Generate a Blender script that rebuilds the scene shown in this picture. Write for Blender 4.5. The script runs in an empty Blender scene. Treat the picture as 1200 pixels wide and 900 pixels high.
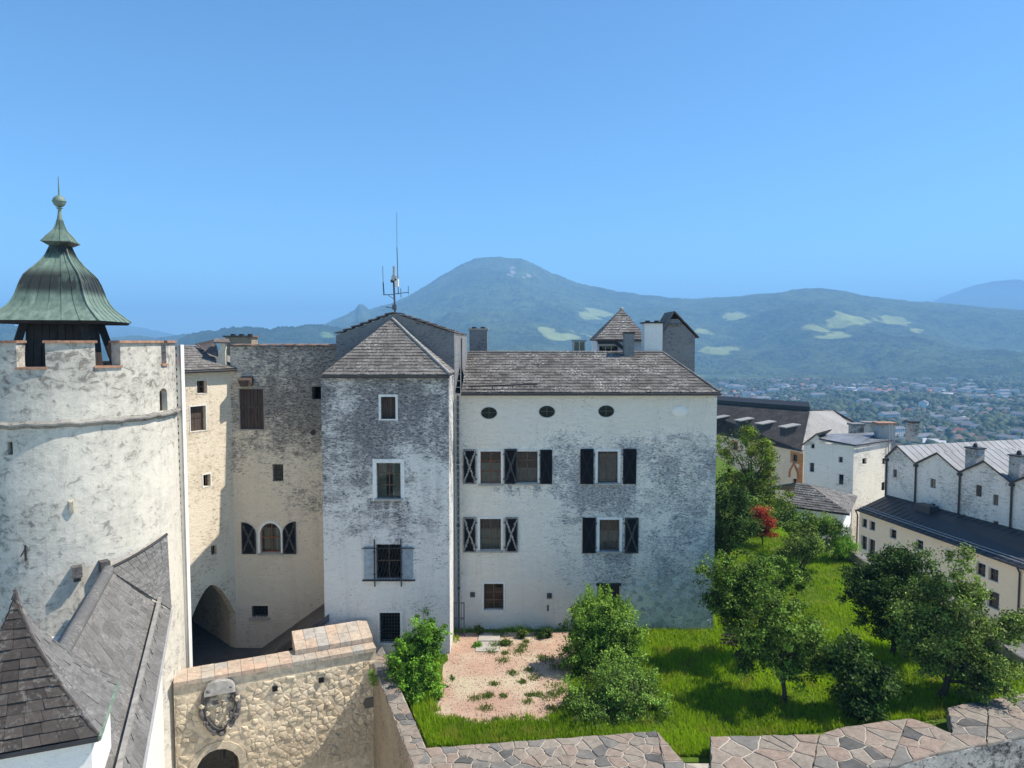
import bpy, math, random
import numpy as np
from mathutils import Vector, Matrix

random.seed(7)
rng = np.random.default_rng(7)
C = bpy.context.scene.collection
scene = bpy.context.scene
R = math.radians
V = Vector

# ------------------------------------------------------------------ camera
CZ, FOC = 13.7, 830.0                       # eye height above the garden, focal length in pixels of a 1200 px wide frame
TILT = math.atan(50.0 / FOC)
cam_d = bpy.data.cameras.new('camera')
cam_d.sensor_width = 36.0
cam_d.lens = 36.0 * FOC / 1200.0
cam_d.clip_end = 60000
cam = bpy.data.objects.new('camera', cam_d)
cam.location = (0, 0, CZ)
cam.rotation_euler = (R(90) - TILT, 0, 0)
C.objects.link(cam)
scene.camera = cam

# ------------------------------------------------------------------ sky, sun, exposure
SUN_EL, SUN_AZ = R(54), R(3.5)                # azimuth measured from +X towards +Y
world = bpy.data.worlds.new('World')
scene.world = world
world.use_nodes = True
wn = world.node_tree
for n in list(wn.nodes):
    wn.nodes.remove(n)
sky = wn.nodes.new('ShaderNodeTexSky')
sky.sky_type = 'NISHITA'
sky.sun_disc = False
sky.sun_elevation = SUN_EL
sky.sun_rotation = R(90) - SUN_AZ
sky.altitude = 1200
sky.air_density = 1.0
sky.dust_density = 0.0
sky.ozone_density = 8.0
bg = wn.nodes.new('ShaderNodeBackground')
bg.inputs['Strength'].default_value = 0.114
wo = wn.nodes.new('ShaderNodeOutputWorld')
tone = wn.nodes.new('ShaderNodeMix'); tone.data_type = 'RGBA'; tone.blend_type = 'MULTIPLY'
tone.inputs[0].default_value = 1.0; tone.inputs[7].default_value = (0.66, 0.84, 0.83, 1)      # one even tone over the whole sky
wn.links.new(sky.outputs[0], tone.inputs[6])
wn.links.new(tone.outputs[2], bg.inputs[0])
wn.links.new(bg.outputs[0], wo.inputs[0])
sun_d = bpy.data.lights.new('sun', 'SUN')
sun_d.energy = 3.5
sun_d.angle = R(0.53)
sun_d.color = (1.0, 0.93, 0.82)
sun = bpy.data.objects.new('sun', sun_d)
S = V((math.cos(SUN_AZ) * math.cos(SUN_EL), math.sin(SUN_AZ) * math.cos(SUN_EL), math.sin(SUN_EL)))
sun.rotation_euler = S.to_track_quat('Z', 'Y').to_euler()
sun.location = (40, 0, 60)
C.objects.link(sun)
scene.view_settings.view_transform = 'Standard'
scene.view_settings.look = 'None'
scene.view_settings.gamma = 1.0
scene.view_settings.exposure = 1.12
scene.render.engine = 'CYCLES'
scene.cycles.use_denoising = True
scene.cycles.max_bounces = 6
scene.cycles.diffuse_bounces = 4
scene.cycles.glossy_bounces = 2
scene.cycles.transmission_bounces = 4
scene.cycles.transparent_max_bounces = 12
scene.cycles.volume_bounces = 1
scene.cycles.caustics_reflective = False
scene.cycles.caustics_refractive = False

# ------------------------------------------------------------------ measuring helpers (photo pixel -> place)
ct, st = math.cos(TILT), math.sin(TILT)
def ray(px, py):
    u, v = (px - 600) / FOC, (450 - py) / FOC
    return V((u, v * st + ct, v * ct - st))
def W(px, py, Y):
    d = ray(px, py); return V((0, 0, CZ)) + d * (Y / d.y)
def G(px, py, z):
    d = ray(px, py); return V((0, 0, CZ)) + d * ((z - CZ) / d.z)

# ------------------------------------------------------------------ materials
class NT:
    def __init__(s, name, rough=0.9, spec=0.2, metal=0.0):
        s.mat = bpy.data.materials.new(name); s.mat.use_nodes = True
        s.t = s.mat.node_tree; s.b = s.t.nodes['Principled BSDF']; s.o = s.t.nodes['Material Output']
        s.b.inputs['Roughness'].default_value = rough
        s.b.inputs['Specular IOR Level'].default_value = spec
        s.b.inputs['Metallic'].default_value = metal
        s._pos = None
    def put(s, inp, v):
        if isinstance(v, bpy.types.NodeSocket): s.t.links.new(v, inp)
        elif v is not None:
            if isinstance(v, (tuple, list)) and inp.type == 'RGBA' and len(v) == 3: v = (*v, 1)
            inp.default_value = v
    @property
    def pos(s):
        if s._pos is None: s._pos = s.t.nodes.new('ShaderNodeNewGeometry').outputs['Position']
        return s._pos
    def gen(s): return s.t.nodes.new('ShaderNodeTexCoord').outputs['Generated']
    def rnd(s): return s.t.nodes.new('ShaderNodeObjectInfo').outputs['Random']
    def attr(s, nm):
        n = s.t.nodes.new('ShaderNodeAttribute'); n.attribute_name = nm; return n.outputs['Fac']
    def sep(s, v):
        n = s.t.nodes.new('ShaderNodeSeparateXYZ'); s.put(n.inputs[0], v); return n.outputs
    def vmul(s, v, k):
        n = s.t.nodes.new('ShaderNodeVectorMath'); n.operation = 'MULTIPLY'; s.put(n.inputs[0], v); n.inputs[1].default_value = k; return n.outputs[0]
    def vadd(s, v, k):
        n = s.t.nodes.new('ShaderNodeVectorMath'); n.operation = 'ADD'; s.put(n.inputs[0], v); s.put(n.inputs[1], k); return n.outputs[0]
    def noise(s, scale, detail=4, rough=0.6, dist=0.0, vec=None):
        n = s.t.nodes.new('ShaderNodeTexNoise'); s.put(n.inputs['Vector'], vec if vec is not None else s.pos)
        n.inputs['Scale'].default_value = scale; n.inputs['Detail'].default_value = detail
        n.inputs['Roughness'].default_value = rough; n.inputs['Distortion'].default_value = dist
        return n.outputs['Fac']
    def voro(s, scale, vec=None, feature='F1', out='Distance'):
        n = s.t.nodes.new('ShaderNodeTexVoronoi'); n.feature = feature; s.put(n.inputs['Vector'], vec if vec is not None else s.pos)
        n.inputs['Scale'].default_value = scale; return n.outputs[out]
    def m(s, op, a, b=0.0, clamp=False):
        n = s.t.nodes.new('ShaderNodeMath'); n.operation = op; n.use_clamp = clamp
        s.put(n.inputs[0], a); s.put(n.inputs[1], b); return n.outputs[0]
    def mr(s, v, a, b, c=0.0, d=1.0, smooth=False):
        n = s.t.nodes.new('ShaderNodeMapRange'); n.interpolation_type = 'SMOOTHSTEP' if smooth else 'LINEAR'
        s.put(n.inputs[0], v); n.inputs[1].default_value = a; n.inputs[2].default_value = b
        n.inputs[3].default_value = c; n.inputs[4].default_value = d; return n.outputs[0]
    def mix(s, f, a, b, mode='MIX'):
        n = s.t.nodes.new('ShaderNodeMix'); n.data_type = 'RGBA'; n.blend_type = mode
        s.put(n.inputs[0], f); s.put(n.inputs[6], a); s.put(n.inputs[7], b); return n.outputs[2]
    def bump(s, h, strength=0.5, dist=0.03):
        n = s.t.nodes.new('ShaderNodeBump'); n.inputs['Strength'].default_value = strength; n.inputs['Distance'].default_value = dist
        s.put(n.inputs['Height'], h); s.t.links.new(n.outputs[0], s.b.inputs['Normal'])
    def col(s, c): s.put(s.b.inputs['Base Color'], c); return s

def scale_col(c, k): return tuple(min(1, x * k) for x in c)

def plaster(name, base, dirt, amount=0.5, bias=(), rel=1.0, warm=None, scale=1.0, soft=0.10, drip=0.25, st=2.2, flake=1.0, spots=(), crk=0.8):
    """old lime plaster: pale coat, flaked and blackened patches, fine drips"""
    n = NT(name, 0.95, 0.1)
    big = n.noise(0.42 * scale, 6, 0.62, 0.5)
    stv = n.vmul(n.pos, (1, 1, st))
    fl = n.noise(1.9 * scale, 11, 0.74, 1.0, stv)
    fl2 = n.noise(6.5 * scale, 8, 0.72, 0.8, stv)
    fine = n.noise(24, 6, 0.75)
    area = n.m('ADD', n.m('MULTIPLY', n.m('SUBTRACT', big, 0.5), 1.9), amount)
    for ax, a, b, c, d in bias:
        area = n.m('ADD', area, n.mr(n.sep(n.pos)[ax], a, b, c, d, True))
    for x0, x1, z0, z1, k in spots:      # runoff under sills and gutters
        sx, sy, sz = n.sep(n.pos)
        bx = n.m('MULTIPLY', n.mr(sx, x0 - 0.12, x0 + 0.12, 0, 1, True), n.mr(sx, x1 - 0.12, x1 + 0.12, 1, 0, True))
        bz = n.m('MULTIPLY', n.mr(sz, z0, z1, 0, 1, True), n.mr(sz, z1, z1 + 0.1, 1, 0, True))
        drn = n.mr(n.noise(3.2, 5, 0.6, 0.2, n.vmul(n.pos, (1, 1, 0.12))), 0.35, 0.6)
        area = n.m('ADD', area, n.m('MULTIPLY', n.m('MULTIPLY', bx, bz), n.m('MULTIPLY', drn, k)))
    area = n.m('MINIMUM', n.m('MAXIMUM', area, 0.0), 1.0)
    f = n.m('ADD', n.m('ADD', n.m('MULTIPLY', fl, 0.62), n.m('MULTIPLY', fl2, 0.38)), n.m('MULTIPLY', n.m('SUBTRACT', fine, 0.5), 0.12))
    mask = n.mr(n.m('ADD', f, n.m('MULTIPLY', n.m('SUBTRACT', area, 0.5), 0.34 * flake)), 0.5 - soft * 0.4, 0.5 + soft)
    crack = n.mr(n.m('ADD', fl2, n.m('MULTIPLY', n.m('SUBTRACT', area, 0.5), 0.12)), 0.555, 0.63)
    streak = n.noise(2.2, 6, 0.65, 0.4, n.vmul(n.pos, (1, 1, 0.10)))
    streak = n.m('MULTIPLY', n.mr(streak, 0.52, 0.74, 0, drip), n.m('ADD', n.m('MULTIPLY', area, 0.8), 0.3))
    c0 = n.mix(n.mr(fine, 0.3, 0.7), scale_col(base, 0.88), scale_col(base, 1.07))
    c0 = n.mix(n.mr(fl, 0.38, 0.62, 0.25, 0.0), c0, scale_col(base, 0.72))
    if warm: c0 = n.mix(n.mr(n.noise(0.5, 3), 0.42, 0.62), c0, warm)
    c1 = n.mix(n.mr(fl2, 0.36, 0.64), scale_col(dirt, 1.75), scale_col(dirt, 0.6))
    c = n.mix(n.m('MULTIPLY', mask, 0.9), c0, c1)
    c = n.mix(n.m('MULTIPLY', crack, crk), c, scale_col(dirt, 0.5))
    c = n.mix(streak, c, scale_col(dirt, 0.8))
    n.col(c)
    h = n.m('ADD', n.m('MULTIPLY', fl, 0.9), n.m('ADD', n.m('MULTIPLY', fl2, 0.45), n.m('MULTIPLY', fine, 0.12)))
    h = n.m('SUBTRACT', h, n.m('MULTIPLY', mask, 0.12))
    n.bump(h, 0.6 * rel, 0.09 * rel)
    return n.mat

def simple(name, c, rough=0.8, spec=0.3, metal=0.0, var=0.25, scale=3.0, bump=0.0, stretch=(1, 1, 1)):
    n = NT(name, rough, spec, metal)
    v = n.vmul(n.pos, stretch)
    f = n.noise(scale, 6, 0.65, 0.2, v)
    k = n.m('ADD', n.mr(f, 0.3, 0.7, 1 - var, 1 + var), n.mr(n.rnd(), 0, 1, -var * 0.5, var * 0.5))
    n.col(n.mix(1.0, c, k, 'MULTIPLY'))
    if bump: n.bump(f, bump, 0.03)
    return n.mat

def shingle(name, c, lichen, amt=0.35, var=0.3):
    n = NT(name, 0.85, 0.25)
    t = n.m('ADD', n.attr('tint'), n.m('SUBTRACT', n.rnd(), 0.5))
    k = n.m('ADD', 1.0, n.m('MULTIPLY', t, var * 1.6))
    grain = n.noise(9, 5, 0.7, 0.3)
    c1 = n.mix(1.0, n.mix(n.mr(grain, 0.3, 0.7), scale_col(c, 0.75), scale_col(c, 1.25)), k, 'MULTIPLY')
    spots = n.m('MULTIPLY', n.mr(n.noise(0.9, 4), 0.40, 0.66), n.mr(n.noise(11, 4, 0.7), 0.52, 0.6))
    n.col(n.mix(n.m('MULTIPLY', spots, amt * 2.2, True), c1, lichen))
    n.bump(grain, 0.35, 0.012)
    return n.mat

def leafmat(name, dark, light, trans=0.35, yellow=None):
    n = NT(name, 0.6, 0.14)
    t = n.attr('tint')
    c = n.mix(t, dark, light)
    if yellow: c = n.mix(n.mr(n.noise(0.9, 2), 0.52, 0.66), c, yellow)
    n.col(c)
    tr = n.t.nodes.new('ShaderNodeBsdfTranslucent'); n.put(tr.inputs[0], n.mix(1.0, c, (1.3, 1.35, 0.6, 1), 'MULTIPLY'))
    mx = n.t.nodes.new('ShaderNodeMixShader'); mx.inputs[0].default_value = trans
    n.t.links.new(n.b.outputs[0], mx.inputs[1]); n.t.links.new(tr.outputs[0], mx.inputs[2])
    n.t.links.new(mx.outputs[0], n.o.inputs[0])
    return n.mat

MT = {}
# bias entries: (axis, from, to, value at from, value at to)
MT['main'] = plaster('plaster_main', (0.91, 0.845, 0.74), (0.31, 0.31, 0.31), 0.40,
                     bias=[(0, -1.2, 3.4, -0.5, 0.1), (2, 8.2, 10.5, 0.12, -0.5), (2, 5.9, 8.6, -0.05, 0.15), (2, 3.2, 4.6, -0.12, 0.0), (0, 6.0, 8.5, 0.0, 0.12)], rel=1.5, soft=0.11, scale=1.25, drip=0.45, warm=(0.86, 0.79, 0.67),
                     spots=[(3.1, 5.8, 5.1, 6.95, 0.8), (-1.8, 1.4, 5.7, 6.95, 0.55), (3.2, 5.9, 2.4, 3.75, 0.4), (-1.8, 0.2, 2.7, 3.75, 0.3), (-2.7, -1.2, 8.2, 10.2, 0.55)])
MT['grey'] = plaster('plaster_grey_tower', (0.80, 0.775, 0.725), (0.17, 0.168, 0.17), 0.46,
                     bias=[(2, 2.5, 10.5, -0.28, 0.36)], rel=1.4, soft=0.12, drip=0.5, spots=[(-6.3, -4.4, 5.2, 6.9, 0.4)])
MT['dark'] = plaster('plaster_stained_wall', (0.82, 0.715, 0.565), (0.20, 0.185, 0.165), 0.44,
                     bias=[(2, 3.0, 12.0, -0.35, 0.42), (0, -13, -9, -0.12, 0.16), (2, -0.8, 1.2, 0.25, 0.0)], rel=1.5, soft=0.11, drip=0.45)
MT['warm'] = plaster('plaster_cream_wall', (0.77, 0.67, 0.52), (0.34, 0.26, 0.18), 0.34, rel=0.9, soft=0.2, drip=0.15)
MT['round'] = plaster('plaster_round_tower', (0.73, 0.675, 0.57), (0.23, 0.215, 0.19), 0.58,
                      bias=[(2, 11.2, 12.6, 0.0, 0.3), (0, -17, -13.5, 0.14, -0.14)], rel=0.9, soft=0.28, scale=0.5, st=1.3, crk=0.5, drip=0.4)
MT['white'] = plaster('plaster_white_building', (0.90, 0.83, 0.70), (0.36, 0.32, 0.26), 0.24, rel=0.7, soft=0.2, scale=0.6)
MT['gable'] = plaster('plaster_gabled_row', (0.86, 0.80, 0.69), (0.30, 0.275, 0.24), 0.40, rel=0.9, soft=0.16, scale=0.5)
MT['beige'] = plaster('plaster_beige', (0.93, 0.75, 0.52), (0.6, 0.46, 0.32), 0.0, rel=0.3, soft=0.3, drip=0.08)
MT['chapel'] = plaster('plaster_chapel_white', (0.82, 0.79, 0.73), (0.5, 0.45, 0.36), 0.02, rel=0.4, soft=0.3)
MT['peach'] = plaster('plaster_peach', (0.90, 0.72, 0.50), (0.5, 0.38, 0.27), 0.08, rel=0.4, soft=0.3)
MT['cement_and_shade'] = plaster('render_grey_and_shade', (0.25, 0.25, 0.25), (0.11, 0.11, 0.115), 0.4, rel=0.8, soft=0.3)  # dark grey render, and the shade painted on the tower gable
MT['court_wall'] = plaster('plaster_garden_wall', (0.42, 0.35, 0.255), (0.13, 0.11, 0.085), 0.42, rel=1.6, soft=0.25)
MT['parapet'] = plaster('plaster_parapet_face', (0.55, 0.53, 0.49), (0.07, 0.07, 0.068), 0.5, rel=2.0, soft=0.12, st=1.2)
MT['cornice'] = plaster('weathered_cornice', (0.36, 0.34, 0.30), (0.11, 0.10, 0.09), 0.55, rel=1.0, soft=0.3)
MT['surround'] = simple('lime_surround', (0.66, 0.655, 0.63), 0.9, 0.1, var=0.14, scale=6, bump=0.2)
MT['orange'] = simple('orange_stone', (0.55, 0.25, 0.10), 0.9, 0.1, var=0.25, scale=4)
MT['vent'] = simple('black_iron', (0.018, 0.018, 0.02), 0.6, 0.4, var=0.3)
MT['iron'] = simple('grey_iron', (0.10, 0.10, 0.11), 0.55, 0.4, 0.3, var=0.3)
MT['galv'] = simple('galvanised_metal', (0.42, 0.41, 0.40), 0.5, 0.5, 0.4, var=0.15)
MT['duct'] = simple('white_duct', (0.78, 0.76, 0.70), 0.6, 0.3, var=0.08)
MT['inside'] = simple('dark_interior', (0.02, 0.018, 0.016), 0.95, 0.05, var=0.3)
MT['frame'] = simple('brown_window_frame', (0.11, 0.075, 0.05), 0.6, 0.3, var=0.25)
MT['frame_grey'] = simple('grey_window_frame', (0.22, 0.21, 0.19), 0.6, 0.3, var=0.2)
MT['frame_red'] = simple('red_brown_frame', (0.20, 0.07, 0.03), 0.6, 0.3, var=0.2)
MT['curtain'] = simple('pale_curtain_and_reflection', (0.62, 0.57, 0.46), 0.95, 0.05, var=0.2, scale=2.5)  # pale drapes, also the sheet that mimics reflections in lower panes
MT['curtain_grey'] = simple('grey_curtain', (0.33, 0.32, 0.31), 0.95, 0.05, var=0.25, scale=2.5)
MT['plank'] = simple('weathered_plank', (0.075, 0.055, 0.045), 0.85, 0.2, var=0.4, scale=3, bump=0.3, stretch=(6, 6, 0.6))
MT['timber'] = simple('dark_timber', (0.045, 0.035, 0.03), 0.8, 0.2, var=0.35, scale=3, bump=0.3)
MT['boards_grey'] = simple('grey_board', (0.30, 0.285, 0.26), 0.85, 0.2, var=0.3, scale=4, bump=0.3)
MT['blue'] = simple('grey_blue_shutter', (0.27, 0.32, 0.36), 0.7, 0.2, var=0.25, scale=5)
MT['bark'] = simple('bark', (0.075, 0.06, 0.045), 0.95, 0.1, var=0.4, scale=9, bump=0.6)
MT['tile'] = shingle('grey_shingle', (0.125, 0.113, 0.103), (0.50, 0.49, 0.45), 0.45, 0.35)
MT['tile_tower'] = shingle('tower_shingle', (0.155, 0.14, 0.127), (0.46, 0.44, 0.40), 0.35, 0.3)
MT['tile_spire'] = shingle('brown_spire_shingle', (0.06, 0.050, 0.044), (0.42, 0.40, 0.36), 0.18, 0.35)
MT['slate'] = shingle('grey_slate', (0.145, 0.138, 0.13), (0.45, 0.44, 0.41), 0.2, 0.25)
MT['tile_far'] = shingle('dark_roof_shingle', (0.034, 0.030, 0.029), (0.20, 0.19, 0.18), 0.3, 0.3)
MT['tile_pale_sunlit'] = shingle('pale_and_sunlit_shingle', (0.23, 0.22, 0.205), (0.55, 0.53, 0.5), 0.3, 0.25)  # pale dormer roofs, and the sunlight painted on one hip
MT['coping_tile'] = shingle('brown_coping_tile', (0.13, 0.10, 0.085), (0.4, 0.38, 0.34), 0.3, 0.35)
MT['brick_coping'] = simple('red_brick_coping', (0.34, 0.19, 0.125), 0.9, 0.15, var=0.3, scale=7, bump=0.3)
MT['roof_black'] = simple('black_sheet_roof', (0.028, 0.030, 0.036), 0.45, 0.5, 0.2, var=0.18, scale=0.8)
MT['roof_zinc'] = simple('zinc_sheet_roof', (0.165, 0.175, 0.19), 0.55, 0.35, 0.0, var=0.3, scale=0.5)
MT['gutter'] = simple('dark_gutter', (0.035, 0.034, 0.035), 0.5, 0.4, 0.3, var=0.2)
MT['mortar'] = simple('mortar', (0.42, 0.37, 0.305), 0.95, 0.1, var=0.2, scale=8, bump=0.5)
MT['rubble_bed'] = simple('rubble_mortar', (0.62, 0.52, 0.38), 0.95, 0.1, var=0.3, scale=5, bump=1.0)

def glass():
    n = NT('window_glass', 0.04, 0.6)
    tr = n.t.nodes.new('ShaderNodeBsdfTransparent'); tr.inputs[0].default_value = (0.62, 0.66, 0.66, 1)
    gl = n.t.nodes.new('ShaderNodeBsdfGlossy'); gl.inputs['Roughness'].default_value = 0.03
    fr = n.t.nodes.new('ShaderNodeFresnel'); fr.inputs[0].default_value = 1.4
    mx = n.t.nodes.new('ShaderNodeMixShader')
    n.t.links.new(n.m('ADD', fr.outputs[0], 0.0), mx.inputs[0])
    n.t.links.new(tr.outputs[0], mx.inputs[1]); n.t.links.new(gl.outputs[0], mx.inputs[2]); n.t.links.new(mx.outputs[0], n.o.inputs[0])
    return n.mat
MT['glass'] = glass()

def shutter_mat(name, white, pale=(0.5, 0.48, 0.44)):
    """black shutter with a worn painted saltire"""
    n = NT(name, 0.75, 0.06)
    g = n.vadd(n.gen(), n.vmul(n.vadd(n.t.nodes.new('ShaderNodeTexCoord').outputs['Object'], (0, 0, 0)), (0, 0, 0)))
    x, y, z = n.sep(g)
    ax = n.m('ABSOLUTE', n.m('SUBTRACT', x, 0.5)); az = n.m('ABSOLUTE', n.m('SUBTRACT', z, 0.5))
    w = n.m('MULTIPLY', n.m('SUBTRACT', n.noise(7, 5, 0.7), 0.5), 0.35)
    d = n.m('ABSOLUTE', n.m('ADD', n.m('SUBTRACT', ax, n.m('MULTIPLY', az, 0.95)), w))
    line = n.mr(d, 0.03, 0.09, 1, 0)
    edge = n.m('MAXIMUM', n.mr(ax, 0.40, 0.44), n.mr(az, 0.45, 0.47))
    fl = n.mr(n.noise(16, 4, 0.8), 0.46, 0.58)
    k = n.m('MULTIPLY', n.m('MAXIMUM', line, n.m('MULTIPLY', edge, 0.7)), n.m('ADD', n.m('MULTIPLY', fl, 0.7), 0.3))
    k = n.m('MULTIPLY', k, white, True)
    n.col(n.mix(k, (0.008, 0.0085, 0.011), pale))
    return n.mat
MT['shut_worn'] = shutter_mat('black_shutter_worn', 1.0)
MT['shut_black'] = shutter_mat('black_shutter', 0.035)
MT['shut_mid'] = shutter_mat('black_shutter_part_worn', 0.22)

def copper():
    n = NT('verdigris_copper', 0.6, 0.35)
    z = n.sep(n.pos)[2]
    big = n.noise(0.9, 5, 0.65, 0.4)
    st_ = n.noise(5, 5, 0.6, 0.2, n.vmul(n.pos, (1, 1, 0.18)))
    fine = n.noise(22, 4, 0.7)
    c = n.mix(n.mr(st_, 0.3, 0.7), (0.09, 0.135, 0.105), (0.225, 0.30, 0.235))
    c = n.mix(n.mr(fine, 0.45, 0.7, 0, 0.5), c, (0.09, 0.12, 0.09))
    # the band of blackened sheets round the belly of the bell and the neck
    belly = n.m('MULTIPLY', n.mr(z, 15.25, 15.6, 0, 1, True), n.mr(z, 16.0, 16.45, 1, 0, True))
    neck = n.m('MULTIPLY', n.mr(z, 16.7, 16.95, 0, 1, True), n.mr(z, 17.2, 17.35, 1, 0, True))
    band = n.m('MAXIMUM', belly, neck)
    band = n.m('MULTIPLY', band, n.mr(n.m('ADD', n.m('MULTIPLY', st_, 0.7), n.m('MULTIPLY', big, 0.5)), 0.40, 0.58))
    n.col(n.mix(n.m('MULTIPLY', band, 0.93), c, (0.022, 0.022, 0.02)))
    n.bump(fine, 0.15, 0.01)
    return n.mat
MT['copper'] = copper()

def flag(name, a, b, c, d):
    n = NT(name, 0.85, 0.25)
    f = n.noise(5, 8, 0.72, 0.6); f2 = n.noise(28, 5, 0.75); f3 = n.noise(1.2, 4, 0.6)
    hue = n.rnd()
    cc = n.mix(n.mr(hue, 0.0, 0.5), a, b)
    cc = n.mix(n.mr(hue, 0.70, 0.74), cc, c)
    cc = n.mix(n.mr(hue, 0.90, 0.92), cc, d)
    k = n.m('ADD', n.m('ADD', n.mr(f, 0.3, 0.7, 0.68, 1.28), n.mr(f2, 0.3, 0.7, -0.15, 0.15)), n.mr(f3, 0.35, 0.65, -0.1, 0.1))
    cc = n.mix(1.0, cc, k, 'MULTIPLY')
    cc = n.mix(n.mr(n.noise(9, 5, 0.7), 0.60, 0.68, 0, 0.5), cc, (0.13, 0.125, 0.11))
    n.col(cc); n.bump(n.m('ADD', f, n.m('MULTIPLY', f2, 0.4)), 0.6, 0.025)
    return n.mat
MT['flag'] = flag('flagstone', (0.265, 0.20, 0.158), (0.25, 0.215, 0.175), (0.175, 0.165, 0.148), (0.10, 0.096, 0.09))
MT['cap_pink'] = flag('pink_sandstone', (0.46, 0.33, 0.245), (0.44, 0.355, 0.275), (0.40, 0.35, 0.29), (0.36, 0.33, 0.29))

def rubble(name, a, b):
    n = NT(name, 0.95, 0.1)
    f = n.noise(3.5, 8, 0.7, 0.5); f2 = n.noise(16, 5, 0.75, 0.5)
    c = n.mix(n.mr(f, 0.32, 0.68), a, b)
    c = n.mix(1.0, c, n.m('ADD', n.mr(n.rnd(), 0, 1, 0.75, 1.2), n.mr(f2, 0.3, 0.7, -0.18, 0.18)), 'MULTIPLY')
    n.col(c); n.bump(n.m('ADD', f2, f), 0.8, 0.05)
    return n.mat
MT['rubble'] = rubble('rubble_stone', (0.55, 0.44, 0.30), (0.76, 0.65, 0.48))
MT['masonry'] = rubble('grey_masonry_stone', (0.42, 0.42, 0.40), (0.70, 0.69, 0.65))
MT['relief'] = rubble('carved_stone', (0.40, 0.335, 0.24), (0.62, 0.54, 0.41))
MT['relief_dark'] = rubble('dark_carved_stone', (0.085, 0.078, 0.075), (0.19, 0.175, 0.16))

def ground(name, a, b, c=None, scale=2.0, fine=40, bump=0.6):
    n = NT(name, 0.95, 0.1)
    f = n.noise(scale, 7, 0.65, 0.3); g = n.noise(fine, 4, 0.75)
    cc = n.mix(n.mr(f, 0.35, 0.65), a, b)
    if c: cc = n.mix(n.mr(n.noise(scale * 0.45, 5, 0.7), 0.46, 0.6), cc, c)
    cc = n.mix(1.0, cc, n.mr(g, 0.3, 0.7, 0.7, 1.3), 'MULTIPLY')
    n.col(cc); n.bump(g, bump, 0.02)
    return n.mat
MT['soil'] = ground('lawn_soil', (0.06, 0.10, 0.012), (0.10, 0.155, 0.02))
MT['gravel'] = ground('pink_gravel', (0.40, 0.255, 0.185), (0.47, 0.325, 0.24), (0.48, 0.40, 0.28), 0.75, 45, 1.0)
MT['paving'] = ground('shaded_paving', (0.10, 0.09, 0.08), (0.15, 0.135, 0.12), None, 1.5, 20)  # dark tone paints the shade lying on this ground
MT['bounce_paving'] = ground('pale_bounce_paving', (0.50, 0.455, 0.375), (0.56, 0.51, 0.43), None, 1.2, 20)  # kept pale to bounce light onto the shaded facades
MT['slab'] = ground('grey_slab', (0.33, 0.31, 0.27), (0.40, 0.375, 0.33), None, 3, 30, 0.3)
MT['grass'] = leafmat('grass_blade', (0.11, 0.19, 0.009), (0.36, 0.52, 0.03), 0.45, (0.27, 0.31, 0.05))
MT['weed'] = leafmat('weed_leaf', (0.06, 0.10, 0.02), (0.17, 0.22, 0.05), 0.35)
MT['leaf_fruit'] = leafmat('fruit_tree_leaf', (0.026, 0.047, 0.007), (0.210, 0.337, 0.050), 0.2)
MT['leaf_dark'] = leafmat('dark_tree_leaf', (0.011, 0.030, 0.005), (0.091, 0.166, 0.029), 0.2)
MT['leaf_right'] = leafmat('pale_tree_leaf', (0.028, 0.047, 0.009), (0.273, 0.388, 0.077), 0.2)
MT['leaf_tall'] = leafmat('tall_tree_leaf', (0.039, 0.067, 0.007), (0.281, 0.403, 0.036), 0.2, (0.16, 0.15, 0.025))
MT['leaf_box'] = leafmat('glossy_shrub_leaf', (0.026, 0.068, 0.007), (0.225, 0.454, 0.039), 0.2)
MT['leaf_bush'] = leafmat('bush_leaf', (0.038, 0.078, 0.010), (0.270, 0.434, 0.060), 0.2)
MT['leaf_bush2'] = leafmat('pale_bush_leaf', (0.043, 0.067, 0.016), (0.262, 0.432, 0.069), 0.2)
MT['leaf_red'] = leafmat('red_maple_leaf', (0.203, 0.024, 0.020), (0.609, 0.112, 0.061), 0.35)
MT['leaf_lime'] = leafmat('lime_shrub_leaf', (0.087, 0.203, 0.022), (0.232, 0.420, 0.058), 0.4)

# ------------------------------------------------------------------ mesh and object helpers
def obj(name, verts, faces, mat, parent=None, smooth=False, tint=None):
    me = bpy.data.meshes.new(name)
    me.from_pydata([tuple(v) for v in verts], [], faces)
    if mat is not None:
        for mm in (mat if isinstance(mat, (list, tuple)) else [mat]): me.materials.append(MT[mm] if isinstance(mm, str) else mm)
    if smooth: me.polygons.foreach_set('use_smooth', [True] * len(me.polygons))
    if tint is not None:
        a = me.attributes.new('tint', 'FLOAT', 'FACE'); a.data.foreach_set('value', np.asarray(tint, dtype=np.float32))
    me.update()
    return link(name, me, parent)

def link(name, me, parent=None):
    o = bpy.data.objects.new(name, me); C.objects.link(o)
    if parent is not None:
        o.parent = parent
        if parent.type == 'EMPTY': o.matrix_parent_inverse = Matrix.Translation(-parent.location)
    return o

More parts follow.
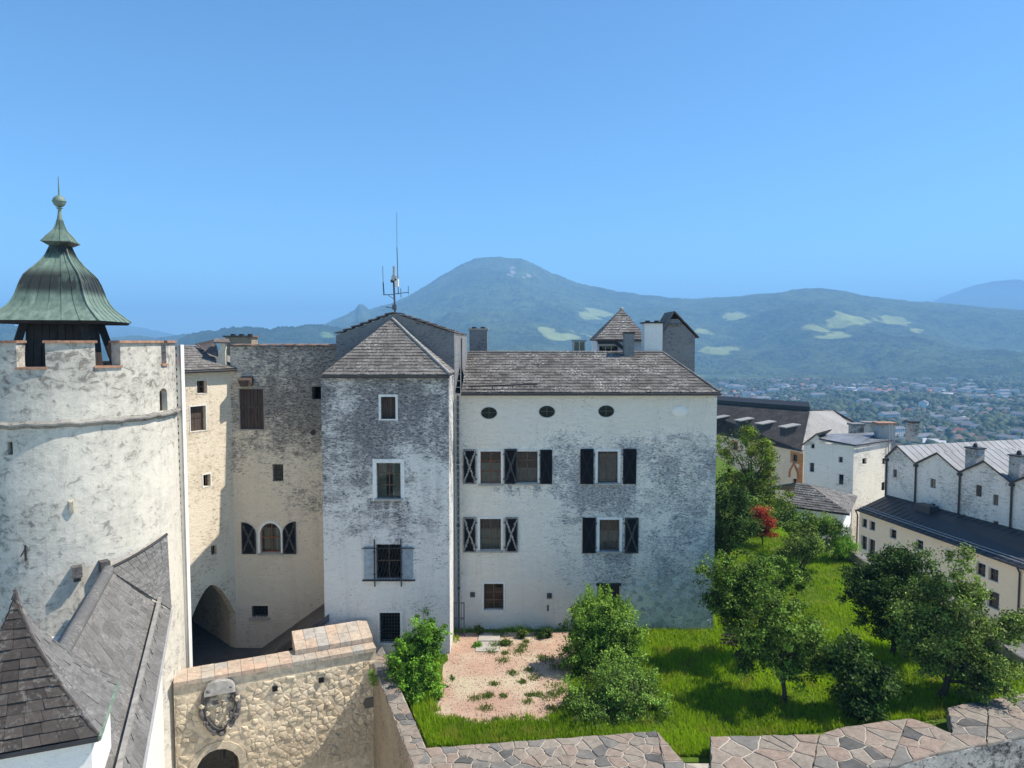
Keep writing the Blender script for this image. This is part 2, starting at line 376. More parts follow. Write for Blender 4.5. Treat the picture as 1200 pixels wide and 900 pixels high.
def npmesh(name, P, F, mat, parent=None, tint=None, smooth=False):
    """P (n,3) points, F (m,k) faces of one size"""
    me = bpy.data.meshes.new(name)
    P = np.ascontiguousarray(P, dtype=np.float32); F = np.ascontiguousarray(F, dtype=np.int32)
    m, k = F.shape
    me.vertices.add(len(P)); me.vertices.foreach_set('co', P.ravel())
    me.loops.add(m * k); me.loops.foreach_set('vertex_index', F.ravel())
    me.polygons.add(m)
    me.polygons.foreach_set('loop_start', np.arange(0, m * k, k, dtype=np.int32))
    me.polygons.foreach_set('loop_total', np.full(m, k, dtype=np.int32))
    if smooth: me.polygons.foreach_set('use_smooth', np.ones(m, dtype=bool))
    me.materials.append(MT[mat] if isinstance(mat, str) else mat)
    if tint is not None:
        a = me.attributes.new('tint', 'FLOAT', 'FACE'); a.data.foreach_set('value', np.asarray(tint, dtype=np.float32))
    me.update(calc_edges=True)
    return link(name, me, parent)

def tag(o, label, cat, group=None):
    o['label'] = label; o['category'] = cat
    if group: o['group'] = group
    return o
def thing(name, loc, label, cat, group=None):
    o = bpy.data.objects.new(name, None); o.location = loc; o.empty_display_size = 0.3; C.objects.link(o)
    return tag(o, label, cat, group)
def kind(o, k): o['kind'] = k; return o

class MB:
    def __init__(s): s.v, s.f = [], []
    def add(s, vs, fs):
        b = len(s.v); s.v += [V(v) for v in vs]; s.f += [tuple(b + i for i in f) for f in fs]; return s
    def poly(s, vs): return s.add(vs, [tuple(range(len(vs)))])
    def hexa(s, p):       # 8 corners: bottom ring 0-3, top ring 4-7
        return s.add(p, [(3, 2, 1, 0), (4, 5, 6, 7), (0, 1, 5, 4), (1, 2, 6, 5), (2, 3, 7, 6), (3, 0, 4, 7)])
    def box(s, a, b):
        (x0, y0, z0), (x1, y1, z1) = a, b
        return s.hexa([(x0, y0, z0), (x1, y0, z0), (x1, y1, z0), (x0, y1, z0), (x0, y0, z1), (x1, y0, z1), (x1, y1, z1), (x0, y1, z1)])
    def prism(s, pts, z0, z1):
        n = len(pts)
        vs = [(p[0], p[1], z0) for p in pts] + [(p[0], p[1], z1) for p in pts]
        return s.add(vs, [tuple(range(n - 1, -1, -1)), tuple(range(n, 2 * n))] + [(i, (i + 1) % n, n + (i + 1) % n, n + i) for i in range(n)])
    def slab(s, pts, off):    # any planar loop pushed along a vector
        n = len(pts); off = V(off)
        vs = [V(p) for p in pts] + [V(p) + off for p in pts]
        return s.add(vs, [tuple(range(n - 1, -1, -1)), tuple(range(n, 2 * n))] + [(i, (i + 1) % n, n + (i + 1) % n, n + i) for i in range(n)])
    def tube(s, pts, rad, n=8, cap=True):
        pts = [V(p) for p in pts]
        rad = rad if isinstance(rad, (list, tuple)) else [rad] * len(pts)
        b = len(s.v); up = None
        for i, p in enumerate(pts):
            d = (pts[min(i + 1, len(pts) - 1)] - pts[max(i - 1, 0)]).normalized()
            if up is None:
                up = V((0, 0, 1)) if abs(d.z) < 0.9 else V((1, 0, 0))
            x = d.cross(up).normalized(); y = x.cross(d).normalized(); up = y
            for k in range(n):
                a = 2 * math.pi * k / n
                s.v.append(p + (x * math.cos(a) + y * math.sin(a)) * rad[i])
        for i in range(len(pts) - 1):
            for k in range(n):
                s.f.append((b + i * n + k, b + i * n + (k + 1) % n, b + (i + 1) * n + (k + 1) % n, b + (i + 1) * n + k))
        if cap:
            s.f.append(tuple(b + k for k in range(n))); s.f.append(tuple(b + (len(pts) - 1) * n + k for k in range(n)))
        return s
    def lathe(s, c, prof, n=24):
        b = len(s.v)
        for r, z in prof:
            for k in range(n):
                a = 2 * math.pi * k / n; s.v.append(V((c[0] + r * math.cos(a), c[1] + r * math.sin(a), z)))
        for i in range(len(prof) - 1):
            for k in range(n): s.f.append((b + i * n + k, b + i * n + (k + 1) % n, b + (i + 1) * n + (k + 1) % n, b + (i + 1) * n + k))
        return s
    def build(s, name, mat, parent=None, smooth=False): return obj(name, s.v, s.f, mat, parent, smooth)

class Facade:
    """a vertical wall plane: s runs along A->B, z up, d is depth into the wall (negative stands proud)"""
    def __init__(s, A, B):
        s.A = V((A[0], A[1], 0)); B = V((B[0], B[1], 0)); s.u = (B - s.A).normalized(); s.len = (B - s.A).length
        s.n = V((s.u.y, -s.u.x, 0)); s.holes = []; s.specs = []
    def P(s, a, z, d=0.0):
        p = s.A + s.u * a - s.n * d; return V((p.x, p.y, z))
    def L(s, px, py):
        d = ray(px, py); o = V((0, 0, CZ)); t = (s.A - o).dot(s.n) / d.dot(s.n); p = o + d * t
        return (p - s.A).dot(s.u), p.z
    def rect(s, x0, y0, x1, y1):
        ym = (y0 + y1) / 2; xm = (x0 + x1) / 2
        return s.L(x0, ym)[0], s.L(x1, ym)[0], s.L(xm, y1)[1], s.L(xm, y0)[1]
    def box(s, mb, r, d0, d1):
        s0, s1, z0, z1 = r
        return mb.hexa([s.P(s0, z0, d0), s.P(s1, z0, d0), s.P(s1, z0, d1), s.P(s0, z0, d1), s.P(s0, z1, d0), s.P(s1, z1, d0), s.P(s1, z1, d1), s.P(s0, z1, d1)])
    def hole(s, r, shape='rect', depth=0.3, spring=None):
        s.holes.append(dict(r=r, shape=shape, depth=depth, spring=spring)); return s.holes[-1]
    def outline(s, h, n=8, inset=0.0):
        s0, s1, z0, z1 = h['r']; s0 += inset; s1 -= inset; z0 += inset; z1 -= inset
        c = (s0 + s1) / 2
        if h['shape'] == 'oval':
            cz, rs, rz = (z0 + z1) / 2, (s1 - s0) / 2, (z1 - z0) / 2
            return [(c + rs * math.cos(i * math.pi / (2 * n)), cz + rz * math.sin(i * math.pi / (2 * n))) for i in range(4 * n)]
        if h['shape'] in ('arch', 'gothic'):
            sp = h['spring']; rs, rz = (s1 - s0) / 2, z1 - sp; top = []
            for i in range(2 * n + 1):
                a = i * math.pi / (2 * n)
                if h['shape'] == 'arch': top.append((c + rs * math.cos(a), sp + rz * math.sin(a)))
                else:
                    q = abs(math.cos(a)); f = 1 - q
                    x = 1 - f; y = math.sqrt(max(0, 1 - (1 - f) ** 2)) if f < 1 else 1
                    k = i / n if i <= n else 2 - i / n
                    x = 1 - k; y = 1 - (1 - k) ** 1.7
                    top.append((c + (rs * x if i <= n else -rs * x), sp + rz * y))
            return [(s0, z0), (s1, z0)] + top
        return [(s0, z0), (s1, z0), (s1, z1), (s0, z1)]
    def panel(s, mb, s0, s1, z0, z1, cs=(), cz=()):
        S, Z = {s0, s1, *cs}, {z0, z1, *cz}
        for h in s.holes:
            r = h['r']; S |= {r[0], r[1]}; Z |= {r[2], r[3]}
            if h['shape'] in ('arch', 'gothic'): Z.add(h['spring'])
        S = sorted(x for x in S if s0 <= x <= s1); Z = sorted(x for x in Z if z0 <= x <= z1)
        for i in range(len(S) - 1):
            for j in range(len(Z) - 1):
                a, b = (S[i] + S[i + 1]) / 2, (Z[j] + Z[j + 1]) / 2
                if any(h['r'][0] < a < h['r'][1] and h['r'][2] < b < h['r'][3] for h in s.holes): continue
                mb.poly([s.P(S[i], Z[j]), s.P(S[i + 1], Z[j]), s.P(S[i + 1], Z[j + 1]), s.P(S[i], Z[j + 1])])
        for h in s.holes:
            o = s.outline(h); a0, a1, b0, b1 = h['r']
            c, n = (a0 + a1) / 2, len(o)
            if h['shape'] != 'rect':
                cz_ = (b0 + b1) / 2 if h['shape'] == 'oval' else h['spring'] - 1e-6
                pts = o if h['shape'] == 'oval' else o[2:]
                m = len(pts) if h['shape'] == 'oval' else len(pts) - 1
                for i in range(m):
                    p, q = pts[i], pts[(i + 1) % len(pts)]
                    mx, mz = (p[0] + q[0]) / 2, (p[1] + q[1]) / 2
                    k = (a1 if mx > c else a0, b1 if mz > cz_ else b0)
                    mb.poly([s.P(*p), s.P(*k), s.P(*q)])
            for i in range(n):
                p, q = o[i], o[(i + 1) % n]
                mb.poly([s.P(*p), s.P(*q), s.P(q[0], q[1], h['depth']), s.P(p[0], p[1], h['depth'])])
        return mb

    # --- a window is remembered here and built with the wall
    def win(s, *px, **k):
        r = s.rect(*px); h = s.hole(r, k.get('shape', 'rect'), k.get('depth', 0.32), None)
        if h['shape'] in ('arch', 'gothic'): h['spring'] = r[2] + (r[3] - r[2]) * k.get('spring', 0.6)
        s.specs.append((h, k)); return r
    def build_windows(s, bld):
        for h, k in s.specs: make_window(s, bld, h, **k)
        s.specs = []

def make_window(F, bld, h, nx=2, ny=3, fw=0.05, mw=0.035, set_=0.2, frame='frame', curtain=None, surround=0.0, sill=False, top=0.0,
                name='window', glazed=True, bars=None, leaf=None, surround_mat='surround', half=None, **_):
    s0, s1, z0, z1 = h['r']; o = F.outline(h); dep = h['depth']
    # dark room behind
    mb = MB(); n = len(o)
    for i in range(n):
        p, q = o[i], o[(i + 1) % n]
        mb.poly([F.P(p[0], p[1], dep), F.P(q[0], q[1], dep), F.P(q[0], q[1], dep + 0.6), F.P(p[0], p[1], dep + 0.6)])
    mb.poly([F.P(p[0], p[1], dep + 0.6) for p in o])
    room = mb
    # frame ring
    fr = MB(); inn = F.outline(h, inset=fw)
    for i in range(n):
        j = (i + 1) % n
        fr.hexa([F.P(*o[i], set_), F.P(*o[j], set_), F.P(*inn[j], set_), F.P(*inn[i], set_),
                 F.P(*o[i], set_ + 0.06), F.P(*o[j], set_ + 0.06), F.P(*inn[j], set_ + 0.06), F.P(*inn[i], set_ + 0.06)])
    i0, i1, j0, j1 = s0 + fw, s1 - fw, z0 + fw, z1 - fw
    xs = [i0 + (i1 - i0) * i / nx for i in range(nx + 1)]
    zs = [j0 + (j1 - j0) * j / ny for j in range(ny + 1)]
    if ny == 3 and top: zs = [j0, j0 + (j1 - j0) * (1 - top) / 2, j1 - (j1 - j0) * top, j1]
    if ny == 2 and top: zs = [j0, j1 - (j1 - j0) * top, j1]
    def chord(x):     # vertical bars must stay inside round heads
        if h['shape'] == 'oval':
            t = (x - (s0 + s1) / 2) / ((s1 - s0) / 2); q = math.sqrt(max(0, 1 - t * t)) * (z1 - z0) / 2; return (z0 + z1) / 2 - q, (z0 + z1) / 2 + q
        if h['shape'] == 'arch':
            t = (x - (s0 + s1) / 2) / ((s1 - s0) / 2); return z0, h['spring'] + math.sqrt(max(0, 1 - t * t)) * (z1 - h['spring'])
        return j0, j1
    for i, x in enumerate(xs[1:-1]):
        a, b = chord(x); F.box(fr, (x - mw / 2, x + mw / 2, a, b), set_ + 0.004, set_ + 0.05)
    for z in zs[1:-1]:
        F.box(fr, (i0, i1, z - mw / 2, z + mw / 2), set_ + 0.008, set_ + 0.046)
    w = fr.build(name, frame, bld)
    room.build('dark_interior', 'inside', w)
    if glazed:
        if h['shape'] == 'rect':
            for i in range(nx):
                for j in range(ny):
                    g = MB(); F.box(g, (xs[i] + mw / 2, xs[i + 1] - mw / 2, zs[j] + mw / 2, zs[j + 1] - mw / 2), set_ + 0.022 + 0.003 * ((i + j) % 2), set_ + 0.028 + 0.003 * ((i + j) % 2))
                    g.build('pane', 'glass', w)
        else:
            g = MB(); g.slab([F.P(*p, set_ + 0.025) for p in inn], -F.n * 0.006); g.build('pane', 'glass', w)
    if curtain:
        for (a, b, c, d) in curtain[1]:
            g = MB(); N = 10; ss = s0 + (s1 - s0) * a; sw = (s1 - s0) * (b - a); q0, q1 = z0 + (z1 - z0) * c, z0 + (z1 - z0) * d
            P = [[F.P(ss + sw * i / N, q, set_ + 0.09 + 0.02 * math.sin(i * 2.1)) for q in (q0, q1)] for i in range(N + 1)]
            for i in range(N): g.poly([P[i][0], P[i + 1][0], P[i + 1][1], P[i][1]])
            g.build('curtain', curtain[0], w)
    if surround:
        g = MB(); e = surround; t = -0.022
        if h['shape'] == 'rect':
            F.box(g, (s0 - e, s0 - 0.002, z0 - e * 0.6, z1 + e), 0.01, t); F.box(g, (s1 + 0.002, s1 + e, z0 - e * 0.6, z1 + e), 0.01, t)
            F.box(g, (s0 - 0.002, s1 + 0.002, z1 + 0.002, z1 + e), 0.01, t + 0.002); F.box(g, (s0 - 0.002, s1 + 0.002, z0 - e * 0.6, z0 - 0.002), 0.01, t + 0.002)
        else:
            out = F.outline(h, inset=-e)
            for i in range(n):
                j = (i + 1) % n
                g.hexa([F.P(*o[i], 0.01), F.P(*o[j], 0.01), F.P(*out[j], 0.01), F.P(*out[i], 0.01), F.P(*o[i], t), F.P(*o[j], t), F.P(*out[j], t), F.P(*out[i], t)])
        g.build('surround', surround_mat, w)
    if sill:
        g = MB(); F.box(g, (s0 - 0.1, s1 + 0.1, z0 - 0.085, z0 - 0.004), 0.12, -0.12); g.build('sill', 'slab', w)
    if bars:
        bx, bz = bars
        for i in range(1, bx):
            g = MB(); x = s0 + (s1 - s0) * i / bx; g.tube([F.P(x, z0, 0.05), F.P(x, z1, 0.05)], 0.014, 6); g.build('bar', 'vent', w)
        for i in range(1, bz):
            g = MB(); z = z0 + (z1 - z0) * i / bz; g.tube([F.P(s0, z, 0.045), F.P(s1, z, 0.045)], 0.014, 6); g.build('bar', 'vent', w)
    if leaf == 'planks':
        N = max(3, round((s1 - s0) / 0.17))
        for i in range(N):
            g = MB(); a, b = s0 + (s1 - s0) * i / N, s0 + (s1 - s0) * (i + 1) / N
            F.box(g, (a + 0.006, b - 0.006, z0 + 0.01, z1 - 0.01), set_ - 0.03 + 0.008 * (i % 2), set_ + 0.02); g.build('plank', 'plank', w)
        g = MB(); zc = z0 + (z1 - z0) * 0.55; F.box(g, (s0, s1, zc - 0.05, zc + 0.05), set_ - 0.045, set_ - 0.028); g.build('batten', 'plank', w)
    return w

def shutter(F, bld, px, mat, out=0.045, hinge=None):
    r = F.rect(*px); g = MB(); F.box(g, r, -0.02, -0.02 - out); o = g.build('shutter', mat, bld)
    side = r[0] if hinge == 'l' else r[1]
    for k in (0.15, 0.85):
        z = r[2] + (r[3] - r[2]) * k; g = MB(); F.box(g, (side - 0.05, side + 0.05, z - 0.03, z + 0.03), -0.03 - out + 0.012, -0.04 - out); g.build('hinge', 'vent', o)
    return o

def tiles(L, Rr, n, tw, th, jit=0.4, seed=1, over=0.35, stag=True):
    """courses of single shingles between two edge curves L(t), Rr(t)"""
    rd = random.Random(seed); out = []
    for i in range(n):
        t0, t1 = i / n, min(1.0, (i + 1 + over) / n)
        l0, r0, l1, r1 = L(t0), Rr(t0), L(t1), Rr(t1)
        nn = (r0 - l0).cross(l1 - l0)
        if nn.length < 1e-9: nn = (r0 - l0).cross(r1 - l0)
        if nn.length < 1e-9: continue
        nn.normalize()
        if nn.z < 0: nn = -nn
        k = max(1, round((r0 - l0).length / tw)); off = 0.5 if (stag and i % 2) else 0.0
        for j in range(-1, k + 1):
            a, b = (j + off) / k, (j + 1 + off) / k
            a, b = max(0, a), min(1, b)
            if b - a < 0.02 / max(k, 1): continue
            g = 0.012 / max(k, 1); a2, b2 = a + g, b - g
            up = th * (1.5 + jit * rd.uniform(-1, 1)); dn = th * 0.25
            sh = rd.uniform(-0.06, 0.06) * jit
            A, B = l0.lerp(r0, a2), l0.lerp(r0, b2); Cc, D = l1.lerp(r1, b2), l1.lerp(r1, a2)
            A = A + (D - A) * sh; B = B + (Cc - B) * sh
            vs = [A + nn * (up - th), B + nn * (up - th), Cc + nn * (dn - th * 0.2), D + nn * (dn - th * 0.2), A + nn * up, B + nn * (up + th * 0.15 * rd.uniform(-1, 1)), Cc + nn * dn, D + nn * dn]
            out.append(vs)
    return out
HEXF = [(3, 2, 1, 0), (4, 5, 6, 7), (0, 1, 5, 4), (1, 2, 6, 5), (2, 3, 7, 6), (3, 0, 4, 7)]
def tiles_joined(parts, name, mat, parent, seed=3):
    rd = random.Random(seed); vs, fs, tn = [], [], []
    for p in parts:
        b = len(vs); vs += p; fs += [tuple(b + i for i in f) for f in HEXF]; tn += [rd.uniform(-0.5, 0.5)] * 6
    return kind(obj(name, vs, fs, mat, parent, tint=tn), 'stuff')
def tiles_single(parts, name, mat, parent, limit=300, key=None):
    parts = sorted(parts, key=key) if key else parts
    for p in parts[:limit]: obj(name, p, HEXF, mat, parent)
    if len(parts) > limit: tiles_joined(parts[limit:], name + '_field', mat, parent)
def seg(a, b): return lambda t: V(a).lerp(V(b), t)

def roof_plane(parent, name, a, b, c, d, n, tw, th, mat, single=False, seed=1, base=True, tile_name='shingle'):
    """a,b eave left/right, c,d ridge right/left"""
    a, b, c, d = V(a), V(b), V(c), V(d)
    nn = (b - a).cross(d - a)
    if nn.length < 1e-6: nn = (b - a).cross(c - a)
    nn.normalize()
    if nn.z < 0: nn = -nn
    loop = [a, b, c] if (c - d).length < 1e-6 else [a, b, c, d]
    mb = MB(); mb.slab([p - nn * 0.01 for p in loop], -nn * 0.1); o = mb.build(name, mat, parent)
    p = tiles(seg(a, d), seg(b, c), n, tw, th, seed=seed)
    if single: tiles_single(p, tile_name, mat, o)
    else: tiles_joined(p, tile_name + '_courses', mat, o, seed)
    return o

def sheet_roof(parent, name, a, b, c, d, w, mat, seam=0.035, sheet='roof_sheet'):
    """standing seam sheets running from eave a-b up to ridge d-c"""
    a, b, c, d = V(a), V(b), V(c), V(d); nn = (b - a).cross(d - a).normalized()
    if nn.z < 0: nn = -nn
    k = max(1, round((b - a).length / w)); u = (b - a).normalized()
    mb = MB(); mb.slab([a - nn * 0.03, b - nn * 0.03, c - nn * 0.03, d - nn * 0.03], -nn * 0.06); o = mb.build(name, mat, parent)
    for i in range(k):
        t0, t1 = i / k, (i + 1) / k
        p, q, r, s_ = a.lerp(b, t0), a.lerp(b, t1), d.lerp(c, t1), d.lerp(c, t0)
        g = MB(); g.slab([p + u * 0.004, q - u * 0.004, r - u * 0.004, s_ + u * 0.004], -nn * 0.02)
        g.slab([p + u * 0.004, p + u * 0.04, s_ + u * 0.04, s_ + u * 0.004], nn * seam); g.build(sheet, mat, o)
    return o

# ---- Voronoi stones
def clip(poly, px, py, nx, ny):
    out = []
    for i in range(len(poly)):
        a, b = poly[i], poly[(i + 1) % len(poly)]
        da = (a[0] - px) * nx + (a[1] - py) * ny; db = (b[0] - px) * nx + (b[1] - py) * ny
        if da <= 0: out.append(a)
        if (da < 0 < db) or (db < 0 < da):
            t = da / (da - db); out.append((a[0] + (b[0] - a[0]) * t, a[1] + (b[1] - a[1]) * t))
    return out
def inside(poly, p):
    c = False
    for i in range(len(poly)):
        a, b = poly[i], poly[(i + 1) % len(poly)]
        if (a[1] > p[1]) != (b[1] > p[1]) and p[0] < (b[0] - a[0]) * (p[1] - a[1]) / (b[1] - a[1]) + a[0]: c = not c
    return c
def voronoi(poly, size, seed=1, asp=1.0, jit=0.46, region=None):
    rd = random.Random(seed); xs = [p[0] for p in poly]; ys = [p[1] for p in poly]; pts = []
    y = min(ys); row = 0
    while y < max(ys) + size:
        x = min(xs) - size + (row % 2) * size * asp * 0.5
        while x < max(xs) + size * asp:
            p = (x + rd.uniform(-jit, jit) * size * asp, y + rd.uniform(-jit, jit) * size)
            if inside(poly, p): pts.append(p)
            x += size * asp
        y += size; row += 1
    cells = []
    for i, p in enumerate(pts):
        if region and not region(p): continue
        c = list(poly)
        near = sorted((q for j, q in enumerate(pts) if j != i), key=lambda q: (q[0] - p[0]) ** 2 + (q[1] - p[1]) ** 2)[:16]
        for q in near:
            c = clip(c, (p[0] + q[0]) / 2, (p[1] + q[1]) / 2, q[0] - p[0], q[1] - p[1])
            if len(c) < 3: break
        if len(c) >= 3: cells.append(c)
    return cells
def inset_poly(c, k):
    cx, cy = sum(p[0] for p in c) / len(c), sum(p[1] for p in c) / len(c); out = []
    for x, y in c:
        dx, dy = cx - x, cy - y; l = math.hypot(dx, dy) or 1; t = min(k / l, 0.45); out.append((x + dx * t, y + dy * t))
    return out
def wander(c, amp, k=3):
    out = []
    for i in range(len(c)):
        a, b = c[i], c[(i + 1) % len(c)]
        m_ = max(1, min(k, int(math.hypot(b[0] - a[0], b[1] - a[1]) / (amp * 3.0))))
        for j in range(m_):
            x, y = a[0] + (b[0] - a[0]) * j / m_, a[1] + (b[1] - a[1]) * j / m_
            out.append((x + amp * (math.sin(x * 9.1 + y * 5.3) + 0.7 * math.sin(y * 23.7 - x * 11.9)) * 0.6, y + amp * (math.sin(y * 8.3 - x * 6.1 + 2) + 0.7 * math.sin(x * 21.3 + y * 13.1)) * 0.6))
    return out
def stone(c, mapf, gap, h, rnd, name, mat, parent, rd, round_=0.35, amp=0.035):
    """one stone from a 2-D cell; mapf(x, y, height) -> point"""
    c = wander(c, amp); a = inset_poly(c, gap); size = min(max(p[0] for p in a) - min(p[0] for p in a), max(p[1] for p in a) - min(p[1] for p in a))
    b = inset_poly(a, size * round_ * 0.35); d = inset_poly(b, size * round_ * 0.9)
    hh = h * rd.uniform(1 - rnd, 1 + rnd); n = len(a); tilt = (rd.uniform(-1, 1) * rnd * 0.3, rd.uniform(-1, 1) * rnd * 0.3)
    cx, cy = sum(p[0] for p in a) / n, sum(p[1] for p in a) / n
    def H(p, k): return hh * k + ((p[0] - cx) * tilt[0] + (p[1] - cy) * tilt[1]) * h / max(size, 0.05)
    vs = [mapf(*p, -0.02) for p in a] + [mapf(*p, H(p, 0.6)) for p in a] + [mapf(*p, H(p, 0.95)) for p in b] + [mapf(*p, H(p, 1.0) + h * rnd * 0.1 * rd.uniform(-1, 1)) for p in d]
    fs = []
    for l in range(3): fs += [(l * n + i, l * n + (i + 1) % n, (l + 1) * n + (i + 1) % n, (l + 1) * n + i) for i in range(n)]
    fs.append(tuple(3 * n + i for i in range(n)))
    return obj(name, vs, fs, mat, parent)

# ------------------------------------------------------------------ ground of the fortress
def sheet(name, pts, z, mat): return kind(MB().prism([(p[0], p[1]) for p in pts], z - 0.4, z).build(name, mat), 'structure')
PARL0, PARL1 = G(448, 757, 0.5), G(498, 875, 0.5)          # inner edge of the left parapet
lawn_pts = [(-5.3, 30.1), (-2.7, 22.6), (9.0, 22.2), (22.0, 25.6), (21.6, 48), (24, 70), (27, 150), (6, 150), (8, 44), (-5.3, 44)]
sheet('garden_ground', lawn_pts, 0.0, 'soil')
gp = [G(x, y, 0) for x, y in ((529, 742), (668, 741), (672, 770), (668, 800), (660, 832), (640, 845), (605, 846), (560, 848), (525, 842), (508, 838), (512, 815), (522, 790))]
gp2 = []
for i in range(len(gp)):
    a, b = gp[i], gp[(i + 1) % len(gp)]
    for k in range(6):
        p = a.lerp(b, k / 6); j = 0.0 if i in (0,) else 0.16; gp2.append((p.x + random.uniform(-j, j), p.y + random.uniform(-j, j)))
kind(MB().prism(gp2, -0.2, 0.012).build('gravel_court', 'gravel'), 'structure')
sheet('passage_ground', [(-19, 25), (-5.4, 28.5), (-5.4, 34), (-11.8, 34), (-20, 45), (-24, 45)], -1.0, 'paving')
sheet('lower_court', [(-14, -70), (60, -70), (60, 22.0), (-3, 22.4), (-5.8, 30), (-14, 27)], -6.5, 'bounce_paving')  # spread wide out of view to bounce light onto the facades
a, b, c, d = W(302, 768, 33.3), W(392, 690, 33.3), G(398, 715, 1.2), G(310, 760, -0.9)
kind(MB().slab([V((-12.0, 33.3, -1.0)), V((-8.0, 33.3, 1.9)), V((-8.0, 30.25, 1.8)), V((-12.0, 30.25, -1.0))], (0, 0, -0.3)).build('ramp', 'paving'), 'structure')  # the ramp's shade is put into its dark colour

# ------------------------------------------------------------------ main white house
FM = Facade(W(533, 600, 33).xy, W(838, 600, 33).xy)
XL, XR = FM.A.x, FM.P(FM.len, 0).x
ZE = W(700, 461, 33).z
house = thing('castle_house', (3.4, 38, 0), 'long white plastered castle house with black shutters and grey shingle roof', 'building')
for x, y in ((573, 484), (641, 482.5), (710.5, 482)):
    FM.win(x - 9.5, y - 7, x + 9.5, y + 7, shape='oval', nx=2, ny=2, fw=0.02, mw=0.015, frame='iron', set_=0.10, surround=0.03)
REFL = ('curtain', [(0.0, 1.0, 0.0, 0.62)]); CUR2 = ('curtain', [(0.0, 0.36, 0.0, 1.0), (0.62, 1.0, 0.0, 1.0)]); CURG = ('curtain_grey', [(0.02, 0.98, 0.0, 0.9)])  # pale lower sheet stands in for a building reflected in the panes
FM.win(563, 529, 587, 567, ny=3, top=0.3, surround=0.1, sill=True, curtain=REFL, frame='frame_red')
FM.win(606, 529, 630, 566, ny=2, top=0.28, surround=0.08, sill=True, curtain=('curtain_grey', [(0, 1, 0, 0.45)]))
FM.win(700.5, 529, 724, 566, ny=2, top=0.26, surround=0.12, sill=True, curtain=CURG)
FM.win(562.5, 608, 587, 645, ny=3, top=0.34, surround=0.1, sill=True, curtain=REFL)
FM.win(702.5, 609, 726, 646, ny=2, top=0.36, surround=0.12, sill=True, curtain=('curtain_grey', [(0, 1, 0, 0.6)]))
FM.win(567, 684, 590, 715, ny=3, top=0.36, surround=0.09, frame='frame', glazed=True)
rdoor = FM.rect(700, 684, 726.5, 722); FM.hole(rdoor, 'rect', 0.4)
mb = MB(); FM.panel(mb, 0, FM.len, -0.6, ZE)
mb.poly([V((XR, 33, -0.6)), V((XR, 43, -0.6)), V((XR, 43, ZE)), V((XR, 33, ZE))])
mb.poly([V((XL, 43, -0.6)), V((XR, 43, -0.6)), V((XR, 43, ZE)), V((XL, 43, ZE))])
mb.poly([V((XL, 33.6, -0.6)), V((XL, 43, -0.6)), V((XL, 43, ZE)), V((XL, 33.6, ZE))])
mb.build('wall', 'main', house)
FM.build_windows(house)
r = FM.rect(787, 475, 806, 488.5); h = dict(r=r, shape='oval', depth=0, spring=None)
o = FM.outline(h); cc = ((r[0] + r[1]) / 2, (r[2] + r[3]) / 2); mb = MB()
rings = [(1.0, 0.0), (0.94, -0.03), (0.6, -0.045), (0.05, -0.05)]
for k, (f, dd) in enumerate(rings):
    mb.v += [FM.P(cc[0] + (p[0] - cc[0]) * f, cc[1] + (p[1] - cc[1]) * f, dd) for p in o]
n = len(o)
for k in range(3): mb.f += [(k * n + i, k * n + (i + 1) % n, (k + 1) * n + (i + 1) % n, (k + 1) * n + i) for i in range(n)]
mb.build('blind_oval', 'chapel', house, True)
# the door in the ground floor
d0 = MB(); FM.box(d0, (rdoor[0] + 0.03, rdoor[1] - 0.03, rdoor[2], rdoor[3] - 0.05), 0.28, 0.34); door = d0.build('door', 'timber', house)
for i in range(5):
    g = MB(); w_ = (rdoor[1] - rdoor[0] - 0.1) / 5; a = rdoor[0] + 0.05 + i * w_; FM.box(g, (a + 0.006, a + w_ - 0.006, rdoor[2], rdoor[3] - 0.09), 0.255, 0.278); g.build('plank', 'timber', door)
g = MB(); FM.box(g, (rdoor[0] - 0.06, rdoor[1] + 0.06, rdoor[3] - 0.1, rdoor[3] + 0.03), -0.02, 0.1); g.build('lintel', 'vent', door)
for px, mt, hg in (((542.5, 526.5, 558, 567), 'shut_worn', 'r'), ((591, 526, 606, 567), 'shut_mid', 'l'), ((633, 527, 647, 567), 'shut_black', 'l'),
               ((680, 526, 695.5, 567), 'shut_black', 'r'), ((730, 526, 745.5, 567), 'shut_black', 'l'), ((543, 606, 558, 647), 'shut_worn', 'r'),
               ((591.5, 606, 607, 647), 'shut_worn', 'l'), ((682.5, 606.5, 698, 648), 'shut_black', 'r'), ((732, 606.5, 748, 648), 'shut_mid', 'l')):
    shutter(FM, house, px, mt, hinge=hg)
for px in ((551, 694, 556.5, 699.5), (641, 695, 646.5, 701)):
    g = MB(); FM.box(g, FM.rect(*px), 0.02, -0.05); v = g.build('vent', 'vent', house)
    r = FM.rect(*px)
    for k in range(3):
        g = MB(); z = r[2] + (r[3] - r[2]) * (k + 0.6) / 3.3; FM.box(g, (r[0] + 0.02, r[1] - 0.02, z, z + 0.03), -0.052, -0.07); g.build('slat', 'iron', v)
g = MB(); FM.box(g, FM.rect(641, 709, 643, 716), 0.01, -0.02); g.build('vent_slot', 'iron', house)
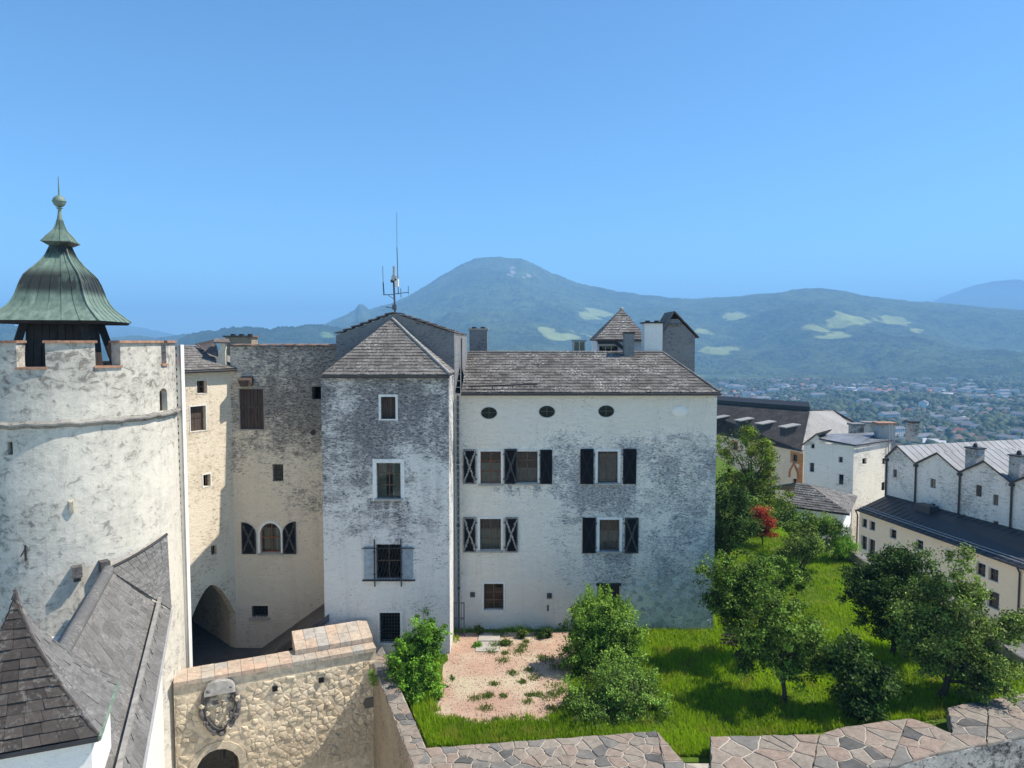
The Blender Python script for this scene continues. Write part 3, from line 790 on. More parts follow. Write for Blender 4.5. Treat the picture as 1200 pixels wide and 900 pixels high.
# roof
eY, rY = 32.68, 37.6
eL, eR = W(540.5, 461.3, eY), W(843.5, 459.3, eY); zEv = (eL.z + eR.z) / 2; eL.z = eR.z = zEv
rL, rR = W(537, 413.5, rY), W(777, 413.5, rY); rL.z = rR.z = (rL.z + rR.z) / 2; rL.x = eL.x
bL, bR = V((eL.x, 43.2, zEv)), V((eR.x, 43.2, zEv))
roof_plane(house, 'roof', eL, eR, rR, rL, 15, 0.34, 0.028, 'tile', seed=4)
roof_plane(house, 'roof', eR, bR, rR, rR, 15, 0.34, 0.028, 'tile', seed=5)
roof_plane(house, 'roof', bR, bL, rL, rR, 8, 0.6, 0.028, 'tile', seed=6)
g = MB(); g.tube([rL + V((0, 0, 0.03)), rR + V((0, 0, 0.03))], 0.07, 8); g.tube([rR + V((0, 0, 0.03)), eR + V((0, 0, 0.05))], 0.06, 8); g.build('ridge_cap', 'tile', house)
g = MB(); g.tube([eL + V((0, -0.05, -0.07)), eR + V((0.02, -0.05, -0.07))], 0.06, 8); g.tube([eR + V((0.02, -0.05, -0.07)), bR + V((0.02, 0, -0.07))], 0.06, 8); g.build('gutter', 'gutter', house)
g = MB(); g.tube([W(549, 455.5, 33.0) + V((0, 0, 0.1)), W(630, 452.5, 33.0) + V((0, 0, 0.1))], 0.035, 8); sg = g.build('snow_guard', 'vent', house)
for x in (553, 577, 601, 626):
    g = MB(); p = W(x, 455.2 - (x - 549) * 0.037, 33.0) + V((0, 0, 0.1)); g.tube([p, p + V((0, 0.04, -0.16))], 0.02, 6); g.build('bracket', 'vent', sg)
def chimney(parent, x0, x1, ytop, ybot, Y, depth, mat, cap='slab', capw=0.07, pots=True):
    a, b = W(x0, ytop, Y), W(x1, ybot, Y); g = MB(); g.box((a.x, Y, b.z), (b.x, Y + depth, a.z)); ch = g.build('chimney', mat, parent)
    g = MB(); g.box((a.x - capw, Y - capw, a.z + 0.002), (b.x + capw, Y + depth + capw, a.z + 0.075)); g.build('chimney_cap', cap, ch)
    if pots:
        k = max(1, round((b.x - a.x) / 0.45))
        for i in range(k):
            g = MB(); cx = a.x + (b.x - a.x) * (i + 0.5) / k; g.lathe((cx, Y + depth / 2), [(0.0, a.z + 0.17), (0.13, a.z + 0.16), (0.13, a.z + 0.08)], 10); g.build('chimney_pot', 'gutter', ch)
    return ch
chimney(house, 550, 571, 386.5, 430, 37.9, 0.8, 'cement_and_shade', 'mortar')
chimney(house, 732, 743, 391, 430, 37.0, 0.5, 'cement_and_shade', 'gutter', 0.04, False)
chimney(house, 755.5, 776, 379, 430, 37.9, 0.9, 'chapel', 'gutter', 0.1)
a, b = W(672, 400, 38.5), W(686, 430, 38.5); g = MB(); g.box((a.x, 38.5, b.z), (b.x, 39.3, a.z)); sk = g.build('roof_light', 'galv', house)
g = MB(); g.box((a.x - 0.05, 38.45, a.z + 0.002), (b.x + 0.05, 39.35, a.z + 0.05)); g.build('lid', 'gutter', sk)
for k in range(2):
    g = MB(); x = a.x + 0.05 + k * 0.3; g.box((x, 38.48, a.z - 0.5), (x + 0.25, 38.499, a.z - 0.04)); g.build('pane', 'glass', sk)
# exposed masonry at the lower right corner
rd = random.Random(5)
s_a, z_a = FM.L(735, 742); s_b, z_b = FM.L(834, 668)
poly = [(s_a - 0.3, 0.0), (s_b, 0.0), (s_b, z_b), (s_a - 0.3, z_b)]
def masked(p):
    u, v = (p[0] - s_a) / (s_b - s_a), p[1] / z_b
    e_ = min(u, 1.15 - u * 0.6, 1.0 - v * 0.9) ; return rd.random() < min(1.0, 0.25 + e_ * 2.6) - 0.2 * v
for c in voronoi(poly, 0.20, 9, 1.7, 0.42, masked): stone(c, lambda x, y, hh: FM.P(x, y, -hh), 0.012 + 0.03 * rd.random(), 0.018, 0.7, 'stone', 'masonry', house, rd, 0.5, 0.03)

# ladder fixed to the wall, downpipe, little gate
lad = thing('wall_ladder', W(537, 705, 32.6), 'tall thin metal ladder fixed in the corner between grey tower and white house', 'ladder')
zt, zb = W(537, 408, 32.6).z, W(537, 704, 32.6).z
for x in (533.3, 540.5):
    p = W(x, 560, 32.65); g = MB(); g.box((p.x - 0.018, 32.6, zb), (p.x + 0.018, 32.64, zt)); g.build('rail', 'galv', lad)
pa, pb = W(533.3, 560, 32.65).x, W(540.5, 560, 32.65).x
k = int((zt - zb) / 0.3)
for i in range(k):
    g = MB(); z = zb + 0.15 + i * 0.3; g.box((pa + 0.019, 32.61, z - 0.012), (pb - 0.019, 32.63, z + 0.012)); g.build('rung', 'galv', lad)
for z in (zb + 1.2, zb + 4.5, zb + 7.8):
    g = MB(); g.box((pb - 0.017, 32.641, z), (pb + 0.017, 32.99, z + 0.03)); g.build('wall_bracket', 'iron', lad)
dp = thing('downpipe', W(531, 742, 32.9), 'dark rain downpipe in the corner behind the wall ladder', 'downpipe')
g = MB(); p = W(537, 560, 32.88); g.tube([(p.x, 32.88, ZE - 0.1), (p.x, 32.88, 0.0)], 0.045, 8); g.build('pipe', 'iron', dp)
for z in (2, 5, 8, 10):
    g = MB(); g.box((p.x - 0.07, 32.82, z), (p.x + 0.07, 33.0, z + 0.04)); g.build('clamp', 'iron', dp)
gt = thing('metal_gate', W(538, 744, 32.2), 'small dark metal gate between the grey tower and the white house', 'gate')
a, b = W(531, 706, 32.2), W(544.5, 746, 32.2); zg0, zg1 = max(0.02, b.z), a.z
for x in (a.x, b.x - 0.05):
    g = MB(); g.box((x, 32.2, zg0), (x + 0.05, 32.25, zg1)); g.build('gate_post', 'iron', gt)
for z in (zg0 + 0.05, (zg0 + zg1) / 2, zg1 - 0.06):
    g = MB(); g.box((a.x + 0.052, 32.205, z), (b.x - 0.052, 32.245, z + 0.05)); g.build('gate_rail', 'iron', gt)
for i in range(1, 4):
    g = MB(); x = a.x + 0.04 + (b.x - a.x - 0.06) * i / 4; g.box((x - 0.01, 32.248, zg0 + 0.1), (x + 0.01, 32.26, zg1 - 0.06)); g.build('gate_bar', 'iron', gt)
st1 = thing('stone_doorstep', (G(570, 752, 0).x, 32.3, 0), 'pale stone doorstep slabs below the ground floor window of the white house', 'doorstep')
for (x0, y0, x1, y1, zz) in ((560, 742.5, 586, 751, 0.07), (557, 751.5, 585, 763, 0.05)):
    q = [G(x0 + 2, y0, 0.06), G(x1, y0, 0.06), G(x1, y1, 0.06), G(x0, y1, 0.06)]; MB().prism([(p.x, p.y) for p in q], -0.05, zz).build('slab', 'slab', st1)

# ------------------------------------------------------------------ grey square tower
FT = Facade(W(378.5, 600, 30.3).xy, W(526.5, 600, 30.3).xy)
TXL, TXR = FT.A.x, FT.P(FT.len, 0).x
ZT = W(450, 440, 30.3).z
tower = thing('square_tower', (TXL + 2.7, 31.8, 0), 'square grey weathered tower with a steep shingled roof and antenna', 'tower')
FT.win(446.5, 465, 463.5, 491, nx=1, ny=1, fw=0.03, surround=0.1, glazed=False, frame='frame', depth=0.35, leaf='planks', set_=0.25)
FT.win(441.5, 542.5, 469.5, 584, nx=2, ny=3, top=0.3, surround=0.17, sill=True, curtain=CUR2, frame='frame')
FT.win(440.5, 638, 469.5, 679, nx=2, ny=2, fw=0.04, depth=0.3, glazed=False)
FT.win(445, 718, 469, 753.5, nx=1, ny=1, fw=0.03, surround=0.12, glazed=False, bars=(7, 9), depth=0.4)
mb = MB(); FT.panel(mb, 0, FT.len, -6.6, ZT)
mb.poly([V((TXR, 30.3, -6.6)), V((TXR, 33.02, -6.6)), V((TXR, 33.02, ZT)), V((TXR, 30.3, ZT))])
mb.poly([V((TXL, 30.3, -6.6)), V((TXL, 33.02, -6.6)), V((TXL, 33.02, ZT)), V((TXL, 30.3, ZT))])
mb.build('wall', 'grey', tower)
FT.build_windows(tower)
for px, hg in (((427, 640.5, 439, 678), 'r'), ((470.8, 640.5, 483.5, 678), 'l')): shutter(FT, tower, px, 'blue', hinge=hg)
# forged grille in front of the third window
r = FT.rect(439.5, 638, 470.5, 679); gr = MB(); FT.box(gr, (r[0] - 0.55, r[1] + 0.6, r[3] - 0.16, r[3] - 0.125), -0.1, -0.125); gr = gr.build('window_grille', 'vent', tower)
for s_ in (r[0], r[1]):
    g = MB(); g.tube([FT.P(s_, r[2] - 0.28, -0.12), FT.P(s_, r[3] + 0.25, -0.12)], 0.03, 8); g.build('grille_post', 'vent', gr)
g = MB(); FT.box(g, (r[0] - 0.55, r[1] + 0.6, r[2] - 0.04, r[2]), -0.02, -0.13); g.build('grille_rail', 'vent', gr)
for i in range(1, 9):
    s_ = r[0] + (r[1] - r[0]) * i / 9; g = MB(); N = 14
    g.tube([FT.P(s_ + 0.05 * math.sin(j * 1.35 + i), r[2] + (r[3] - r[2]) * j / N, -0.09 + 0.01 * (i % 2)) for j in range(N + 1)], 0.012, 5); g.build('grille_scroll', 'vent', gr)
# gable wall behind the roof
gpk = [W(399.5, 393, 33.02), W(462, 367.5, 33.02), W(533, 390.5, 33.02)]
gpk[0].x = TXL; gpk[2].x = TXR + 0.02
mb = MB(); loop = [V((TXL, 33.02, -1)), V((TXR + 0.02, 33.02, -1)), gpk[2], gpk[1], gpk[0]]; mb.slab(loop, (0, 0.55, 0)); mb.build('gable_wall', 'cement_and_shade', tower)  # its dark grey colour carries the shade on this gable
mb = MB(); mb.box((TXL, 33.575, -1), (TXR - 0.01, 43.0, gpk[0].z)); mb.build('rear_wall', 'cement_and_shade', tower)
for (p, q) in ((gpk[0], gpk[1]), (gpk[1], gpk[2])):
    roof_plane(tower, 'roof', *( (p + V((0, 0.56, 0)), p + V((0, 9.9, 0)), q + V((0, 9.9, 0)), q + V((0, 0.56, 0))) if p is gpk[0] else (q + V((0, 9.9, 0)), q + V((0, 0.56, 0)), p + V((0, 0.56, 0)), p + V((0, 9.9, 0)))), 6, 0.7, 0.03, 'tile_tower', seed=8)
    N = 7
    for i in range(N):
        lo, hi = (p, q) if p is gpk[0] else (q, p)
        a, b = lo.lerp(hi, (i - 0.12) / N), lo.lerp(hi, (i + 1.02) / N)
        if p is gpk[1] and i == N - 1: b = lo.lerp(hi, 0.985)
        a.z += 0.105; b.z += 0.025; g = MB()
        g.slab([a + V((0, -0.12, 0)), b + V((0, -0.12, 0)), b + V((0, 0.67, 0)), a + V((0, 0.67, 0))], (0, 0, 0.055)); g.build('coping_tile', 'coping_tile', tower)
ap = W(459, 373.5, 32.98); ea, eb = W(377, 440.2, 30.0), W(527, 438.4, 30.0); ea.z = eb.z = (ea.z + eb.z) / 2
ec, ed = V((eb.x, 33.0, eb.z)), V((ea.x, 33.0, ea.z))
roof_plane(tower, 'roof', ea, eb, ap, ap, 19, 0.27, 0.028, 'tile_tower', seed=11)
roof_plane(tower, 'roof', eb, ec, ap, ap, 19, 0.27, 0.028, 'tile_tower', seed=12)
roof_plane(tower, 'roof', ed, ea, ap, ap, 19, 0.27, 0.028, 'tile_tower', seed=13)
g = MB(); g.tube([ap + V((0.02, -0.02, 0.03)), eb + V((0, 0, 0.05))], 0.07, 8); g.build('hip_flashing', 'boards_grey', tower)
g = MB(); g.tube([ea + V((0, -0.04, -0.09)), eb + V((0.0, -0.04, -0.09))], 0.05, 8); g.build('gutter', 'gutter', tower)
g = MB(); g.box((eb.x - 0.3, 29.93, eb.z - 0.14), (eb.x - 0.05, 30.05, eb.z - 0.03)); g.build('gutter_box', 'gutter', tower)

# antenna
AY = 33.3
an = thing('antenna_mast', W(463, 366, AY), 'radio antenna mast with whips on the gable peak of the grey tower', 'antenna')
def bar(parent, name, a, b, rad, mat='iron'): MB().tube([W(*a, AY), W(*b, AY)], rad, 6).build(name, mat, parent)
bar(an, 'mast', (463, 368), (461, 322), 0.045)
bar(an, 'whip', (466.8, 345), (465.2, 290), 0.022); bar(an, 'whip', (465.2, 290), (464.9, 249), 0.011)
bar(an, 'dipole', (450, 346), (449, 331), 0.03); bar(an, 'dipole', (449, 331), (448.5, 312), 0.014)
bar(an, 'arm', (449, 345.5), (463, 345), 0.02); bar(an, 'arm', (462, 344.5), (479, 342.5), 0.02)
bar(an, 'dipole', (478.5, 345), (478.5, 335), 0.015); bar(an, 'dipole', (470, 349), (469.5, 338), 0.015)
bar(an, 'brace', (455, 346), (462.5, 351), 0.015); bar(an, 'arm', (452.5, 360), (462, 361), 0.018); bar(an, 'dipole', (446, 358.6), (456, 359.5), 0.008)
for x0, y0, x1, y1, mt in ((459, 323.5, 465, 329, 'galv'), (463, 327, 467, 336, 'duct'), (458, 328, 460.4, 331, 'iron'), (460, 357, 464.5, 363, 'iron'), (460.5, 312, 462.6, 323, 'galv')):
    a, b = W(x0, y0, AY), W(x1, y1, AY); MB().box((a.x, AY - 0.1, b.z), (b.x, AY + 0.12, a.z)).build('radio_box', mt, an)

# ------------------------------------------------------------------ stained wall left of the tower and the cream wing
PB = W(274, 600, 33.2)
FD = Facade(PB.xy, (TXL + 0.05, 33.2))
ZD = W(330, 405.5, 33.2).z
dw = thing('stained_wing', (-10.5, 34, -1), 'tall castle wing of dark stained plaster with plank shutter and arched window', 'building')
FD.win(281, 456, 309, 503, nx=1, ny=1, fw=0.03, glazed=False, leaf='planks', set_=0.1, surround=0.06, surround_mat='boards_grey')
FD.win(365.5, 453, 378, 468, nx=1, ny=1, fw=0.02, glazed=False, depth=0.5)
FD.win(319.5, 544, 332, 564, nx=2, ny=2, fw=0.05, curtain=('curtain_grey', [(0.05, 0.95, 0, 1)]), bars=(3, 3))
FD.win(305, 613, 329, 648, nx=2, ny=2, top=0.5, fw=0.06, mw=0.06, shape='arch', spring=0.62, surround=0.12, frame='frame_red', curtain=('curtain', [(0.1, 1.0, 0.0, 0.8)]), sill=True)
FD.win(295, 710, 314, 723.5, nx=1, ny=1, fw=0.02, glazed=False, bars=(5, 4), sill=True)
mb = MB(); FD.panel(mb, 0, FD.len, -1.6, ZD); mb.slab([FD.P(0, ZD, 0), FD.P(FD.len, ZD, 0), FD.P(FD.len, ZD, 0.5), FD.P(0, ZD, 0.5)], (0, 0, -0.02))
mb.poly([FD.P(0, -1.6, 8), FD.P(FD.len, -1.6, 8), FD.P(FD.len, ZD, 8), FD.P(0, ZD, 8)])
mb.poly([FD.P(0.02, ZD - 0.4, 0.1), FD.P(FD.len, ZD - 0.4, 0.1), FD.P(FD.len, ZD - 0.4, 8), FD.P(0.02, ZD - 0.4, 8)])
mb.build('wall', 'dark', dw)
FD.build_windows(dw)
def arch_shutter(px0, px1, ytop, ybot, peak_right):
    s0, s1, z0, z1 = FD.rect(px0, ytop, px1, ybot); pts = [(s0, z0), (s1, z0)]
    N = 8; arc = []
    for i in range(N + 1):
        a = math.pi / 2 * i / N; arc.append((math.cos(a), math.sin(a)))
    if peak_right: pts += [(s1, z1)] + [(s0 + (s1 - s0) * (1 - c_), z0 + (z1 - z0) * (0.62 + 0.38 * s_)) for c_, s_ in reversed(arc[:-1])]
    else: pts += [(s0 + (s1 - s0) * c_, z0 + (z1 - z0) * (0.62 + 0.38 * s_)) for c_, s_ in arc[:-1]] + [(s0, z1)]
    MB().slab([FD.P(*p, -0.02) for p in pts], FD.n * 0.045).build('shutter', 'shut_mid', dw)
arch_shutter(283.5, 300, 612, 649, False); arch_shutter(331.5, 347, 611, 649, True)
N = 26
for i in range(N):
    a, b = FD.len * i / N, FD.len * (i + 1) / N; g = MB()
    g.slab([FD.P(a + 0.006, ZD + 0.02, -0.1), FD.P(b - 0.006, ZD + 0.02, -0.1), FD.P(b - 0.006, ZD + 0.05, 0.6), FD.P(a + 0.006, ZD + 0.05, 0.6)], (0, 0, 0.05)); g.build('coping_tile', 'brick_coping' if i % 3 else 'coping_tile', dw)
r = FD.rect(283, 441, 297, 452); g = MB(); g.hexa([FD.P(r[0], r[2], 0), FD.P(r[1], r[2], 0), FD.P(r[1] - 0.1, r[2] - 0.02, -0.45), FD.P(r[0] + 0.1, r[2] - 0.02, -0.45),
        FD.P(r[0], r[3], 0), FD.P(r[1], r[3], 0), FD.P(r[1] - 0.02, r[3] - 0.16, -0.5), FD.P(r[0] + 0.02, r[3] - 0.16, -0.5)]); g.build('hood', 'plank', dw)
g = MB(); p = FD.L(367, 507); g.lathe((0, 0), [(0.0, 0), (0.1, 0), (0.12, 0.06), (0.0, 0.06)], 10); g.v = [FD.P(p[0] + v.x, p[1] + v.y, -v.z) for v in g.v]; g.build('putlog_ring', 'vent', dw)
chimney(dw, 264, 295, 395, 420, 36, 0.9, 'court_wall', 'coping_tile', 0.1, True)

PA = W(213, 600, 30.8); FW = Facade((PA.x + (PA.x - PB.x) * 0.6, PA.y + (PA.y - PB.y) * 0.6), PB.xy)
ZW = W(245, 434, 32).z
cw = thing('cream_wing', (-14.2, 32.5, -1), 'narrow sunlit cream wing with a pointed archway beside the round tower', 'building')
FW.win(230.5, 446, 242.5, 461, nx=2, ny=2, fw=0.04, frame='frame', surround=0.03, depth=0.25)
FW.win(223, 476, 241, 505, nx=1, ny=1, fw=0.03, glazed=False, leaf='planks', set_=0.2, depth=0.4, surround=0.05)
FW.win(238, 556, 246.5, 570, nx=1, ny=1, fw=0.03, glazed=False, depth=0.35, surround=0.05)
FW.win(247.5, 639, 254.5, 650, nx=1, ny=1, fw=0.02, glazed=False, depth=0.35)
ra = FW.rect(218, 686, 273, 775); ha = FW.hole((ra[0], FW.len - 0.03, -1.6, ra[3]), 'gothic', 0.45, None); ha['spring'] = FW.L(250, 730)[1]
mb = MB(); FW.panel(mb, 0, FW.len, -1.6, ZW); mb.build('wall', 'warm', cw)
FW.build_windows(cw)
# passage behind the archway
pd = V((-0.72, 0.69, 0)); q0 = FW.P(FW.len - 0.02, 0, 0.45); q1 = q0 + pd * 7; l0 = FW.P(ra[0], 0, 0.45); l1 = l0 + pd * 7; zc = ha['r'][3] + 0.05
mb = MB()
for a, b in ((q0, q1), (l0, l1), (q1, l1)): mb.poly([V((a.x, a.y, -1.2)), V((b.x, b.y, -1.2)), V((b.x, b.y, zc)), V((a.x, a.y, zc))])
mb.poly([V((p.x, p.y, zc)) for p in (q0, q1, l1, l0)]); mb.build('passage', 'warm', cw)
e0, e1 = FW.P(-0.2, ZW + 0.03, -0.3), FW.P(FW.len + 0.1, ZW + 0.03, -0.3); t0, t1 = W(205, 404, 34.2), W(236, 404.5, 34.6); t0.z = t1.z
roof_plane(cw, 'roof', e0, e1, t1, t0, 11, 0.3, 0.03, 'tile_tower', seed=21)
g = MB(); g.tube([e0 + V((0.03, -0.05, -0.06)), e1 + V((0.03, -0.05, -0.06))], 0.055, 8); g.build('gutter', 'gutter', cw)
a, b = W(217, 429.5, 32.0), W(256, 428, 33.0); g = MB(); g.tube([a + V((0, 0, 0.03)), b + V((0, 0, 0.03))], 0.035, 6); g.build('snow_guard', 'boards_grey', cw)
mb = MB(); mb.poly([e1, V((e1.x + 0.2, e1.y + 2.5, ZW)), t1]); mb.build('roof_side', 'tile_tower', cw)
# white wall stub with a small dark lean-to roof beside it
a, b = W(256.5, 402, 33.1), W(265.5, 428, 33.1)
g = MB(); g.hexa([(a.x - 0.12, 33.0, b.z), (b.x, 33.0, b.z), (b.x, 33.19, b.z), (a.x - 0.12, 33.19, b.z), (a.x + 0.12, 33.0, a.z), (b.x, 33.0, a.z), (b.x, 33.19, a.z), (a.x + 0.12, 33.19, a.z)]); stub = g.build('wall_stub', 'warm', cw)
g = MB(); g.slab([W(250, 402, 32.9), W(270, 402.5, 32.9), W(268, 398, 33.6), W(252, 397.5, 33.6)], (0, 0, 0.05)); g.build('stub_coping', 'coping_tile', stub)
g = MB(); g.slab([W(229, 404, 34.3), W(252, 399, 33.9), W(257, 419, 33.0), W(243, 414, 33.2)], (0, 0, 0.06)); g.build('lean_to_roof', 'coping_tile', cw)

# ------------------------------------------------------------------ round tower with copper bell roof
TC = V((-16.4, 26.0, 0)); TR = 3.66
class Cyl(Facade):
    def __init__(s, c, r): s.c, s.r = c, r; s.holes = []; s.specs = []
    def P(s, a, z, d=0.0):
        t = a / s.r; rr = s.r - d + 0.007 * max(0.0, 11.0 - z); return V((s.c.x + rr * math.cos(t), s.c.y + rr * math.sin(t), z))
    def L(s, px, py):
        d = ray(px, py); o = V((0, 0, CZ)) - s.c; A = d.x ** 2 + d.y ** 2; B = o.x * d.x + o.y * d.y; Q = o.x ** 2 + o.y ** 2 - s.r ** 2
        disc = B * B - A * Q; t = (-B - math.sqrt(max(0, disc))) / A; p = o + d * t
        return math.atan2(p.y, p.x) * s.r, p.z + 0
    n = V((0.5, -0.86, 0))
FR = Cyl(TC, TR)
rt = thing('round_tower', (TC.x, TC.y, -6), 'round battlemented castle tower with a green copper bell roof', 'tower')
FR.win(9, 518, 15, 533, nx=1, ny=1, fw=0.02, glazed=False, depth=0.5)
FR.win(187, 455, 196, 482, nx=1, ny=1, fw=0.02, glazed=False, depth=0.4, shape='arch', spring=0.75)
ZS = FR.L(90, 432)[1]; ZTOP = FR.L(90, 402)[1]; ZC = FR.L(60, 497)[1]
mb = MB(); full = 2 * math.pi * TR; s0 = -math.pi * TR
FR.panel(mb, s0, s0 + full, -6.6, ZS, cs=[s0 + full * i / 84 for i in range(85)], cz=[-6.6 + (ZS + 6.6) * i / 24 for i in range(25)])
mb.build('wall', 'round', rt)
FR.build_windows(rt)
g = MB(); g.lathe(TC, [(TR - 0.55, ZS - 0.9), (0.01, ZS - 0.9)], 48); g.build('roof_terrace', 'paving', rt)
g = MB(); g.lathe(TC, [(TR - 0.55, ZS - 0.91), (TR - 0.55, ZS)], 64); g.lathe(TC, [(TR - 0.55, ZS - 0.001), (TR + 0.001, ZS - 0.001)], 64); g.build('parapet_inner', 'round', rt)
g = MB(); g.lathe(TC, [(TR - 0.02, ZC - 0.14), (TR + 0.08, ZC - 0.1), (TR + 0.16, ZC - 0.02), (TR + 0.16, ZC + 0.03), (TR + 0.02, ZC + 0.1), (TR - 0.02, ZC + 0.12)], 96)
for v in g.v:
    ang = math.atan2(v.y - TC.y, v.x - TC.x); v.z += 0.02 * math.sin(ang * 23) + 0.015 * math.sin(ang * 57)
g.build('cornice', 'cornice', rt)
def ring_block(a0, a1, z0, z1, r0, r1, n=6):
    mb = MB()
    for i in range(n + 1):
        t = (a0 + (a1 - a0) * i / n) / TR
        for rr, z in ((r0, z0), (r1, z0), (r1, z1), (r0, z1)): mb.v.append(V((TC.x + rr * math.cos(t), TC.y + rr * math.sin(t), z)))
    for i in range(n):
        for k in range(4): mb.f.append((i * 4 + k, i * 4 + (k + 1) % 4, i * 4 + 4 + (k + 1) % 4, i * 4 + 4 + k))
    mb.f += [(0, 1, 2, 3), (n * 4, n * 4 + 1, n * 4 + 2, n * 4 + 3)]
    return mb
edges = [(FR.L(53, 415)[0], FR.L(111.5, 415)[0]), (FR.L(141, 415)[0], FR.L(189, 415)[0])]
mw_, gw_ = edges[0][1] - edges[0][0], edges[1][0] - edges[0][1]
mer = [(edges[0][0] - gw_ - mw_, edges[0][0] - gw_), edges[0], edges[1]]
a = edges[1][1] + gw_ * 0.45
while a + mw_ < mer[0][0] + full - gw_ * 0.5:
    mer.append((a, a + mw_)); a += mw_ + gw_
for a0, a1 in mer:
    m_ = ring_block(a0, a1, ZS - 0.004, ZTOP, TR - 0.55, TR - 0.001).build('merlon', 'round', rt)
    k = 4
    for i in range(k):
        b0, b1 = a0 - 0.06 + (a1 - a0 + 0.12) * i / k, a0 - 0.06 + (a1 - a0 + 0.12) * (i + 1) / k
        ring_block(b0 + 0.005, b1 - 0.005, ZTOP + 0.002, ZTOP + 0.085, TR - 0.62, TR + 0.08, 3).build('coping_brick', 'brick_coping', m_)
allm = sorted(mer)
for (a0, a1), (b0, b1) in zip(allm, allm[1:] + [(allm[0][0] + full, 0)]):
    if b0 - a1 > 0.2: ring_block(a1 - 0.04, b0 + 0.04, ZS + 0.002, ZS + 0.07, TR - 0.58, TR + 0.06, 5).build('crenel_sill', 'brick_coping', rt)
# bell roof: square plan, concave-convex sweep, copper strips with seams
CA = R(-33.2)
prof = [(85, 376.7), (77, 371.5), (69, 366), (62, 360.5), (57, 355), (52.5, 347), (49.5, 339), (46.5, 332), (42.5, 325), (37.5, 320), (31.5, 315), (26, 310), (21, 304.7), (17.5, 300), (15, 295), (13, 291), (12, 287.6)]
prof2 = [(23.5, 284.7), (20, 281.5), (17, 278), (12, 273.5), (8.5, 270), (5.5, 264), (3.8, 258)]
def zz(y): return W(77, y, 26).z
def corner(k, r, z, c=0.909):
    t = CA + k * math.pi / 2; rr = r / 37.8 / c; return V((TC.x + rr * math.cos(t), TC.y + rr * math.sin(t), z))
bell = MB(); e = prof[0]
for lo, hi in ((zz(377), zz(381.5)),):
    bell.hexa([corner(k, 81, lo - 0.1) for k in range(4)] + [corner(k, 84, lo - 0.005) for k in range(4)])
bell = bell.build('bell_roof', 'timber', rt)
for pr, ns in ((prof, 6), (prof2, 3)):
    for k in range(4):
        for i in range(ns):
            g = MB(); u0, u1 = i / ns, (i + 1) / ns
            nn = V((math.cos(CA + (k + 0.5) * math.pi / 2), math.sin(CA + (k + 0.5) * math.pi / 2), 0.45)).normalized() * 0.02
            A = [(corner(k, r, zz(y)).lerp(corner(k + 1, r, zz(y)), u0), corner(k, r, zz(y)).lerp(corner(k + 1, r, zz(y)), u1)) for r, y in pr]
            for j in range(len(A) - 1):
                g.poly([A[j][0], A[j][1], A[j + 1][1], A[j + 1][0]])
                w0, w1 = (A[j][1] - A[j][0]).normalized() * 0.018, (A[j + 1][1] - A[j + 1][0]).normalized() * 0.018
                a_, b_ = A[j][0], A[j + 1][0]
                g.add([a_, a_ + nn, a_ + w0 + nn, a_ + w0, b_, b_ + nn, b_ + w1 + nn, b_ + w1], [(0, 1, 5, 4), (1, 2, 6, 5), (2, 3, 7, 6)])
            g.build('copper_sheet', 'copper', bell)
        if pr is prof:      # hip roll
            g = MB(); g.tube([corner(k, r, zz(y)) + V((0, 0, 0.01)) for r, y in pr], 0.035, 6); g.build('hip_roll', 'copper', bell)
g = MB(); g.hexa([corner(k, 15, zz(288.5)) for k in range(4)] + [corner(k, 22.5, zz(285)) for k in range(4)]); g.build('neck_cornice', 'copper', bell)
g = MB(); g.lathe(TC, [(0.1, zz(258.5)), (0.06, zz(250)), (0.05, zz(245.5)), (0.12, zz(243.8))], 12)
zb_ = zz(236); rb = 0.215
g.lathe(TC, [(max(0.02, rb * math.cos(t)), zb_ + rb * math.sin(t)) for t in np.linspace(-math.pi / 2, math.pi / 2, 11)], 16)
g.lathe(TC, [(rb - 0.01, zb_ - 0.02), (rb + 0.02, zb_ - 0.01), (rb + 0.02, zb_ + 0.01), (rb - 0.01, zb_ + 0.02)], 16)
g.build('ball_finial', 'copper', bell, True)
g = MB(); g.tube([V((TC.x, TC.y, zb_ + rb - 0.02)), V((TC.x, TC.y, zz(207)))], [0.03, 0.012], 6); g.build('spike', 'copper', bell)
# dark boarded lantern below it with splayed corner struts
zl0, zl1 = ZS - 0.9, zz(380)
g = MB(); g.hexa([corner(k, 47, zl0) for k in range(4)] + [corner(k, 41, zl1) for k in range(4)]); lan = g.build('lantern_house', 'timber', rt)
for k in range(4):
    for i in range(7):
        p, q = corner(k, 47.6, zl0), corner(k + 1, 47.6, zl0); p2, q2 = corner(k, 41.6, zl1), corner(k + 1, 41.6, zl1)
        g = MB(); o_ = V((math.cos(CA + (k + .5) * math.pi / 2), math.sin(CA + (k + .5) * math.pi / 2), 0)) * 0.025
        g.slab([p.lerp(q, (i + 0.06) / 7), p.lerp(q, (i + 0.94) / 7), p2.lerp(q2, (i + 0.94) / 7), p2.lerp(q2, (i + 0.06) / 7)], o_); g.build('board', 'timber', lan)
    p, q = corner(k, 72, zl0), corner(k, 45, zl1); g = MB(); g.tube([p, q], 0.16, 4); g.build('strut', 'timber', lan)
# shingled slope on the right strut
pts = [corner(0, 66, zl0 + 0.2), corner(0, 46, zl1 - 0.02), corner(1, 46, zl1 - 0.02), corner(1, 66, zl0 + 0.2)]
tiles_joined(tiles(seg(pts[0], pts[1]), lambda t: pts[0].lerp(pts[1], t).lerp(pts[3].lerp(pts[2], t), 0.22), 9, 0.2, 0.03, seed=31), 'strut_shingles', 'tile_spire', lan)
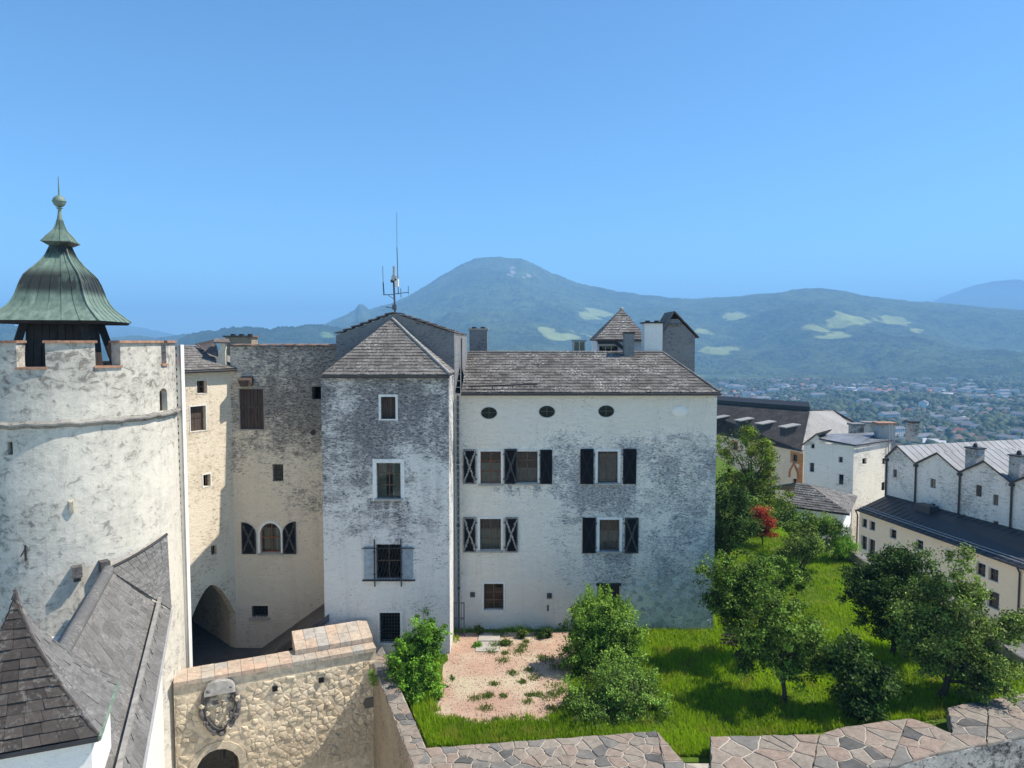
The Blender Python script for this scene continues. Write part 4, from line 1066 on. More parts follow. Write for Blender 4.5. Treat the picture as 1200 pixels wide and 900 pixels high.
# details on the tower wall
for x, y, mt in ((90, 667, 0), (120, 661, 0)):
    s_, z_ = FR.L(x, y); g = MB(); FR.box(g, (s_ - 0.13, s_ + 0.13, z_ - 0.2, z_ + 0.16), 0.05, -0.34)
    cb = g.build('corbel', 'relief_dark', rt); g = MB(); FR.box(g, (s_ - 0.1, s_ + 0.1, z_ - 0.36, z_ - 0.202), 0.05, -0.2); g.build('corbel_foot', 'relief_dark', cb)
s_, z_ = FR.L(31, 640); g = MB(); g.tube([FR.P(s_, z_ - 0.45, -0.06), FR.P(s_, z_ + 0.05, -0.06)], 0.03, 6); g.tube([FR.P(s_, z_ - 0.05, -0.06), FR.P(s_ - 0.12, z_ - 0.3, -0.1)], 0.02, 6); g.build('iron_hook', 'vent', rt)
s_, z_ = FR.L(84, 592); g = MB(); g.hexa([FR.P(s_ - 0.07, z_ - 0.2, 0.02), FR.P(s_ + 0.05, z_ - 0.25, 0.02), FR.P(s_ + 0.05, z_ - 0.25, -0.1), FR.P(s_ - 0.07, z_ - 0.2, -0.08), FR.P(s_ - 0.09, z_ + 0.16, 0.02), FR.P(s_ + 0.06, z_ + 0.2, 0.02), FR.P(s_ + 0.04, z_ + 0.15, -0.14), FR.P(s_ - 0.06, z_ + 0.12, -0.12)]); g.build('wall_stone', 'relief', rt)
# white duct and dark downpipe on its right flank
duct = thing('cable_duct', W(211, 780, 27.3), 'tall white perforated duct running down beside the round tower', 'duct')
dA, dB = W(209.5, 590, 27.9), W(216.5, 590, 27.9)
zd0, zd1 = -1.0, W(211, 404, 27.9).z
MB().box((dA.x, 27.9, zd0), (dB.x, 28.2, zd1)).build('channel', 'duct', duct)
k = int((zd1 - zd0) / 0.28)
for i in range(k):
    z = zd0 + 0.1 + i * 0.28; MB().box((dA.x + 0.05, 27.888, z), (dA.x + 0.085, 27.8995, z + 0.1)).build('slot', 'vent', duct)
MB().box((dB.x - 0.035, 27.87, zd0), (dB.x + 0.015, 27.899, zd1)).build('edge_strip', 'galv', duct)
dp2 = thing('rain_pipe', W(203, 780, 27.0), 'dark bent rain pipe beside the white duct on the round tower', 'downpipe')
xs_ = lambda px, Y=27.8: W(px, 600, Y).x
pz = lambda py, Y=27.8: W(205, py, Y).z
MB().tube([(xs_(199), 27.3, pz(479)), (xs_(205), 27.7, pz(487)), (xs_(205), 27.8, pz(500)), (xs_(207.5), 27.8, pz(700)), (xs_(206), 27.8, pz(712)), (xs_(202), 27.8, pz(722)), (xs_(201.5), 27.8, pz(735)), (xs_(204), 27.8, pz(742)), (xs_(204), 27.8, -0.9)], 0.055, 8).build('pipe', 'iron', dp2)
for y in (520, 580, 640, 690):
    z = pz(y); x = xs_(205.3 + (y - 500) * 0.0115); MB().box((x - 0.08, 27.74, z), (x + 0.08, 28.0, z + 0.05)).build('clamp', 'iron', dp2)

# ------------------------------------------------------------------ chapel roof and spire, lower left
ch = thing('chapel', (-10.5, 19, -6), 'white chapel with a steep grey slate roof against the round tower', 'building')
ze, zr = 4.2, 6.2
E1, E0 = G(199, 716, ze), G(165, 900, ze); ed_ = (E0 - E1).normalized(); E0 = E1 + ed_ * 12.5
R1, R0 = G(127, 668, zr), G(72, 765, zr); R0 = R1 + (R0 - R1).normalized() * 7.3
hn = V((-ed_.y, ed_.x, 0)); hn = hn if hn.x > 0 else -hn
wi0, wi1 = E0 - hn * 0.3, E1 - hn * 0.3
mb = MB(); mb.prism([(wi1.x, wi1.y), (wi0.x, wi0.y), (wi0.x - hn.x * 4, wi0.y - hn.y * 4), (wi1.x - hn.x * 3.2, wi1.y - hn.y * 3.2)], -6.6, ze - 0.12); mb.build('wall', 'chapel', ch)
def bend(a, b, amt):         # slightly bellied slope
    a, b = V(a), V(b); return lambda t: a.lerp(b, t) + V((0, 0, -amt * math.sin(math.pi * t)))
nn = (E0 - E1).cross(R1 - E1).normalized()
mb = MB(); mb.slab([E1 - V((0, 0, .2)), E0 - V((0, 0, .2)), R0 - V((0, 0, .2)), R1 - V((0, 0, .2))], (0, 0, -0.08)); cr = mb.build('roof', 'slate', ch)
tl = tiles(bend(E0, R0, 0.1), bend(E1, R1, 0.1), 9, 0.42, 0.022, 0.35, 41, stag=True)
tiles_single(tl, 'slate', 'slate', cr, 290, key=lambda p: -p[0].y)
# swept piece running up to the tower
K0, K1, K2 = V(R1), W(196, 627, 25.3), V(E1) + V((0.02, 0.05, 0.02))
def sweepL(t): return K2.lerp(K0, t)
mid_ = W(165, 651, 24.4)
def sweepR(t): return K2.lerp(K1, t)
def top_edge(t):
    a, b = K0.lerp(mid_, t), mid_.lerp(K1, t); return a.lerp(b, t)
sp = []
N = 13
def inner(u, v):   # u 0..1 along from K0 side to K1 side, v 0..1 from K2 to the top
    return K2.lerp(top_edge(u), v)
for i in range(N):
    v0, v1 = 0.02 + 0.98 * i / N, min(1, 0.02 + 0.98 * (i + 1.3) / N); k = max(1, round(7 * v1))
    for j in range(k):
        u0, u1 = j / k + 0.004, (j + 1) / k - 0.004
        A, B, D, Cc = inner(u0, v0), inner(u1, v0), inner(u0, v1), inner(u1, v1); n_ = (B - A).cross(D - A)
        n_ = n_.normalized() if n_.length > 1e-9 else V((0, 0, 1))
        n_ = n_ if n_.z > 0 else -n_
        sp.append([A + n_ * 0.012, B + n_ * 0.012, Cc - n_ * 0.01, D - n_ * 0.01, A + n_ * 0.036, B + n_ * 0.036, Cc + n_ * 0.012, D + n_ * 0.012])
mb = MB()
for j in range(10): mb.poly([K2 - V((0, 0, .03)), top_edge(j / 10) - V((0, 0, .03)), top_edge((j + 1) / 10) - V((0, 0, .03))])
sw = mb.build('swept_roof', 'slate', ch)
for p in sp: obj('slate', p, HEXF, 'slate', sw)
g = MB(); g.tube([top_edge(j / 10) + V((0, 0, 0.04)) for j in range(11)], 0.05, 6); g.build('flashing', 'gutter', ch)
g = MB(); g.tube([R1 + V((0, 0, -0.02)), R0 + V((0, 0, -0.02))], 0.18, 14); g.build('ridge_roll', 'slate', ch, True)
g = MB(); lft = hn * -0.75; g.slab([R1 + lft * 0.2 + V((0, 0, -0.12)), R0 + lft * 0.2 + V((0, 0, -0.12)), R0 + lft + V((0, 0, -0.85)), R1 + lft + V((0, 0, -0.85))], V((0, 0, -0.06))); g.build('far_slope', 'slate', ch)
up = V((0, 0, 0.14))
gA, gB = E1.lerp(R1, 0.17) + up, E0.lerp(R0, 0.17) + up
g = MB(); g.slab([gA - hn * 0.06, gB - hn * 0.06, gB + hn * 0.06, gA + hn * 0.06], V((0, 0, 0.12))); sgd = g.build('snow_board', 'boards_grey', ch)
for i in range(12):
    p = gA.lerp(gB, (i + 0.5) / 12); g = MB(); g.tube([p + hn * 0.07 + V((0, 0, 0.05)), p + hn * 0.12 - V((0, 0, 0.12))], 0.009, 5); g.build('bracket', 'vent', sgd)
g = MB(); g.tube([E1 + hn * 0.04 - V((0, 0, 0.04)), E0 + hn * 0.04 - V((0, 0, 0.04))], 0.05, 8); g.build('gutter', 'galv', ch)

spi = thing('chapel_spire', (-10.7, 15.2, -6), 'flared pyramid spire of dark brown shingles on a white turret', 'spire')
zs_ = 6.2
pf, pb = G(115, 862, zs_), G(137, 797, zs_); ax = (pb - pf).normalized(); bx_ = V((-ax.y, ax.x, 0)); bx_ = bx_ if bx_.x < 0 else -bx_
hw = 3.05; pl, pq = pf + bx_ * hw, pb + bx_ * hw
cen = (pf + pb + pl + pq) / 4; apx = W(21, 692, cen.y); apx.x, apx.y = cen.x, cen.y
def hipc(c0):
    return lambda t: V((cen.x + (c0.x - cen.x) * (1 - t) ** 1.5, cen.y + (c0.y - cen.y) * (1 - t) ** 1.5, zs_ + (apx.z - zs_) * t))
inn = [p + (cen - p) * 0.09 for p in (pf, pb, pq, pl)]
MB().prism([(p.x, p.y) for p in inn], -6.6, zs_ - 0.08).build('wall', 'chapel', spi)
cs_ = [pl, pf, pb, pq]
for k in range(4):
    a_, b_ = cs_[k], cs_[(k + 1) % 4]; La, Lb = hipc(a_), hipc(b_); g = MB(); N = 14
    for i in range(N):
        d_ = V((0, 0, 0.02)); g.poly([La(i / N) - d_, Lb(i / N) - d_, Lb((i + 1) / N) - d_, La((i + 1) / N) - d_])
    rf = g.build('roof', 'tile_spire', spi)
    m_ = 'tile_spire' if k == 0 else ('slate' if k == 1 else 'tile_spire')
    tiles_single(tiles(La, Lb, 15, 0.30, 0.026, 0.5, 50 + k), 'shingle', m_, rf, 300)
    if k in (0, 1):
        g = MB(); g.tube([Lb(i / 14) + V((0, 0, 0.02)) for i in range(15)], 0.035, 6); g.build('hip_roll', m_, spi)
    g = MB(); g.tube([a_ - V((0, 0, 0.06)), b_ - V((0, 0, 0.06))], 0.06, 8); g.build('gutter', 'gutter' if k == 0 else 'copper', spi)

# ------------------------------------------------------------------ gate wall with coat of arms
zg = 1.1
ga, gb = G(203, 801, zg), G(441, 759, zg)
gd = (gb - ga).normalized(); gn = V((gd.y, -gd.x, 0))
FG = Facade((ga - gn * 0.1).xy, (gb - gn * 0.1).xy)
gw = thing('gate_wall', (ga.x + 3, ga.y + 1.5, -6.5), 'rough rubble gate wall with pink stone coping and an arched doorway', 'wall')
rr_ = FG.rect(230, 877, 281, 940); hA = FG.hole((rr_[0], rr_[1], -6.5, rr_[3]), 'arch', 0.8, None); hA['spring'] = rr_[3] - (rr_[1] - rr_[0]) / 2
mb = MB(); FG.panel(mb, 0, FG.len, -6.6, zg - 0.16)
for s_, d_ in ((0, 0), (FG.len, 0)): mb.poly([FG.P(s_, -6.6, 0), FG.P(s_, -6.6, 0.8), FG.P(s_, zg - 0.16, 0.8), FG.P(s_, zg - 0.16, 0)])
mb.poly([FG.P(0, -6.6, 0.8), FG.P(hA['r'][0], -6.6, 0.8), FG.P(hA['r'][0], zg - 0.16, 0.8), FG.P(0, zg - 0.16, 0.8)])
mb.poly([FG.P(hA['r'][1], -6.6, 0.8), FG.P(FG.len, -6.6, 0.8), FG.P(FG.len, zg - 0.16, 0.8), FG.P(hA['r'][1], zg - 0.16, 0.8)])
mb.poly([FG.P(hA['r'][0], hA['r'][3], 0.8), FG.P(hA['r'][1], hA['r'][3], 0.8), FG.P(hA['r'][1], zg - 0.16, 0.8), FG.P(hA['r'][0], zg - 0.16, 0.8)])
mb.build('wall', 'rubble_bed', gw)
# gate passage going back
g = MB()
for s_ in (hA['r'][0], hA['r'][1]): g.poly([FG.P(s_, -6.6, 0.8), FG.P(s_, -6.6, 4), FG.P(s_, -1.4, 4), FG.P(s_, -1.4, 0.8)])
g.poly([FG.P(hA['r'][0], -6.6, 4), FG.P(hA['r'][1], -6.6, 4), FG.P(hA['r'][1], -1.4, 4), FG.P(hA['r'][0], -1.4, 4)])
g.poly([FG.P(hA['r'][0], hA['r'][3] + 0.01, 0.8), FG.P(hA['r'][1], hA['r'][3] + 0.01, 0.8), FG.P(hA['r'][1], hA['r'][3] + 0.01, 4), FG.P(hA['r'][0], hA['r'][3] + 0.01, 4)])
g.build('gate_passage', 'court_wall', gw)
# ashlar surround of the doorway
o = FG.outline(hA); out = FG.outline(hA, inset=-0.3); arcn = list(range(2, len(o)))
for i in range(2, len(o) - 1, 2):
    j = min(i + 2, len(o) - 1); g = MB(); g.hexa([FG.P(*o[i], 0.05), FG.P(*o[j], 0.05), FG.P(*out[j], 0.05), FG.P(*out[i], 0.05), FG.P(*o[i], -0.06), FG.P(*o[j], -0.06), FG.P(*out[j], -0.06), FG.P(*out[i], -0.06)]); g.build('arch_stone', 'relief', gw)
rd = random.Random(17)
z_low = -3.4
poly = [(0.05, z_low), (FG.len - 0.05, z_low), (FG.len - 0.05, zg - 0.55), (0.05, zg - 0.6)]
cs2 = FG.rect(232, 796, 283, 860)
def rub(p): return not (hA['r'][0] - 0.35 < p[0] < hA['r'][1] + 0.35 and p[1] < hA['r'][3] + 0.3) and not (cs2[0] - 0.05 < p[0] < cs2[1] + 0.05 and p[1] > cs2[2])
cells = sorted(voronoi(poly, 0.185, 23, 1.5, 0.46, rub), key=lambda c: -max(p[1] for p in c))
for c in cells[:299]: stone(c, lambda x, y, hh: FG.P(x, y, -hh), 0.002 + 0.008 * rd.random(), 0.038, 0.95, 'stone', 'rubble', gw, rd, 0.95)
vs_, fs_ = [], []
for c in cells[299:]:
    o_ = stone(c, lambda x, y, hh: FG.P(x, y, -hh), 0.005, 0.038, 0.95, 'stone', 'rubble', gw, rd, 0.95); b_ = len(vs_)
    vs_ += [v.co.copy() for v in o_.data.vertices]; fs_ += [tuple(b_ + k for k in p.vertices) for p in o_.data.polygons]; me_ = o_.data; bpy.data.objects.remove(o_); bpy.data.meshes.remove(me_)
if vs_: kind(obj('stone_field', vs_, fs_, 'rubble', gw), 'stuff')
for x, y in ((322, 806), (376, 796)):
    r = FG.rect(x - 3, y - 2.6, x + 3, y + 2.6); g = MB(); FG.box(g, r, 0.1, -0.125); g.build('putlog_hole', 'inside', gw)
# coping: pink blocks, the stretch towards the tower stepped up
back = [G(198, 779, zg), G(336, 757, zg)]
dW = 1.15
N = 16
for i in range(N):
    a_, b_ = ga.lerp(gb, i / N), ga.lerp(gb, (i + 1) / N); e_ = gd * 0.006
    for j, (w0, w1) in enumerate(((0.0, 0.5), (0.5, 1.0))):
        if i % 3 == 1 and j == 1: continue
        if i % 3 == 1: w1 = 1.0
        g = MB(); q = [a_ + e_ - gn * (dW * w0 + 0.005), b_ - e_ - gn * (dW * w0 + 0.005), b_ - e_ - gn * (dW * w1 - 0.005), a_ + e_ - gn * (dW * w1 - 0.005)]
        dz = rd.uniform(-0.008, 0.008); g.hexa([V((p.x, p.y, zg - 0.15)) for p in q] + [V((p.x, p.y, zg + dz)) for p in q]); g.build('coping_block', 'cap_pink', gw)
u0, u1 = 0.585, 1.0
N = 7
for i in range(N):
    a_, b_ = ga.lerp(gb, u0 + (u1 - u0) * i / N), ga.lerp(gb, u0 + (u1 - u0) * (i + 1) / N); e_ = gd * 0.006
    for (w0, w1) in ((0.62, 1.2), (1.21, 1.85)):
        q = [a_ + e_ - gn * w0, b_ - e_ - gn * w0, b_ - e_ - gn * w1, a_ + e_ - gn * w1]
        q = [V((p.x, min(p.y, 30.27), 0)) for p in q]
        zt_ = lambda w: zg + 0.2 + 0.26 * (w - 0.62)
        g = MB(); g.hexa([V((p.x, p.y, zg - 0.14 if w0 > 1.16 else zg + 0.012)) for p in q] + [V((q[0].x, q[0].y, zt_(w0))), V((q[1].x, q[1].y, zt_(w0))), V((q[2].x, q[2].y, zt_(w1))), V((q[3].x, q[3].y, zt_(w1)))]); g.build('coping_block', 'cap_pink', gw)
# carved coat of arms
cx_, cz_ = (cs2[0] + cs2[1]) / 2, (cs2[2] + cs2[3]) / 2; hw_, hh_ = (cs2[1] - cs2[0]) / 2, (cs2[3] - cs2[2]) / 2
arms = thing('coat_of_arms', FG.P(cx_, cs2[2], -0.1), 'weathered carved coat of arms in a scrolled dark cartouche on the rubble gate wall', 'relief')
def sh(t):       # pointed-oval outline
    x, z = math.cos(t), math.sin(t); w = 1.0 if z > 0 else 1.0 - 0.35 * (-z) ** 1.5; return cx_ + hw_ * 0.86 * x * w, cz_ + hh_ * 0.92 * z
g = MB(); g.tube([FG.P(*sh(2 * math.pi * i / 40), -0.14 - 0.03 * math.sin(i * 1.9)) for i in range(41)], [0.085 + 0.03 * math.sin(i * 1.3) for i in range(41)], 8); g.build('scroll_frame', 'relief_dark', arms, True)
g = MB(); g.tube([FG.P(cx_ + (sh(t)[0] - cx_) * 0.8, cz_ + (sh(t)[1] - cz_) * 0.8, -0.2) for t in np.linspace(0, 2 * math.pi, 33)], 0.045, 8); g.build('inner_frame', 'relief_dark', arms, True)
ring = [(1.0, -0.02), (0.9, -0.1), (0.5, -0.15), (0.02, -0.17)]; g = MB(); n = 28
for f, d_ in ring: g.v += [FG.P(cx_ + (sh(2 * math.pi * i / n)[0] - cx_) * f, cz_ + (sh(2 * math.pi * i / n)[1] - cz_) * f, d_) for i in range(n)]
for k in range(3): g.f += [(k * n + i, k * n + (i + 1) % n, (k + 1) * n + (i + 1) % n, (k + 1) * n + i) for i in range(n)]
g.build('shield', 'relief', arms, True)
g = MB(); N = 12; P_ = []
for i in range(N + 1):
    t = math.pi * i / N; P_.append((cx_ - hw_ * 0.72 * math.cos(t), cz_ + hh_ * (0.66 + 0.42 * math.sin(t) ** 0.8)))
for i in range(N):
    p, q = P_[i], P_[i + 1]; zb2 = cz_ + hh_ * 0.6
    g.hexa([FG.P(p[0], zb2, 0), FG.P(q[0], zb2, 0), FG.P(q[0], zb2 - 0.02, -0.32), FG.P(p[0], zb2 - 0.02, -0.32), FG.P(p[0], p[1], 0), FG.P(q[0], q[1], 0), FG.P(q[0], q[1] - 0.05, -0.26), FG.P(p[0], p[1] - 0.05, -0.26)])
g.build('hood', 'boards_grey', arms)
def lump(mb, x, z, d, rx, rz, ry, seed, n=10):
    rd = random.Random(seed); b = len(mb.v)
    for i in range(1, 6):
        a = math.pi * i / 6
        for j in range(n):
            t = 2 * math.pi * j / n; k = 1 + 0.35 * rd.uniform(-1, 1)
            mb.v.append(FG.P(x + rx * k * math.sin(a) * math.cos(t), z + rz * k * math.sin(a) * math.sin(t), d - ry * k * math.cos(a)))
    for i in range(4):
        for j in range(n): mb.f.append((b + i * n + j, b + i * n + (j + 1) % n, b + (i + 1) * n + (j + 1) % n, b + (i + 1) * n + j))
    mb.f.append(tuple(b + j for j in range(n))); mb.f.append(tuple(b + 4 * n + j for j in range(n)))
rdl = random.Random(44)
for i in range(34):
    t = rdl.uniform(0, 6.283); q_ = rdl.random() ** 0.5 * 0.66; fx, fz = math.cos(t) * q_, math.sin(t) * q_ - 0.05
    g = MB(); lump(g, cx_ + fx * hw_, cz_ + fz * hh_, -0.15, rdl.uniform(0.05, 0.13), rdl.uniform(0.06, 0.17), rdl.uniform(0.06, 0.12), 60 + i, 8); g.build('carved_figure', 'relief' if rdl.random() < 0.72 else 'relief_dark', arms)
for k, t in enumerate((0.3, 0.9, 2.2, 2.9, 3.6, 4.2, 5.3, 5.9)):
    p0 = sh(t); g = MB(); lump(g, p0[0], p0[1], -0.2, 0.1, 0.13, 0.1, 120 + k, 8); g.build('scroll', 'relief_dark' if k % 3 else 'relief', arms)
ln = thing('hanging_lantern', FG.P(rr_[0] + (rr_[1] - rr_[0]) * 0.62, rr_[3] - 0.75, 0.5), 'black lantern hanging inside the arched gate doorway', 'lantern')
s_ = rr_[0] + (rr_[1] - rr_[0]) * 0.62; p = FG.P(s_, 0, 0.5); zl = rr_[3]
MB().tube([(p.x, p.y, zl - 0.02), (p.x, p.y, zl - 0.18)], 0.02, 6).build('chain', 'vent', ln)
MB().lathe(p, [(0.02, zl - 0.15), (0.16, zl - 0.28), (0.13, zl - 0.29), (0.1, zl - 0.68), (0.05, zl - 0.74), (0.01, zl - 0.76)], 6).build('lantern_body', 'vent', ln)

# ------------------------------------------------------------------ garden parapets with flagstone coping
def parapet(name, label, polys, zc, zbase, mat, cellsize, seed, asp=1.0, thick=0.1):
    t = thing(name, (sum(p[0] for p in polys[0]) / len(polys[0]), sum(p[1] for p in polys[0]) / len(polys[0]), zbase), label, 'wall')
    rd = random.Random(seed)
    for k, pl_ in enumerate(polys):
        pl_ = [(p[0], p[1]) for p in pl_]
        MB().prism(pl_, zbase, zc - thick - 0.001 * k).build('wall', mat, t)
        bed = inset_poly(pl_, 0.04)
        MB().prism(bed, zc - thick + 0.002 + 0.001 * k, zc - 0.03).build('mortar_bed', 'mortar', t)
        for c in voronoi(pl_, cellsize[k] if isinstance(cellsize, (list, tuple)) else cellsize, seed + k, asp):
            stone(c, lambda x, y, h, zc=zc: V((x, y, zc - 0.09 + h * 1.0)) , 0.008 + 0.014 * rd.random(), 0.09, 0.10, 'flagstone', 'flag', t, rd, 0.10, 0.03)
    return t
zp = 0.5
lp = [G(435, 771, zp), G(448, 757, zp), G(500, 877, zp), G(487, 905, zp)]
lp[0].y = min(lp[0].y, 29.4)
parapet('garden_parapet', 'narrow flagstone-topped parapet running from the tower towards the front corner', [[lp[0], lp[3], lp[2], lp[1]]], zp, -6.5, 'court_wall', 0.36, 71)
o1 = [G(499, 877, zp), G(487, 905, zp)]
s1 = [(o1[0].x, o1[0].y + 0.05), (-3.25, 20.7), (4.7, 20.9), (G(770, 856, zp).x, G(770, 856, zp).y)]
s1b = [(4.7, 20.9), (6.05, 20.95), (G(802, 893, zp).x, G(802, 893, zp).y), (G(770, 856, zp).x, G(770, 856, zp).y)]
s1c = [(6.05, 20.95), (G(835, 905, zp).x, 21.0), (G(832, 893, zp).x, G(832, 893, zp).y), (G(802, 893, zp).x, G(802, 893, zp).y)]
parapet('garden_parapet', 'broad front parapet of irregular flagstones below the two leafy bushes', [s1, s1b, s1c], zp, -6.5, 'parapet', [0.46, 0.5, 0.5], 75)
zq = 0.6
q = lambda x, y: (G(x, y, zq).x, G(x, y, zq).y)
s2 = [[q(832, 862), q(834, 912), q(950, 912), q(960, 860)], [q(960, 860), q(950, 912), q(1042, 898), q(1064, 841), q(1030, 845), q(990, 851)],
      [q(1064, 841), q(1042, 898), q(1099, 882), q(1117, 859), q(1090, 848)]]
parapet('garden_parapet', 'curving right parapet of large flagstones above the stained wall', s2, zq, -6.5, 'parapet', [0.7, 0.66, 0.62], 82)
s3 = [[q(1110, 829), q(1117, 859), q(1099, 882), q(1156, 872), q(1158, 820)], [q(1158, 820), q(1156, 872), q(1260, 852), q(1260, 800)]]
parapet('garden_parapet', 'wide flagstone parapet at the right edge under the overhanging tree', s3, zq + 0.02, -6.5, 'parapet', [0.62, 0.62], 87)
# low wall along the right side of the garden
gwl = [(21.3, 27.0), (21.9, 26.8), (21.7, 47), (21.1, 47)]
parapet('garden_side_wall', 'low stone wall along the far right side of the garden', [gwl], 0.55, -13, 'court_wall', 0.8, 91)

# ------------------------------------------------------------------ turrets behind the main roof
tu = thing('roof_turret', (5.8, 43.5, 0), 'small turret with a shingled pyramid roof behind the white house', 'turret')
Y0, Y1 = 43.6, 46.6
a, b = W(700, 398, Y0), W(757, 398, Y0); zt = a.z
FU = Facade((a.x, Y0), (b.x, Y0)); FU.win(702, 405, 725, 412.5, nx=3, ny=1, fw=0.05, frame='galv', depth=0.2)
mb = MB(); FU.panel(mb, 0, FU.len, 0, zt)
for x in (a.x, b.x): mb.poly([(x, Y0, 0), (x, Y1, 0), (x, Y1, zt), (x, Y0, zt)])
mb.build('wall', 'surround', tu); FU.build_windows(tu)
e = [V((a.x - 0.12, Y0 - 0.2, zt)), V((b.x + 0.12, Y0 - 0.2, zt)), V((b.x + 0.12, Y1 + 0.2, zt)), V((a.x - 0.12, Y1 + 0.2, zt))]
pk = W(728.5, 362, (Y0 + Y1) / 2)
for k in range(4): roof_plane(tu, 'roof', e[k], e[(k + 1) % 4], pk, pk, 13, 0.3, 0.03, 'tile', seed=100 + k)
MB().lathe(pk, [(0.11, pk.z - 0.05), (0.1, pk.z + 0.05), (0.02, pk.z + 0.13)], 8).build('finial', 'slab', tu)
MB().tube([e[0] + V((0, 0, -0.05)), e[1] + V((0, 0, -0.05))], 0.06, 8).build('gutter', 'gutter', tu)
MB().slab([W(700, 399.5, Y0 - 0.1), W(722, 399.5, Y0 - 0.1), W(737, 411, Y0 - 0.1), W(734, 413, Y0 - 0.1), W(720, 403, Y0 - 0.1), W(700, 403, Y0 - 0.1)], (0, -0.15, 0)).build('awning', 'gutter', tu)
tg = thing('gabled_turret', (9.6, 41.5, 0), 'tall dark grey gabled wall turret at the right end of the roof', 'turret')
Yg = 39.8
l, r_, pk = W(777, 393, Yg), W(814.5, 394, Yg), W(790, 368, Yg)
l.z = W(777, 390, Yg).z
mb = MB(); mb.slab([V((l.x, Yg, 0)), V((r_.x, Yg, 0)), r_, W(795, 374, Yg), W(786, 374, Yg), l], (0, 2.2, 0)); mb.build('wall', 'cement_and_shade', tg)
pa, pb2 = W(797, 377, Yg), W(782, 376, Yg)
top = W(790, 367, Yg + 1.0)
roof_plane(tg, 'roof', W(780, 380.5, Yg - 0.1), W(800.5, 380.5, Yg - 0.1), top, top, 7, 0.25, 0.03, 'tile', seed=110)
for p, q_ in ((l + V((-0.12, 0, -0.1)), W(789.5, 366.5, Yg)), (W(790.5, 366.5, Yg), r_ + V((0.2, 0, -0.1)))):
    MB().slab([p + V((0, -0.12, 0)), q_ + V((0, -0.12 if p is l else -0.1, 0)), q_ + V((0, 2.4, 0)), p + V((0, 2.4, 0))], (0, 0, 0.09)).build('coping', 'coping_tile', tg)

# ------------------------------------------------------------------ right-hand buildings
bz0 = -3.9
BA, BB = G(1004, 597, bz0), G(1215, 671, bz0); bdir = (BB - BA).normalized()
FB = Facade(BA.xy, (BA + bdir * 34).xy)
bb = thing('beige_building', (BA.x + 2, BA.y - 10, -13), 'long beige building with a black sheet metal roof below the gabled row', 'building')
FBw = Facade((BA - FB.n * 0.35).xy, (BA - FB.n * 0.35 + bdir * 34).xy)
for px in ((1010, 608, 1016, 618), (1019, 611, 1025.5, 621.5), (1043, 620.5, 1050.5, 631), (1073.5, 633, 1082, 644.5), (1108, 645, 1117, 658), (1144, 660, 1155, 675), (1158.5, 666.5, 1170, 681),
           (1009, 628, 1016, 644), (1018, 632, 1025.5, 650), (1040, 641, 1051, 655), (1070, 655, 1082, 668), (1142, 686, 1155, 706), (1157, 693, 1171, 713)):
    FBw.win(*px, nx=2, ny=2, fw=0.05, mw=0.05, frame='frame', surround=0.06, curtain=('curtain_grey', [(0.1, 0.5, 0, 1)]) if px[0] > 1100 else None, depth=0.25)
mb = MB(); FBw.panel(mb, 0, FBw.len, -13, bz0 - 0.1); mb.build('wall', 'beige', bb)
mb = MB(); mb.slab([FBw.P(0, -13, 0.001), FBw.P(0, -13, 5), FBw.P(0, bz0 - 0.1, 5), FBw.P(0, bz0 - 0.1, 0.001)], FBw.u * 0.02); mb.build('end_wall', 'beige', bb)
FBw.build_windows(bb)
bz1 = -2.4
UA, UB = G(1040, 580, bz1), G(1200, 622, bz1); ud = (UB - UA).normalized(); UB = UA + ud * 34
sheet_roof(bb, 'roof', FB.P(FB.len, bz0), FB.P(0, bz0), V((UA.x, UA.y, bz1)), V((UB.x, UB.y, bz1)), 0.75, 'roof_black')
g = MB(); g.tube([FB.P(0, bz0 - 0.06, -0.06), FB.P(FB.len, bz0 - 0.06, -0.06)], 0.08, 8); g.build('gutter', 'gutter', bb)
for off in (0.35, 0.7):
    g = MB(); g.tube([FB.P(0, bz0 + 0.12 + off * 0.3, off), FB.P(FB.len, bz0 + 0.12 + off * 0.3, off)], 0.04, 6); g.build('snow_rail', 'galv', bb)
for px in ((1070, 584), (1196, 622)):
    d_ = ray(*px); t_ = FB.L(*px); p = V((UA.x, UA.y, 0)).lerp(V((UB.x, UB.y, 0)), 0.0)
for k, s_ in enumerate((0.17, 0.565)):
    p = V((UA.x, UA.y, bz1)).lerp(V((UB.x, UB.y, bz1)), s_) + FB.n * 0.9 + V((0, 0, -0.25)); g = MB(); u_ = ud * 0.9; w_ = FB.n * 0.5
    g.hexa([p - u_ - w_, p + u_ - w_, p + u_ + w_ - V((0, 0, .2)), p - u_ + w_ - V((0, 0, .2))] + [x + V((0, 0, .55)) for x in (p - u_ - w_, p + u_ - w_, p + u_ + w_, p - u_ + w_)]); g.build('roof_hatch', 'roof_black', bb)
for px in (1003.0, 1195.0):
    s_, z_ = FBw.L(px, 700); g = MB(); g.tube([FB.P(s_, bz0 - 0.1, -0.02), FBw.P(s_, bz0 - 0.6, -0.1), FBw.P(s_, -12.9, -0.1)], 0.07, 8); g.build('downpipe', 'gutter', bb)

